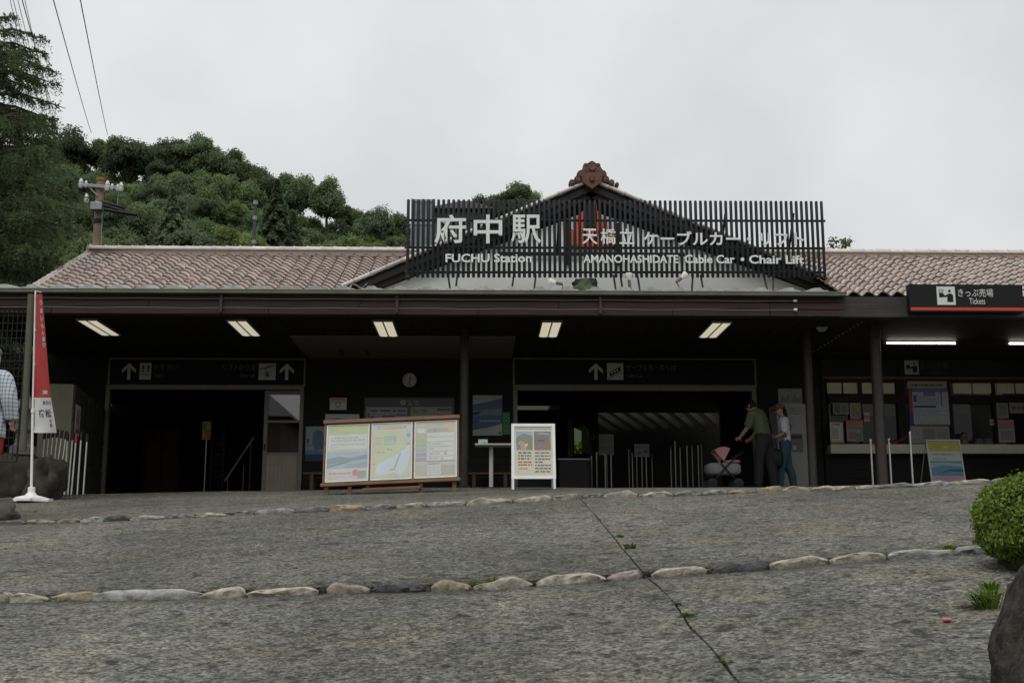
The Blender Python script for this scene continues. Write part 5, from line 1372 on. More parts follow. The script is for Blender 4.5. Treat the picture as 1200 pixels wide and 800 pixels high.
tnote((1168, 472, 1181.5, 490), (.15,.15,.13), [('lines',.15,.1,.85,.9,6,(.07,.07,.06),7)], 'narrow lined notice in the last ticket window')
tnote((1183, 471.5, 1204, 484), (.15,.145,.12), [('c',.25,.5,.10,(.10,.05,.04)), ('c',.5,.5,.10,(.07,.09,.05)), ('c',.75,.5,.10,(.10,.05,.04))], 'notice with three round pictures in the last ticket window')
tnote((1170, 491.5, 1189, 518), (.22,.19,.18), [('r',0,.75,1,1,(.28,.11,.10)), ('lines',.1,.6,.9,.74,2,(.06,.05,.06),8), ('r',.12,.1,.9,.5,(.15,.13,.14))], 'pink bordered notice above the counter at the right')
easel2 = framed('counter_card', 'white leaning card with menu lines on the first ticket counter', 'card', (973, 494.5, 988, 519), DW - .2, (.30,.30,.27), [('lines',.15,.2,.6,.8,6,(.06,.10,.06),3), ('r',.2,.85,.8,.95,(.25,.14,.05)), ('r',0,0,1,.1,(.28,.15,.05))], thick=.012)
for px, lab in (((1160, 491, 1166.5, 498), 'small orange sticker on the second ticket window'), ((1012.5, 483, 1019, 494), 'small red and white sticker on the first ticket window')):
    tnote(px, (.26,.24,.20), [('r',.1,.3,.9,.7,(.30,.10,.03))], lab, DW + .02)
# goods on the counter behind the glass
c0 = at(1130, 510, DW - .1); zc = Z(519.5, DW - .28) 
t = thing('counter_doll', 'small doll figure on the ticket counter by the second window', 'doll', (c0.x, DW - .1, zc))
b = MB(); b.lathe([(.0,0),(.07,.0),(.075,.06),(.055,.13),(.03,.15)], (c0.x, DW-.1, zc), 14); b.build('body', mat('doll_body', (.14,.15,.10), .7), t, smooth=True)
b = MB(); b.ball((c0.x, DW-.1, zc + .19), (.055,.05,.055), 12); b.build('head', mat('doll_head', (.22,.15,.09), .6), t, smooth=True)
b = MB(); b.ball((c0.x, DW-.085, zc + .21), (.062,.055,.05), 12); b.build('hair', BLACKP, t, smooth=True)
rgp = random.Random(8)
for i, px in enumerate((1146, 1156)):
    p = at(px, 512, DW - .05); t = thing('leaflet_stack', ('grey leaflet stack beside the doll on the ticket counter', 'pale leaflet stack under the orange sticker on the ticket counter')[i], 'leaflets', (p.x, DW - .05, zc))
    for k in range(7):
        b = MB(); b.box((p.x + rgp.uniform(-.01,.01), DW - .05, zc + .008 + k*.019), (.14, .16, .014), 0, Matrix.Rotation(rgp.uniform(-.15,.15), 3, 'Z')); b.build('leaflet', ink((.16,.16,.15) if k % 2 else (.10,.11,.11)), t)
# dim clerk-side objects: monitor behind the first window
p = at(1013, 508, DW + .5); t = thing('office_monitor', 'dark monitor back behind the first ticket window', 'monitor', (p.x, DW + .5, zc - .1))
b = MB(); b.mm(p.x - .2, p.x + .2, DW + .5, DW + .54, zc + .05, zc + .34); b.build('screen', BLACKP, t, bevel=.01)
b = MB(); b.mm(p.x - .03, p.x + .03, DW + .51, DW + .53, zc - .1, zc + .05); b.mm(p.x - .1, p.x + .1, DW + .45, DW + .6, zc - .12, zc - .1); b.build('stand', BLACKP, t)
b = MB(); b.mm(x0w + .1, xw1, DW + .3, DW + 1.0, zc - .15, zc - .12); b.build('office_desk', CNT, wing)
# ------------------------------------------------------------------ left foreground: banner, boulders, grille
BP = on_ground(36, 588)
DBn = BP.y
top = at(41.5, 341, DBn - .02); foot = BP.copy()
t = thing('nobori_banner', 'tall narrow red and white banner on a white pole with weighted base', 'banner', foot)
b = MB(); b.tube([foot + Vector((0,0,.1)), foot.lerp(top, .42), foot.lerp(top, .43), top], [.020, .018, .014, .012], 10); b.build('pole', WHITEP, t, smooth=True)
b = MB(); b.tube([foot.lerp(top, .415), foot.lerp(top, .435)], .026, 10); b.build('collar', WHITEP, t, smooth=True)
b = MB(); f0 = foot
b.lathe([(.055,.22),(.055,.14),(.075,.12),(.09,.10),(.20,.075),(.235,.06),(.245,.0)][::-1], f0, 8, 0, Matrix.Rotation(R(22), 3, 'Z')); b.mm(f0.x - .30, f0.x + .30, f0.y - .1, f0.y + .1, f0.z, f0.z + .05); b.mm(f0.x - .1, f0.x + .1, f0.y - .30, f0.y + .30, f0.z, f0.z + .048)
b.build('base', WHITEP, t, bevel=.01)
# cloth: curls away from the pole at the top, full width at the hem
RED = mat('red_banner_cloth', (.42,.045,.045), .75, var=.12, scale=4); WHC = mat('white_banner_cloth', (.62,.62,.61), .75, var=.06, scale=4)
def cloth_edge(py):                      # left and right edge in the photo
    return (float(np.interp(py, [344, 465, 500, 507], [43, 40.3, 40.5, 37.5])), float(np.interp(py, [344, 400, 440, 465, 485, 507], [49.5, 54, 57, 59.5, 63, 66.5])))
def cloth_pt(u, py):
    l, r_ = cloth_edge(py); w = .58                    # cloth is .58 m wide; what the view hides goes into its curl
    seen = (r_ - l) * DBn / FPX; p = at(l + (r_ - l) * u, py, DBn)
    dep = math.sqrt(max(0, w*w - seen*seen))
    return at(l + (r_ - l) * u, py, DBn - dep * (u ** 1.3) - .03*math.sin(u*7 + py*.02))
def cloth(py0, py1, nm, m, ny):
    b = MB(); nu = 9; V = []; F = []
    for j in range(ny + 1):
        for i in range(nu): V.append(cloth_pt(i/(nu-1), py0 + (py1 - py0)*j/ny))
    for j in range(ny):
        for i in range(nu-1): a = j*nu + i; F.append((a, a+nu, a+nu+1, a+1))
    b.add(V, F); return b.build(nm, m, t, smooth='all', recalc=False)
cr = cloth(344.5, 465.5, 'red_cloth', RED, 24); cw = cloth(465.8, 507, 'white_cloth', WHC, 10)
def glyph(ch, u0, u1, py0, py1, m, par):
    V, F = text_arrays(ch, .012); lo, hi = V.min(0), V.max(0); b = MB()
    b.add([cloth_pt(u0 + (u1-u0)*(v[0]-lo[0])/(hi[0]-lo[0]), py1 + (py0-py1)*(v[1]-lo[1])/(hi[1]-lo[1])) + Vector((.004, -.014, 0)) for v in V], F); b.build('letter', m, par, recalc=False)
for i, (ch, y) in enumerate(zip('うまいもんあり', (352, 361.5, 370.5, 379, 387, 394.5, 401.5))):
    glyph(ch, .50 + .03*i, .86 + .01*i, y, y + 5.5, WHITEP, cr)
glyph('旅', .5, .85, 457, 462, WHITEP, cr)
INK = ink((.05,.05,.05))
for i, ch in enumerate('旅の宿'): glyph(ch, .48 + .17*i, .62 + .17*i, 469.5, 474, INK, cw)
for i, ch in enumerate('宿松'): glyph(ch, .22 + .34*i, .52 + .34*i, 479.5, 489, INK, cw)
for i, ch in enumerate('竹亭'): glyph(ch, .72, .84, 491 + 5*i, 495.5 + 5*i, INK, cw)
for py in (387, 427, 467, 506):
    l, _ = cloth_edge(py); p = at(l, py, DBn); q = foot.lerp(top, (p.z - foot.z) / (top.z - foot.z)); b = MB(); b.tube([q, p + Vector((.03,.0,0))], .013, 6); b.build('loop', WHITEP, t)
b = MB(); b.tube([top, at(48, 342.5, DBn + .15)], .008, 6); b.build('top_bar', WHITEP, t)

GRAN = mat('mossy_dark_boulder', (.045,.042,.034), .9, var=.6, scale=5, bump=.9, bscale=14)
GRAN2 = mat('grey_garden_rock', (.085,.08,.068), .9, var=.4, scale=6, bump=.9, bscale=16)
def boulder(name, label, c, r, seed, m, amp=.35, n=36):
    V, F = rock(c, r, seed, n, amp, 2.9); V = [v + Vector((noise.noise(v*4), noise.noise(v*4 + Vector((5,0,0))), noise.noise(v*4 + Vector((0,5,0)))))*.07 + Vector((noise.noise(v*11), 0, noise.noise(v*11 + Vector((0,5,0)))))*.025 for v in V]; b = MB(); b.add(V, F); o = b.build(name, m, None, smooth='all'); return tag(o, label, 'rock')

Db_ = DBn + .75; p = at(54, 556, Db_); boulder('boulder', 'large dark mossy boulder behind the banner base', (p.x, Db_, p.z - .09), (.27, .28, .34), 2.2, GRAN)
p = at(6, 578, 14.0); g0 = gz(p.x, 14.0); boulder('boulder', 'low grey rocks at the feet of the person in red trousers', (p.x - .1, 14.0, g0 + .09), (.24, .24, .15), 6.1, GRAN2)
# stone lantern-like urn behind the banner, on a dark plinth
p = at(27, 478, 19.3); gx = gz(p.x, 19.3)
STN = mat('grey_carved_stone', (.17,.165,.15), .9, var=.3, scale=7, bump=.6, bscale=25)
u_ = at(30, 480, 19.3)
t = thing('stone_lantern', 'weathered round stone lantern half hidden behind the banner', 'lantern', (u_.x, 19.3, gx))
zz = lambda py: Z(py, 19.3, 30)
b = MB(); b.lathe([(.05, zz(536)), (.20, zz(533)), (.20, zz(524)), (.13, zz(520)), (.12, zz(508)), (.2, zz(504)), (.21, zz(498))], (u_.x, 19.3, 0), 18); b.build('pedestal', STN, t, smooth=True)
b = MB(); b.lathe([(.12, zz(503)), (.18, zz(496)), (.185, zz(486)), (.13, zz(479)), (.08, zz(477))], (u_.x, 19.3, 0), 18); b.build('drum', STN, t, smooth=True)
b = MB(); b.lathe([(.22, zz(492)), (.30, zz(489.5)), (.22, zz(484)), (.08, zz(476)), (.04, zz(470)), (.0, zz(466))], (u_.x, 19.3, .12), 18); b.build('cap', STN, t, smooth=True)
V, F = rock((u_.x - .05, 19.35, (zz(536) + gx)/2 + .0), (.34, .3, abs(zz(534) - gx)/2 + .05), 4.4, 22, .15, 4); b = MB(); b.add(V, F); b.build('plinth', GRAN, t, smooth='all')
# black wire grille panel and slanting drain pipe at the left edge
GRI = mat('black_wire', (.018,.018,.018), .5)
x0, x1 = at(-40, 440, 18.9).x, at(27, 440, 18.9).x; z0, z1 = Z(540, 18.9, 10), Z(361, 18.9, 10)
t = thing('wire_panel', 'black wire grid panel at the left edge behind the banner pole', 'fence', ((x0+x1)/2, 18.9, z0))
nx = 12; nz_ = 20
for k in range(nx + 1):
    x = x0 + (x1-x0)*k/nx; b = MB(); b.tube([(x, 18.9, z0), (x, 18.9, z1)], .0065 if k not in (0, nx) else .016, 5); b.build('wire', GRI, t)
for k in range(nz_ + 1):
    z = z0 + (z1-z0)*k/nz_; b = MB(); b.tube([(x0, 18.908, z), (x1, 18.908, z)], .0065 if k not in (0, nz_) else .016, 5); b.build('wire', GRI, t)
b = MB(); p, q = at(36.5, 345, 18.75), at(27, 528, 18.75); b.tube([p, q], .052, 12)
o = b.build('drain_pipe', mat('green_brown_pipe', (.10,.098,.075), .55, var=.15, scale=4), None, smooth=True); tag(o, 'greenish brown drain pipe beside the wire grid panel', 'pipe')

# ------------------------------------------------------------------ people
SKIN = mat('skin', (.42,.26,.19), .55, var=.08, scale=8)
def skin_mesh(J, E, root, lv=2):
    names = list(J); idx = {n: i for i, n in enumerate(names)}
    me = bpy.data.meshes.new('body_tmp'); me.from_pydata([J[n][0] for n in names], [(idx[a], idx[c]) for a, c in E], [])
    ob = bpy.data.objects.new('body_tmp', me); COL.objects.link(ob)
    ob.modifiers.new('skin', 'SKIN'); sv = me.skin_vertices[0].data
    for n in names:
        r = J[n][1]; sv[idx[n]].radius = r if isinstance(r, tuple) else (r, r); sv[idx[n]].use_root = (n == root)
    s = ob.modifiers.new('sub', 'SUBSURF'); s.levels = s.render_levels = lv
    dg = bpy.context.evaluated_depsgraph_get(); dg.update()
    out = bpy.data.meshes.new_from_object(ob.evaluated_get(dg)); bpy.data.objects.remove(ob); bpy.data.meshes.remove(me)
    return out
def person(label, base, rotz, J, E, root, clothes, extra=None, fing=True):
    """clothes: (part name, material, set of bones, offset, (zmin, zmax))"""
    t = thing('person', label, 'person', base)
    M = Matrix.Translation(base) @ Matrix.Rotation(rotz, 4, 'Z')
    me = skin_mesh(J, E, root)
    bm = bmesh.new(); bm.from_mesh(me)
    # fingers: five tapering chains rooted in each palm
    if fing:
        for s in ('l', 'r'):
            if 'hand_' + s not in J: continue
            h = Vector(J['hand_' + s][0]); wr = Vector(J['wrist_' + s][0]); d = (h - wr).normalized(); side = d.cross(Vector((0, 1, 0))).normalized() if abs(d.y) < .9 else Vector((1, 0, 0))
            nrm = d.cross(side)
            for k in range(5):
                off = (k - 1.5) * .019; fl = (.055, .075, .082, .076, .062)[k]
                p0 = h + side*off*.9 - d*.01; dd = d
                if k == 0: p0 = wr + d*.03 - side*.03; dd = (d - side*.8).normalized()
                p1 = p0 + dd*fl*.5; p2 = p1 + (dd*.6 + nrm*.8).normalized()*fl*.3; p3 = p2 + (dd*.1 + nrm).normalized()*fl*.3
                fm = MB(); fm.tube([p0, p1, p2, p3], [.0095, .009, .008, .006], 6)
                vs_ = [bm.verts.new(v) for v in fm.v]
                for f in fm.f:
                    try: bm.faces.new([vs_[i] for i in f])
                    except ValueError: pass
    bm.normal_update(); bm.to_mesh(me)
    segs = [(a, c, Vector(J[a][0]), Vector(J[c][0])) for a, c in E]
    def bone(p):
        best = None; bd = 1e9
        for a, c, A, B in segs:
            ab = B - A; u = max(0, min(1, (p - A).dot(ab) / max(1e-9, ab.length_squared))); d = (p - A - ab*u).length
            if d < bd: bd = d; best = (a, c)
        return best
    fb = [(f, bone(f.calc_center_median())) for f in bm.faces]
    for nm, m, bones, off, zr in clothes:
        vm = {}; V = []; F = []
        for f, bo in fb:
            c = f.calc_center_median()
            if bo in bones and zr[0] < c.z < zr[1]:
                q = []
                for v in f.verts:
                    if v.index not in vm: vm[v.index] = len(V); V.append(v.co + v.normal*(off + .006*noise.noise(v.co*9)))
                    q.append(vm[v.index])
                F.append(tuple(q))
        if not F: continue
        b = MB(); b.add([M @ v for v in V], F); o = b.build(nm, m, t, smooth='all', recalc=False)
        so = o.modifiers.new('thick', 'SOLIDIFY'); so.thickness = .008; so.offset = 1
    bm.free()
    b = MB(); b.add([M @ v.co for v in me.vertices], [tuple(p.vertices) for p in me.polygons]); b.build('body', SKIN, t, smooth='all', recalc=False)
    if extra: extra(t, M)
    return t
def std_joints(h=1.7, lean=0.0, arm_l=None, arm_r=None, step=.10, headtilt=0.0, slim=1.0):
    """local frame: faces +x, left is +y; heights for a 1.7 m figure, scaled"""
    k = h / 1.7; s, c = math.sin(lean), math.cos(lean)
    def up(z, x=0): return (x*c + (z - .92)*s, 0, .92 + (z - .92)*c - x*s)
    def v(p, y=0): return (p[0]*k, (p[1] + y)*k, p[2]*k)
    J = {'pelvis': (v((0,0,.92)), (.13*k*slim, .105*k*slim)), 'waist': (v(up(1.06)), (.125*k*slim, .095*k*slim)), 'chest': (v(up(1.27)), (.155*k*slim, .115*k*slim)), 'neck0': (v(up(1.43)), (.075*k, .07*k)), 'neck': (v(up(1.49, .01)), .052*k),
         'jaw': (v(up(1.545 - headtilt*.3, .035 + headtilt*.2)), (.066*k, .072*k)), 'head': (v(up(1.62 - headtilt*.5, .025 + headtilt*.35)), (.078*k, .095*k)), 'crown': (v(up(1.68 - headtilt*.7, .015 + headtilt*.5)), (.055*k, .065*k))}
    E = [('pelvis','waist'),('waist','chest'),('chest','neck0'),('neck0','neck'),('neck','jaw'),('jaw','head'),('head','crown')]
    for sd, y, st, arm in (('l', 1, step, arm_l), ('r', -1, -step, arm_r)):
        J['hip_'+sd] = (v((0,.095*y,.86)), (.088*k*slim,.09*k*slim)); J['knee_'+sd] = (v((st*.6 + .03,.10*y,.48)), .062*k*slim); J['calf_'+sd] = (v((st*.85,.10*y,.33)), .056*k*slim); J['ankle_'+sd] = (v((st,.10*y,.085)), .042*k); J['toe_'+sd] = (v((st + .14,.115*y,.03)), (.042*k,.03*k))
        E += [('pelvis','hip_'+sd),('hip_'+sd,'knee_'+sd),('knee_'+sd,'calf_'+sd),('calf_'+sd,'ankle_'+sd),('ankle_'+sd,'toe_'+sd)]
        J['sh_'+sd] = (v(up(1.385), .175*y), .062*k*slim)
        a = arm or ((.02,.22,1.12),(.05,.23,.88),(.07,.23,.80))
        J['elbow_'+sd] = ((a[0][0]*k, a[0][1]*y*k, a[0][2]*k), .044*k); J['wrist_'+sd] = ((a[1][0]*k, a[1][1]*y*k, a[1][2]*k), .030*k); J['hand_'+sd] = ((a[2][0]*k, a[2][1]*y*k, a[2][2]*k), (.040*k,.020*k))
        E += [('chest','sh_'+sd),('sh_'+sd,'elbow_'+sd),('elbow_'+sd,'wrist_'+sd),('wrist_'+sd,'hand_'+sd)]
    return J, E
LEG = {(a + s, c + s) for s in 'lr' for a, c in (('hip_','knee_'),('knee_','calf_'),('calf_','ankle_'))} | {('pelvis','hip_l'),('pelvis','hip_r')}
FOOT = {('ankle_l','toe_l'),('ankle_r','toe_r')}
TORSO = {('pelvis','waist'),('waist','chest'),('chest','neck0'),('chest','sh_l'),('chest','sh_r')}
SLEEVE = {('sh_l','elbow_l'),('sh_r','elbow_r')}; FORE = {('elbow_l','wrist_l'),('elbow_r','wrist_r')}
HAIRM = mat('dark_hair', (.012,.010,.009), .6, var=.2)
def head_at(M, J): return M @ Vector(J['head'][0])
# man in green T-shirt bending over the pram
pm = at(893, 540, 21.3); gm = gz(pm.x, 21.3)
J, E = std_joints(1.72, .30, ((.20,.22,1.12),(.36,.20,.96),(.43,.19,.91)), ((.20,.22,1.12),(.36,.20,.96),(.43,.19,.91)), .10, .14)
def man_extra(t, M):
    h = Vector(J['head'][0]); b = MB(); b.ball((0,0,0), (.093,.085,.10), 14); b.v = [M @ (Vector(v) + h + Vector((-.02, 0, .03))) for v in b.v]; b.build('hair', HAIRM, t, smooth='all')
    b = MB(); b.tube([M @ Vector(p) for p in ((.17,.16,1.38),(.02,.02,1.36),(-.06,-.10,1.22),(-.05,-.19,1.05),(.08,-.17,.98))], .014, 6); b.build('strap', BLACKP, t, smooth='all')
    h2 = Vector(J['jaw'][0]); b = MB(); b.tube([M @ (h2 + Vector((.07,0,.045))), M @ (h2 + Vector((.10,0,.015))), M @ (h2 + Vector((.075,0,.0)))], [.010,.014,.010], 8); b.build('nose', SKIN, t, smooth='all')
    for s in (-1, 1):
        b = MB(); b.ball(M @ (h2 + Vector((0, .078*s, .05))), (.018,.014,.03), 8); b.build('ear', SKIN, t, smooth='all')
person('man in olive green T-shirt and dark trousers bending over a pram', Vector((pm.x + .06, 21.3, gm)), R(140), J, E, 'pelvis',
   [('trousers', mat('dark_grey_trousers', (.028,.028,.030), .8, var=.15), LEG | {('pelvis','waist')}, .028, (.06, 1.0)), ('shirt', mat('olive_green_shirt', (.105,.13,.072), .85, var=.15, bump=.2, bscale=20), TORSO | SLEEVE, .026, (.86, 1.46)), ('shoes', BLACKP, FOOT, .014, (-1, .15))], man_extra)
# woman with cap
pw_ = at(921, 540, 21.6); gw = gz(pw_.x, 21.6)
Jw, Ew = std_joints(1.57, .06, ((.02,.20,1.13),(.20,.17,1.05),(.28,.15,1.06)), ((.02,.20,1.13),(.05,.20,.90),(.07,.19,.82)), .14, .04, .92)
def woman_extra(t, M):
    h = Vector(Jw['head'][0]); CAPM = mat('tan_cap', (.17,.105,.06), .8, var=.12)
    b = MB(); b.ball((0,0,0), (.105,.092,.085), 16); b.v = [M @ (Vector((v[0], v[1], max(v[2], -.012))) + h + Vector((-.005, 0, .045))) for v in b.v]; b.build('cap', CAPM, t, smooth='all')
    b = MB(); V = [];
    for k in range(9):
        an = -1.2 + 2.4*k/8; V += [(.09*math.cos(an), .085*math.sin(an), .03), (.09*math.cos(an) + .085*math.cos(an*.6), .10*math.sin(an), .012)]
    V = [M @ (Vector(v) + h) for v in V]; b.add(V, [(2*k, 2*k+1, 2*k+3, 2*k+2) for k in range(8)]); o = b.build('cap_brim', CAPM, t, recalc=False); s = o.modifiers.new('thick', 'SOLIDIFY'); s.thickness = .006
    b = MB(); b.tube([M @ (h + Vector(p)) for p in ((-.06,0,.02),(-.085,0,-.06),(-.11,0,-.16),(-.12,.01,-.24))], [.055,.05,.035,.012], 10); b.build('hair', HAIRM, t, smooth='all')
    h2 = Vector(Jw['jaw'][0]); b = MB(); b.tube([M @ (h2 + Vector((.062,0,.045))), M @ (h2 + Vector((.092,0,.012))), M @ (h2 + Vector((.065,0,-.002)))], [.009,.013,.009], 8); b.build('nose', SKIN, t, smooth='all')
    b = MB(); b.tube([M @ Vector(p) for p in ((.06,.10,1.32),(-.02,-.02,1.34),(-.13,-.10,1.20),(-.10,-.17,1.04),(.08,-.2,.92))], .010, 6); b.build('bag_strap', BLACKP, t, smooth='all')
person('woman in tan cap, white T-shirt and teal jeans walking behind the man', Vector((pw_.x, 21.6, gw)), R(172), Jw, Ew, 'pelvis',
   [('jeans', mat('teal_jeans', (.050,.090,.110), .85, var=.25, scale=10), LEG | {('pelvis','waist')}, .022, (.10, .93)), ('shirt', mat('white_lavender_shirt', (.62,.62,.68), .85, var=.08, bump=.2, bscale=20), TORSO | SLEEVE, .024, (.82, 1.34)), ('shoes', WHITEP, FOOT, .012, (-1, .15))], woman_extra)
bp_ = at(909, 535, 21.35); t = thing('shoulder_bag', 'black shoulder bag hanging in front of the woman with the cap', 'bag', (bp_.x, 21.35, bp_.z - .2))
V, F = rock((bp_.x, 21.35, bp_.z - .03), (.13, .07, .17), 1.1, 20, .15, 3.2); b = MB(); b.add(V, F); b.build('pouch', BLACKP, t, smooth='all')
b = MB(); b.tube([(bp_.x - .07, 21.35, bp_.z + .1), (bp_.x - .02, 21.36, bp_.z + .34), (bp_.x + .06, 21.35, bp_.z + .1)], .009, 6); b.build('handle', BLACKP, t, smooth='all')
# person cut by the left edge
pl_ = at(-15, 500, 14.0); zrock = Z(573, 14.0, 0)
J3, E3 = std_joints(1.72, 0.0, ((-.02,.26,1.12),(.05,.27,.90),(.06,.26,.82)), ((-.02,.26,1.12),(.05,.27,.90),(.06,.26,.82)), .05, 0)
def left_extra(t, M):
    h = Vector(J3['head'][0]); b = MB(); b.ball((0,0,0), (.10,.092,.075), 14); b.v = [M @ (Vector(v) + h + Vector((-.01, 0, .06))) for v in b.v]; b.build('hat', mat('grey_hat', (.16,.16,.165), .8), t, smooth='all')
def check_mat():
    m, nt, P, N, L = new_mat('blue_white_check_shirt')
    g = N.new('ShaderNodeTexCoord'); sp_ = N.new('ShaderNodeSeparateXYZ'); L(g.outputs['Object'], sp_.inputs[0]); outs = []
    for ax in ('X', 'Z'):
        a = N.new('ShaderNodeMath'); a.operation = 'MULTIPLY'; a.inputs[1].default_value = 22 if ax == 'Z' else 26; L(sp_.outputs[ax], a.inputs[0])
        f = N.new('ShaderNodeMath'); f.operation = 'FRACT'; L(a.outputs[0], f.inputs[0]); c = N.new('ShaderNodeMath'); c.operation = 'LESS_THAN'; c.inputs[1].default_value = .3; L(f.outputs[0], c.inputs[0]); outs.append(c.outputs[0])
    ad = N.new('ShaderNodeMath'); ad.operation = 'ADD'; L(outs[0], ad.inputs[0]); L(outs[1], ad.inputs[1])
    h = N.new('ShaderNodeMath'); h.operation = 'MULTIPLY'; h.inputs[1].default_value = .5; L(ad.outputs[0], h.inputs[0])
    mx_ = N.new('ShaderNodeMixRGB'); mx_.inputs['Color1'].default_value = (.52,.55,.60,1); mx_.inputs['Color2'].default_value = (.09,.12,.20,1); L(h.outputs[0], mx_.inputs['Fac']); L(mx_.outputs[0], P.inputs['Base Color']); P.inputs['Roughness'].default_value = .85
    return m
person('person in blue checked shirt and red trousers at the left edge', Vector((pl_.x, 14.0, zrock - .10)), R(80), J3, E3, 'pelvis',
   [('trousers', mat('red_trousers', (.34,.025,.03), .8, var=.12), LEG | {('pelvis','waist')}, .024, (.06, 1.0)), ('shirt', check_mat(), TORSO | SLEEVE | FORE | LEG, .040, (.70, 1.46)), ('shoes', BLACKP, FOOT, .014, (-1, .15))], left_extra)
V, F = rock((pl_.x, 14.05, (zrock - .1 + gz(pl_.x, 14))/2 - .02), (.28, .28, abs(zrock - .1 - gz(pl_.x, 14))/2 + .02), 7.7, 24, .2, 3.4); b = MB(); b.add(V, F); o = b.build('stepping_rock', GRAN2, None, smooth='all'); tag(o, 'grey rock that the person in red trousers stands on', 'rock')

# pram with pink hood
DPm = 21.1; O = at(847, 549, DPm); gp = gz(O.x, DPm)
t = thing('pram', 'grey pram with pink folding hood and crossed black frame', 'pram', (O.x, DPm, gp))
GRC = mat('grey_pram_fabric', (.20,.20,.205), .85, var=.12, scale=12); PNK = mat('pink_pram_fabric', (.42,.21,.22), .8, var=.08, scale=8)
xa, xb = at(826.5, 549, DPm).x, at(867, 549, DPm).x; zb0, zb1 = Z(557, DPm), Z(542, DPm)
V, F = rock(((xa+xb)/2, DPm, (zb0+zb1)/2), ((xb-xa)/2, .2, (zb1-zb0)/2), 5.5, 24, .03, 5); b = MB(); b.add(V, F); b.build('carrycot', GRC, t, smooth='all')
b = MB(); V, F = rock(((xa+xb)/2 + .16, DPm, zb1 + .015), ((xb-xa)/2 - .17, .205, .03), 2.5, 20, .03, 4); b.add(V, F); b.build('apron', PNK, t, smooth='all')
hc = Vector((at(846, 545, DPm).x, DPm, zb1 + .02)); b = MB(); V = []; F = []; nn = 9
for j, yy in enumerate((-.2, -.19, .19, .2)):
    for k in range(nn):
        an = R(62 + 68*k/(nn-1)); rr = .25 * (1 if j in (1, 2) else .96); V.append((hc.x + rr*math.cos(an), DPm + yy, hc.z + rr*math.sin(an)))
for j in range(3):
    for k in range(nn-1): F.append((j*nn+k, j*nn+k+1, (j+1)*nn+k+1, (j+1)*nn+k))
i0 = len(V); V += [(hc.x, DPm - .2, hc.z), (hc.x, DPm + .2, hc.z)]
for k in range(nn-1): F.append((i0, k+1, k)); F.append((i0+1, 3*nn+k, 3*nn+k+1))
b.add(V, F); o = b.build('hood', PNK, t); s = o.modifiers.new('thick', 'SOLIDIFY'); s.thickness = .008
for yy in (-.22, .22):
    y = DPm + yy; x_ = hc.x
    b = MB(); b.tube([(x_ - .22, y, gp + .1), (x_ + .06, y, zb1 - .05), (x_ + .30, y, zb1 + .16)], .013, 8); b.tube([(x_ + .24, y, gp + .1), (x_ - .06, y, zb1 - .02)], .013, 8); b.build('frame', BLACKP, t, smooth=True)
    for xx in (-.22, .24):
        b = MB(); rot = Matrix.Rotation(R(90), 3, 'X'); b.lathe([(.0,-.02),(.07,-.018),(.09,-.012),(.095,0),(.09,.012),(.07,.018),(0,.02)], (x_ + xx, y, gp + .095), 18, 0, rot); b.build('wheel', BLACKP, t, smooth=True)
b = MB(); b.tube([(hc.x + .30, DPm - .22, zb1 + .16), (hc.x + .33, DPm - .2, zb1 + .18), (hc.x + .33, DPm + .2, zb1 + .18), (hc.x + .30, DPm + .22, zb1 + .16)], .015, 8); b.build('handlebar', BLACKP, t, smooth=True)
# ------------------------------------------------------------------ hill and woods
SKY = [(-160,140),(0,158),(60,152),(100,160),(150,166),(205,166),(250,178),(285,196),(320,214),(345,222),(375,236),(410,250),(440,254),(475,262),(530,270),(560,262),(600,240),(640,250),(690,285),(760,330),(1000,345),(1300,350)]
def skyl(px): return float(np.interp(px, [p[0] for p in SKY], [p[1] for p in SKY]))
D0, D1 = 46.0, 108.0
def hill_top(px, t):                       # tops of the trees over the hill, t = 0 at its foot and 1 at the crest
    D = D0 + (D1 - D0)*t
    return at(px, 318 + (skyl(px) - 318) * (t ** .85), D)
HILLM = mat('dark_forest_floor', (.030,.045,.020), .95, var=.4, scale=.4, bump=.5, bscale=3)
b = MB(); V = []; F = []; npx = 60; ntt = 24
for j in range(ntt + 1):
    for i in range(npx + 1):
        px = -300 + 1700*i/npx; tt_ = j / ntt; p = hill_top(px, tt_); p.z -= 3.6 + 1.0*noise.noise(p*.06); V.append(p)
back = len(V)
for i in range(npx + 1): p = V[ntt*(npx+1) + i]; V.append(Vector((p.x*1.3, p.y + 60, p.z - 12)))
for i in range(npx + 1): p = V[i]; V.append(Vector((p.x*.85, p.y - 6, EYE + .8)))
for j in range(ntt + 1):
    for i in range(npx):
        a = j*(npx+1) + i; F.append((a, a+1, a+npx+2, a+npx+1))
fb0 = back + npx + 1
for i in range(npx): F.append((fb0+i, fb0+i+1, i+1, i))
b.add(V, F); hill = b.build('hill', HILLM, None, smooth='all', recalc=False); tag(hill, 'steep wooded hillside behind the station', kind='structure')

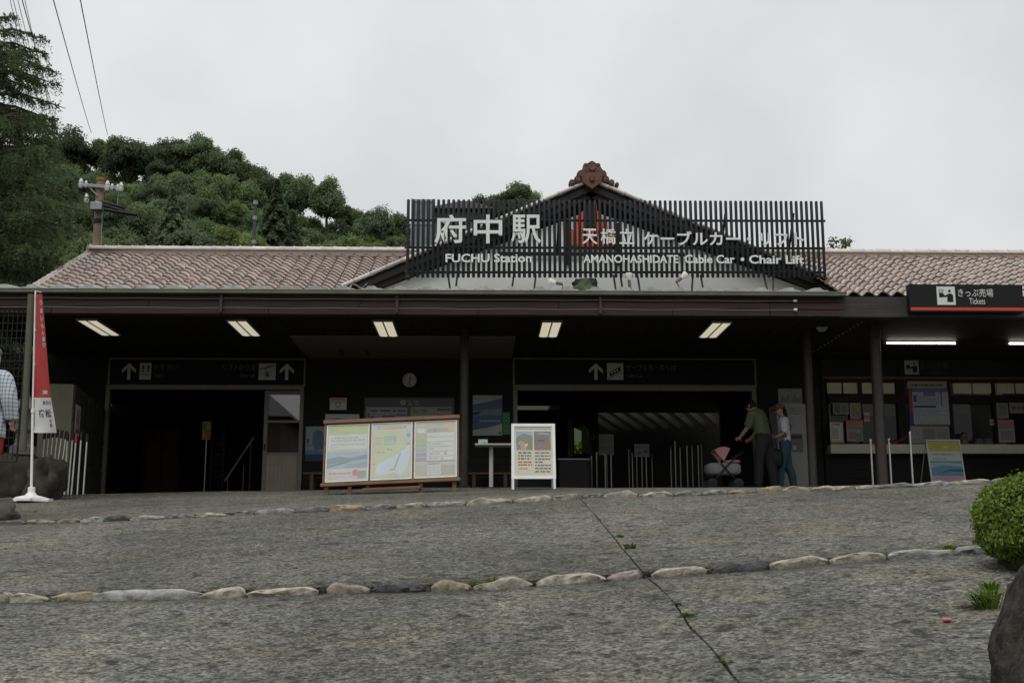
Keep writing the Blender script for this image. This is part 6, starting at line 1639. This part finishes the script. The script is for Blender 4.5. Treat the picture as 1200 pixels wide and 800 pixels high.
BARK = mat('grey_brown_bark', (.06,.045,.033), .9, var=.35, scale=6, bump=.6, bscale=30)
LEAFS = [leaf_mat('leaf_dark_evergreen', (.080,.114,.060), (.172,.218,.106)), leaf_mat('leaf_mid_green', (.104,.152,.064), (.205,.270,.110)), leaf_mat('leaf_yellow_green', (.140,.190,.060), (.260,.320,.105)), leaf_mat('leaf_blue_green', (.082,.124,.074), (.162,.220,.120))]
def crown_broad(seed, R_, H, n, leaf, lm, lobes=16, gaps=.0):
    rng = np.random.default_rng(seed); C = []; N = []; S = []; T = []
    for k in range(lobes):
        u = rng.normal(size=3); u /= np.linalg.norm(u); u[2] = u[2]*.8 + .12
        c = u * np.array([R_*.74, R_*.74, H*.5*.80]) * rng.uniform(.5, 1.0); r = rng.uniform(.22, .38) * R_
        m = n // lobes; d = rng.normal(size=(m, 3)); d /= np.linalg.norm(d, axis=1, keepdims=True)
        keep = d[:, 2] > -.8; d = d[keep]; m = len(d)
        rad = r * rng.uniform(.45, 1.15, m)[:, None] * (1 + .22*np.sin(d[:, :1]*7 + k)*np.cos(d[:, 1:2]*6 + 2*k))
        P = c + d * rad * np.array([1, 1, .72]); C.append(P); N.append(d + np.array([0, 0, .6]) + rng.normal(size=(m, 3))*.55); S.append(leaf * rng.uniform(.6, 1.35, m))
        T.append(np.clip(rng.uniform(0, 1)*.55 + rng.uniform(0, .45, m), 0, 1))
    C, N, S, T = map(np.concatenate, (C, N, S, T)); C[:, 2] += H*.5
    return quads_mesh('crown', leafquads(C, N, S, 1.5, rng), [lm], T)
def crown_conifer(seed, R_, H, n, leaf, lm):
    rng = np.random.default_rng(seed); t = rng.random(n) ** .8; an = rng.random(n)*2*np.pi; tier = np.floor(t*13)/13; fr = t*13 % 1
    prof = R_ * (1 - t) ** .85 * (.72 + .5*(1 - fr)) * (.8 + .25*np.sin(an*5 + tier*40)); q = prof * np.sqrt(rng.uniform(.25, 1.05, n))
    C = np.stack([q*np.cos(an), q*np.sin(an), H*t - q*.18], 1); N = np.stack([np.cos(an), np.sin(an), np.full(n, .9)], 1) + rng.normal(size=(n, 3))*.5
    return quads_mesh('crown', leafquads(C, N, leaf*rng.uniform(.6, 1.3, n), 2.2, rng), [lm], rng.random(n))
def trunk_mesh(seed, H, r, limbs=5, spread=1.2):
    b = MB(); rg_ = random.Random(seed); pts = [Vector((0, 0, -1.2))]
    for k in range(1, 6): pts.append(Vector((rg_.uniform(-.12, .12), rg_.uniform(-.12, .12), H*k/5)))
    b.tube(pts, [r*1.2, r, r*.85, r*.7, r*.5, r*.2], 8)
    for k in range(limbs):
        a = rg_.uniform(0, 6.28); z = H*rg_.uniform(.35, .8); p = Vector((0, 0, z)); q = p + Vector((math.cos(a), math.sin(a), .7))*spread*rg_.uniform(.6, 1.1)
        b.tube([p, p.lerp(q, .5) + Vector((0, 0, .1)), q], [r*.5, r*.35, r*.12], 6)
    me = bpy.data.meshes.new('trunk'); me.from_pydata(b.v, [], b.f); me.materials.append(BARK)
    for p in me.polygons: p.use_smooth = True
    me.update(); return me
CR = {}
for k in range(4): CR['d%d' % k] = crown_broad(10+k, 2.6, 4.4, 14000, .135, LEAFS[0], 24)
for k in range(4): CR['m%d' % k] = crown_broad(30+k, 2.5, 4.2, 14000, .13, LEAFS[1], 22)
for k in range(2): CR['y%d' % k] = crown_broad(50+k, 2.3, 3.8, 14000, .115, LEAFS[2], 26)
for k in range(2): CR['b%d' % k] = crown_broad(60+k, 2.6, 4.6, 14000, .135, LEAFS[3], 20)
CR['c0'] = crown_conifer(70, 1.9, 7.5, 9000, .16, LEAFS[0]); CR['c1'] = crown_conifer(71, 1.6, 6.5, 8000, .16, LEAFS[3])
TRK = [trunk_mesh(k, 4.6, .16) for k in range(3)]
def tree(name, label, kind, top, sc_, rz, group, lean=0.0, wide=1.0, trunk_h=1.3, tall=1.0):
    h = 7.5 if kind[0] == 'c' else 4.6*tall
    H = h * sc_ + (trunk_h if kind[0] != 'c' else 0.5)
    base = Vector((top.x, top.y, top.z - H))
    t = thing(name, label, 'tree', base, group); t.rotation_euler = (lean, 0, rz)
    o = bpy.data.objects.new('crown', CR[kind]); COL.objects.link(o); o.parent = t; o.location = (0, 0, H - h*sc_); o.scale = (sc_*wide, sc_*wide, sc_*tall)
    o = bpy.data.objects.new('trunk', TRK[int(rz*10) % 3]); COL.objects.link(o); o.parent = t; s = (H*.8)/4.6; o.scale = (s*.8, s*.8, s)
    return t
rgh = random.Random(12); fill = []
NW = ['first','second','third','fourth','fifth','sixth','seventh','eighth','ninth','tenth','eleventh','twelfth','thirteenth','fourteenth','fifteenth','sixteenth','seventeenth','eighteenth']
# crest trees, told apart along the skyline
crest = [(60,156,'d0',1.0),(92,147,'d1',1.1),(122,158,'m0',.9),(152,150,'d2',.95),(178,163,'d3',.9),(203,154,'d0',1.05),(228,158,'d1',1.0),(246,164,'m1',.95),(266,172,'d2',1.0),(287,182,'d3',.95),(303,194,'m2',.9),(320,206,'b0',.9),(350,202,'d0',1.05),(384,208,'d1',.8),(412,240,'m3',.85),(437,242,'b1',.85),(462,246,'m0',.8)]
for i, (px, py, k, s) in enumerate(crest):
    lab = {3: 'pale crowned tree standing up alone on the hill skyline', 12: 'broad dark tree at the shoulder of the hill skyline', 13: 'ragged tree leaning out over the sky at the hill shoulder'}.get(i, NW[i] + ' tree from left along the crest of the wooded hill')
    tree('hill_tree', lab, k, at(px, py - 3 + rgh.uniform(-5, 4), D1 - 4 + rgh.uniform(-3, 3)), s*rgh.uniform(.85, 1.15), rgh.random()*6, 'trees on the hill crest', 0, 1.0, 1.3, rgh.uniform(1.1, 1.4))
# hillside trees, row on row
rows = 12
for j in range(rows):
    tt_ = .04 + .90*j/(rows - 1); D = D0 + (D1 - D0)*tt_; sc0 = (.56 + .30*tt_)
    step_ = 5.0*sc0*.88*FPX/D
    px = -230 + (step_*.5 if j % 2 else 0)
    while px < 640:
        p = hill_top(px + rgh.uniform(-.25, .25)*step_, min(1, max(0, tt_ + rgh.uniform(-.03, .03)))); p.z += rgh.uniform(-.9, .9)
        w = rgh.random()
        low = tt_ < .45
        kind = 'c%d' % rgh.randint(0, 1) if w > .95 and tt_ < .3 and px < 480 else ('y%d' % rgh.randint(0,1)) if w < (.14 if low else .03) else ('m%d' % rgh.randint(0,3)) if w < .62 else ('b%d' % rgh.randint(0,1)) if w < .74 else ('d%d' % rgh.randint(0,3))
        if px < 480 or skyl(px) < 255 or tt_ > .5:
            tree('hill_tree', 'green broadleaf tree in the dense wood covering the hillside', kind, p, sc0*rgh.uniform(.62, 1.32), rgh.random()*6, 'trees on the wooded hillside', 0, rgh.uniform(.85, 1.15), 1.3, rgh.uniform(1.0, 1.5))
        px += step_*rgh.uniform(.8, 1.15)
# single trees that stand out
for (px, py, D, k, s, lab) in ((203, 222, 52, 'c0', .80, 'pointed dark conifer low on the hillside behind the left roof'), (325, 212, 50, 'c0', .78, 'tall dark cedar behind the left roof ridge'), (312, 226, 50.5, 'c1', .70, 'second dark cedar crowding the tall one by the thin pole'), (345, 232, 50.5, 'c1', .72, 'shorter dark conifer right of the tall cedar'),
                          (262, 252, 47, 'y0', .62, 'bright yellow green tree just above the left roof ridge'), (288, 258, 47.5, 'y1', .60, 'yellow green tree left of the thin pole'), (430, 268, 46, 'y1', .62, 'yellow green tree at the slatted sign end of the left ridge'), (405, 262, 47, 'm1', .62, 'mid green tree above the right end of the left ridge'), (230, 262, 46.5, 'b0', .6, 'blue green bush tree behind the left roof ridge')):
    tree('hill_tree', lab, k, at(px, py, D), s, px*.1, 'single trees behind the roof')
# the wooded top showing over the sign
for i, (px, py, k, s) in enumerate(((575, 222, 'm0', .8), (600, 210, 'd1', .95), (627, 217, 'm2', .85), (590, 228, 'd2', .8), (612, 226, 'm3', .8), (645, 232, 'd0', .7), (555, 236, 'm1', .7))):
    tree('hill_tree', NW[i] + ' tree in the clump of treetops showing above the sign', k, at(px, py, 100), s, i*1.3, 'treetops above the sign')

# greenery just behind the hall, seen through its openings
me = crown_broad(90, 1.3, 2.4, 5000, .12, leaf_mat('leaf_bright_hedge', (.06,.12,.02), (.15,.24,.05), .35), 16)
for i, (px, py, D) in enumerate(((630, 500, 36.5), (683, 530, 36.0), (660, 520, 37.2))):
    p = at(px, py, D); t = thing('garden_shrub', ('shrub glimpsed over the cable car roof through the hall', 'bright shrub seen through the lit opening beside the cream pillar', 'shrub behind the cable car at the back of the hall')[i], 'shrub', (p.x, D, ZF - .1))
    o = link('foliage', me, t, (p.x, D, ZF + .1)); o.scale = (1.1, .7, 1.05); b = MB(); b.tube([(p.x, D, ZF - .3), (p.x, D, ZF + 1.2)], [.06, .03], 6); b.build('stem', BARK, t)

# ------------------------------------------------------------------ weeping conifer at the left
rngc = np.random.default_rng(5); C = []; N = []; S = []; T = []; br = MB()
trunk_base = Vector((at(-75, 560, 21.5).x, 21.5, gz(-9, 21.5)))
ztop_ = Z(30, 21.5, -30)
NEED = leaf_mat('weeping_conifer_needles', (.085,.140,.060), (.270,.350,.155), .5)
t = thing('weeping_conifer', 'large dark conifer with drooping sprays at the left edge', 'tree', trunk_base)
br.tube([trunk_base - Vector((0, 0, .3)), trunk_base + Vector((.1, 0, 4)), Vector((trunk_base.x + .15, trunk_base.y, ztop_))], [.28, .2, .04], 10)
rgc = random.Random(9)
def frond(o_, d_, L_, m):
    """one drooping branchlet: arcs out along d_, then hangs; short needles both sides"""
    d_ = np.array(d_); u = np.linspace(.08, 1, m)
    P = np.array(o_) + np.outer(u, d_)*L_*.75; P[:, 2] += L_*(.22*u - 1.35*u**2.0)
    P += rngc.normal(size=P.shape)*.012
    tan = np.gradient(P, axis=0); tan /= np.linalg.norm(tan, axis=1, keepdims=True)
    sd = np.cross(tan, rngc.normal(size=P.shape)); sd /= np.linalg.norm(sd, axis=1, keepdims=True)
    ln = (.075*(1.1 - .6*u)*rngc.uniform(.7, 1.3, m))[:, None]; tip = P + sd*ln*.75 + tan*ln*.7; wv = np.cross(tip - P, rngc.normal(size=P.shape)); wv /= np.linalg.norm(wv, axis=1, keepdims=True)
    mid = (P + tip)/2; w = ln*.17
    C.append(np.stack([P, mid + wv*w, tip, mid - wv*w], 1)); T.append(np.clip(rngc.random()**1.5*.75 + u*.2 + rngc.random(m)*.1, 0, 1))
def edge_px(py): return float(np.interp(py, [20, 45, 70, 100, 150, 165, 190, 230, 290, 325, 350, 400, 430], [-30, 8, 28, 30, 28, 42, 58, 68, 70, 48, 26, 6, -14]))
nl = 165
for k in range(nl):
    py = 44 + 370*(k/(nl-1))**.93 + rgc.uniform(-4, 4); upper = py < 155
    if upper and k % 4 == 3: continue
    z = Z(py, 21.5, 0) + .05; a = rgc.uniform(-1.25, 1.25) if k % 5 else rgc.uniform(1.25, 5.0)
    reach = (edge_px(py) + 75)/FPX*21.5 - .12; L_ = reach*rgc.uniform(.72, 1.0)/max(.55, math.cos(a)*1.0) if abs(a) < .8 else reach*rgc.uniform(.7, 1.1)
    L_ = min(L_, reach*1.15)
    p = Vector((trunk_base.x + .12, trunk_base.y, z + rgc.uniform(-.05, .2))); q = p + Vector((math.cos(a)*L_, -math.sin(a)*L_*.9, rgc.uniform(-.22, .12)))
    md = p.lerp(q, .5) + Vector((0, 0, .16)); br.tube([p, md, q], [.045 if not upper else .03, .024, .006], 6)
    nf = 34 if not upper else 30
    for s in range(nf):
        u = rgc.random()**.7; o_ = (p*(1-u)**2 + md*2*u*(1-u) + q*u*u); side = rgc.choice((-1, 1)); fa = a + side*rgc.uniform(.2, 1.3)
        frond(o_, (math.cos(fa), -math.sin(fa), .15), rgc.uniform(.22, .55)*(1.0 if not upper else .62), 26)
C, T = np.concatenate(C), np.concatenate(T)
o = link('foliage', quads_mesh('foliage', C, [NEED], T), t, (0, 0, 0))
br.build('trunk', BARK, t, smooth='all')

# ------------------------------------------------------------------ clipped azalea, dark rock, weeds
DBu = 7.2
bc = at(1238, 632, DBu); bg_ = gz(bc.x, DBu)
rb = np.array([.43, .43, .42]); 
AZ = leaf_mat('azalea_leaf', (.078,.135,.014), (.295,.395,.070), .3, .5)
t = thing('clipped_azalea', 'round clipped yellow green azalea bush at the right edge', 'bush', (bc.x, DBu, bg_))
rngb = np.random.default_rng(3); n = 36000
d = rngb.normal(size=(n, 3)); d /= np.linalg.norm(d, axis=1, keepdims=True)
cl = rngb.normal(size=(420, 3)); cl /= np.linalg.norm(cl, axis=1, keepdims=True)         # shoot clusters
near = np.argmax(d @ cl.T, axis=1); dist = 1 - np.max(d @ cl.T, axis=1)
rad = 1.0 + .07*np.clip(1 - dist*60, -1, 1) + rngb.normal(size=n)*.018 - np.abs(rngb.normal(size=n))*.05
lump = np.array([noise.noise(Vector(x)*1.6 + Vector((4, 1, 7))) for x in d]); rad += lump*.16 + (rngb.random(n) < .012)*rngb.uniform(.02, .12, n)
low_ = d[:, 2] < -.1; rad = np.where(low_, rad*(1 + .10*d[:, 2]), rad)
P = d * rb * rad[:, None]; P[:, 2] = np.where(P[:, 2] < 0, P[:, 2]*(bc.z - bg_)/.42, P[:, 2])
P += np.array([bc.x, DBu, bc.z])
tone = np.clip(rngb.random(420)[near]*.5 + rngb.random(n)*.3 + .25*(rad - 1)*6, 0, 1)
keep = P[:, 2] > bg_ - .02
Q = leafquads(P[keep], (d + rngb.normal(size=(n, 3))*.7)[keep], .0145*rngb.uniform(.6, 1.4, n)[keep], 1.9, rngb)
link('foliage', quads_mesh('foliage', Q, [AZ], tone[keep]), t, (0, 0, 0))
b = MB(); V, F = rock((bc.x, DBu, bc.z), tuple(rb*.88), 1.2, 26, .12, 2); b.add(V, F); b.build('inner_twigs', mat('bush_inside', (.022,.030,.010), .95, var=.5, scale=20, bump=1, bscale=40), t, smooth='all')
for k in range(5):
    b = MB(); a = k*1.3; b.tube([(bc.x + .08*math.cos(a), DBu + .08*math.sin(a), bg_ - .05), (bc.x + .2*math.cos(a), DBu + .2*math.sin(a), bc.z)], [.018, .01], 6); b.build('stem', BARK, t)
p = at(1292, 770, 4.6); g0 = gz(p.x, 4.6); zt_r = Z(648, 4.6, 1230)
RK = mat('dark_foreground_rock', (.034,.030,.025), .95, var=.95, scale=16, bump=1.0, bscale=55)
V, F = rock((p.x, 4.6, g0 - .05), (.375, .5, zt_r - g0 + .10), 12.4, 120, .16, 2.3); V = [v + Vector((noise.noise(v*6), noise.noise(v*6 + Vector((5,0,0))), noise.noise(v*6 + Vector((0,5,0)))))*.045 + Vector((noise.noise(v*18), noise.noise(v*18 + Vector((9,0,0))), noise.noise(v*18 + Vector((0,5,0)))))*.016 + Vector((noise.noise(v*48), noise.noise(v*48 + Vector((9,0,0))), noise.noise(v*48 + Vector((0,5,0)))))*.006 for v in V]; b = MB(); b.add(V, F); o = b.build('garden_rock', RK, None, smooth='all'); tag(o, 'dark rough rock cut by the right edge in front of the bush', 'rock')

GRS = leaf_mat('weed_blade', (.07,.12,.015), (.16,.24,.035), .3)
def tuft(label, base, n, h, spread, name='weed', lean=(0, 0)):
    rg_ = np.random.default_rng(int(abs(base.x*1000)) + n); t = thing(name, label, 'weed', base)
    Q = []; 
    for k in range(n):
        a = rg_.random()*6.28; r_ = rg_.random()*spread*.4; o_ = np.array([r_*math.cos(a), r_*math.sin(a), -.005]); hh = h*rg_.uniform(.5, 1.1)
        d_ = np.array([math.cos(a)*rg_.uniform(.2, 1) + lean[0], math.sin(a)*rg_.uniform(.2, 1) + lean[1], 1.1]); d_ /= np.linalg.norm(d_); s_ = np.cross(d_, [0, 0, 1]); s_ /= np.linalg.norm(s_) + 1e-9; w_ = .0045*rg_.uniform(.7, 1.6)
        m_ = o_ + d_*hh*.55; e_ = m_ + (d_ + np.array([d_[0]*.8, d_[1]*.8, -.55]))*hh*.5
        Q.append([o_ - s_*w_*.6, o_ + s_*w_*.6, m_ + s_*w_, m_ - s_*w_]); Q.append([m_ - s_*w_, m_ + s_*w_, e_ + s_*w_*.15, e_ - s_*w_*.15])
    link('blades', quads_mesh('blades', np.array(Q), [GRS]), t, base)
for px, py, n, h, sp_, lab in ((739, 642, 60, .06, .12, 'small green weed in the slab joint above the lower stones'), (727, 629, 30, .04, .10, 'tiny weed higher up in the slab joint'), (580, 684, 60, .07, .18, 'low green weed growing between the lower edging stones'), (556, 682, 26, .05, .10, 'small sprig left of the weed among the lower stones'), (806, 722, 50, .035, .10, 'yellowish weed in the joint below the lower stones'), (849, 776, 40, .03, .08, 'mossy weed in the joint near the bottom of the ramp'), (793, 708, 24, .03, .06, 'faint weed sprig in the joint just below the lower stones'), (870, 662, 26, .03, .1, 'yellow green moss tuft under the dark lower stone'), (1112, 643, 70, .05, .18, 'weed at the pale lower stones beside the bush'), (40, 600, 40, .04, .25, 'thin grass in the paving near the banner base')):
    tuft(lab, on_ground(px, py), n, h, sp_)
tuft('tall grass clump between the bush and the dark rock', on_ground(1158, 712), 110, .17, .16, 'grass_clump', (-.3, 0))
tuft('short grass under the bush beside the dark rock', on_ground(1160, 690), 60, .09, .14, 'grass_clump', (-.2, 0))
pf = on_ground(1110, 729); t = thing('fallen_blossom', 'single pink blossom lying on the ramp before the bush', 'blossom', pf)
for k in range(5):
    a = k*1.256; b = MB(); c = pf + Vector((.013*math.cos(a), .013*math.sin(a), .012)); b.ball(c, (.012, .010, .009), 8); b.build('petal', mat('pink_petal', (.60,.16,.20), .6), t, smooth='all')

# ------------------------------------------------------------------ poles and wires
DPo = 34.0
CONP = mat('rust_stained_concrete_pole', (.23,.165,.13), .85, var=.3, scale=3, bump=.3); INS = mat('white_insulator', (.62,.62,.62), .35, var=.05); GALV = mat('galvanised_steel', (.25,.26,.26), .5, metal=.5, var=.2)
pt_ = at(118, 212, DPo); pb_ = at(112, 300, DPo); pb_ = Vector((pt_.x, DPo, ZF - .2))
t = thing('utility_pole', 'rust stained utility pole with cross arm and insulators behind the left roof', 'utility pole', pb_)
b = MB(); b.tube([pb_, pt_], [.145, .115], 14); b.build('mast', CONP, t, smooth=True)
b = MB(); b.lathe([(.13, -.02), (.135, .05), (.11, .09)], pt_ , 14); b.build('mast_cap', mat('rusty_cap', (.20,.11,.03), .8, var=.3), t, smooth=True)
def armz(py): return Z(py, DPo, 118)
a0, a1 = at(92, 216.5, DPo - .15), at(144, 221, DPo - .15)
b = MB(); dd = (a1 - a0); b.box((a0 + a1)/2, (dd.length, .08, .10), 0, Matrix.Rotation(-math.atan2(dd.z, dd.x), 3, 'Y')); b.build('cross_arm', GALV, t, bevel=.01)
def insul(px, py, s=1.0):
    p = at(px, py, DPo - .15); b = MB(); b.lathe([(.02, -.18*s), (.05*s, -.16*s), (.075*s, -.08*s), (.045*s, -.06*s), (.065*s, .0), (.04*s, .03*s), (.03*s, .09*s), (.0, .10*s)], p, 12); b.build('insulator', INS, t, smooth=True)
for px, py, s in ((95, 213, 1.1), (101, 214.5, .8), (126, 216, 1.2), (131.5, 218, .8), (138, 219, .85), (142, 217.5, 1.1), (101.5, 231, 1.1)): insul(px, py, s)
for p, q, r_ in (((104, 219), (114, 229), .02), ((139, 222), (137.5, 240), .008), ((112, 236), (132, 247), .03), ((106, 238), (116, 246), .025), ((120, 246), (118.5, 292), .010)):
    b = MB(); b.tube([at(*p, DPo - .16), at(*q, DPo - .16)], r_, 6); b.build('bracket', GALV, t, smooth=True)
O, U, W_ = pxrect(106, 237, 120, 246, DPo - .35); b = MB(); b.mm(O.x, O.x+U.x, DPo-.4, DPo-.15, O.z, O.z+W_.z); b.build('switch_box', GALV, t, bevel=.02)
for k, (p, q) in enumerate((((118, 236), (146, 244)), ((120, 240), (155, 250)), ((122, 245), (161, 252)))):
    b = MB(); b.tube([at(*p, DPo - .3), at((p[0]+q[0])/2, (p[1]+q[1])/2 + .6, DPo - .3), at(*q, DPo - .1)], [.05, .065, .04], 8); b.build('cable_joint', BLACKP, t, smooth=True)
b = MB(); b.lathe([(.155, 0), (.155, .12)], (pt_.x, DPo, armz(262)), 14); b.build('band', BLACKP, t)
pt2 = at(299.5, 234, 42.0); t = thing('thin_pole', 'thin grey pole rising above the left roof ridge', 'pole', (pt2.x, 42, ZF))
b = MB(); b.tube([(pt2.x, 42, ZF - .2), pt2], [.09, .06], 10); b.build('mast', mat('dark_pole', (.075,.07,.062), .8), t, smooth=True)
for py in (240, 258, 286):
    b = MB(); b.lathe([(.085, 0), (.085, .14)], (pt2.x, 42, Z(py, 42, 299)), 10); b.build('band', GALV, t)
WIRE = mat('power_wire', (.035,.035,.037), .5)
def wire(label, a, c, r_, da=14.0, dc=104.0, grp='overhead wires'):
    p, q = at(*a, da), at(*c, dc); p = p - (q - p)*.25; pts = []
    for k in range(25):
        u = k/24; s = p.lerp(q, u); s.z -= .12*math.sin(math.pi*u); pts.append(s)
    b = MB(); b.tube(pts, [r_*(.35 + 1.25*k/24) for k in range(25)], 6); o = b.build('overhead_wire', WIRE, None, smooth=True); tag(o, label, 'wire', grp)
wire('overhead wire crossing the sky right of the others', (84, -60), (126, 158), .0145)
wire('overhead wire second from the right in the sky', (48, -60), (107, 156), .0145)
for k, (a, c, r_) in enumerate((((5, -40), (46, 150), .008), ((8, -40), (52, 148), .008), ((13, -40), (58, 146), .008), ((17, -40), (66, 140), .013), ((22, -40), (62, 143), .008))):
    wire(('leftmost thin wire of the bundle above the conifer', 'second thin wire of the bundle above the conifer', 'third thin wire of the bundle above the conifer', 'thick wire of the bundle above the conifer', 'thin wire beside the thick one above the conifer')[k], a, c, r_)
# dark hut roof and glazed lift shaft seen between the left slats
p = at(545, 236, 27.5); t = thing('lift_hut', 'dark roofed hut behind the left half of the slatted sign', 'building', (p.x, 28, ZF))
b = MB(); b.mm(p.x - .78, p.x + .55, 27.6, 28.6, ZF, Z(247, 27.5)); b.build('wall', mat('grey_hut_wall', (.16,.17,.17), .7), t)
b = MB(); x_ = p.x; z_ = Z(247, 27.5); b.add([(x_-.95, 27.3, z_), (x_+.75, 27.3, z_), (x_+.75, 28.9, z_), (x_-.95, 28.9, z_), (x_-.12, 28.1, z_+.42), (x_+.12, 28.1, z_+.42)], [(0,1,5,4),(1,2,5),(2,3,4,5),(3,0,4),(3,2,1,0)]); b.build('roof', BARGE, t)
p = at(494, 235, 27.0); t = thing('glass_shaft', 'pale glazed shaft behind the left end of the slatted sign', 'structure', (p.x, 27, ZF))
x0, x1 = at(483, 260, 27).x, at(508, 260, 27).x; zt_ = Z(233, 27, 490)
for xx in (x0, (x0+x1)/2, x1):
    b = MB(); b.mm(xx - .03, xx + .03, 27, 27.06, ZF, zt_); b.build('mullion', GALV, t)
for k in range(5):
    z_ = zt_ - .04 - k*.55; b = MB(); b.mm(x0, x1, 27.005, 27.055, z_ - .03, z_ + .03); b.build('transom', GALV, t)
for k in range(2):
    b = MB(); a = x0 + (x1-x0)*.5*k; b.mm(a + .03, a + (x1-x0)*.5 - .03, 27.025, 27.035, ZF + 1, zt_ - .07); b.build('pane', mat('pale_glass_panel', (.16,.19,.19), .2), t)
# plant over the right ridge
me2 = crown_broad(95, .42, .5, 220, .05, LEAFS[1], 7); p = at(985, 290, 26.0); t = thing('small_tree', 'sparse tree top peeping over the right roof ridge', 'tree', (p.x, 26, ZF))
link('crown', me2, t, (p.x, 26, p.z - .24)); b = MB(); b.tube([(p.x, 26, ZF - .2), (p.x, 26, p.z - .1), at(989.5, 281, 26.0)], [.08, .03, .008], 6); b.build('trunk', BARK, t)

# house across the street behind the photographer, mirrored in the sliding door
def house(x, y, w, d_, h, label, m):
    z0 = -2.2; t = thing('house', label, 'house', (x, y, z0), 'houses across the street')
    b = MB(); b.mm(x - w/2, x + w/2, y - d_/2, y + d_/2, z0, z0 + h); b.build('wall', m, t)
    e = .6; zt_ = z0 + h; b = MB(); b.add([(x-w/2-e, y-d_/2-e, zt_), (x+w/2+e, y-d_/2-e, zt_), (x+w/2+e, y+d_/2+e, zt_), (x-w/2-e, y+d_/2+e, zt_), (x-w/2+1.5, y, zt_+1.9), (x+w/2-1.5, y, zt_+1.9)], [(0,1,5,4),(1,2,5),(2,3,4,5),(3,0,4),(3,2,1,0)]); b.build('roof', mat('dark_house_roof', (.05,.05,.052), .6), t)
    for k in range(3):
        xx = x - w/2 + w*(k+.5)/3; b = MB(); b.mm(xx - .6, xx + .6, y + d_/2, y + d_/2 + .05, z0 + h - 2.2, z0 + h - 1.0); b.build('window', GLASS_D, t)
house(-15.2, -20, 9, 7, 11.2, 'brown two storey house mirrored in the sliding door glass', mat('brown_house_wall', (.13,.10,.08), .8))
house(9.5, -19, 14, 8, 10.5, 'grey house across the street behind the photographer', mat('grey_house_wall', (.12,.12,.115), .8))  # added out of view so the ticket windows mirror something dark
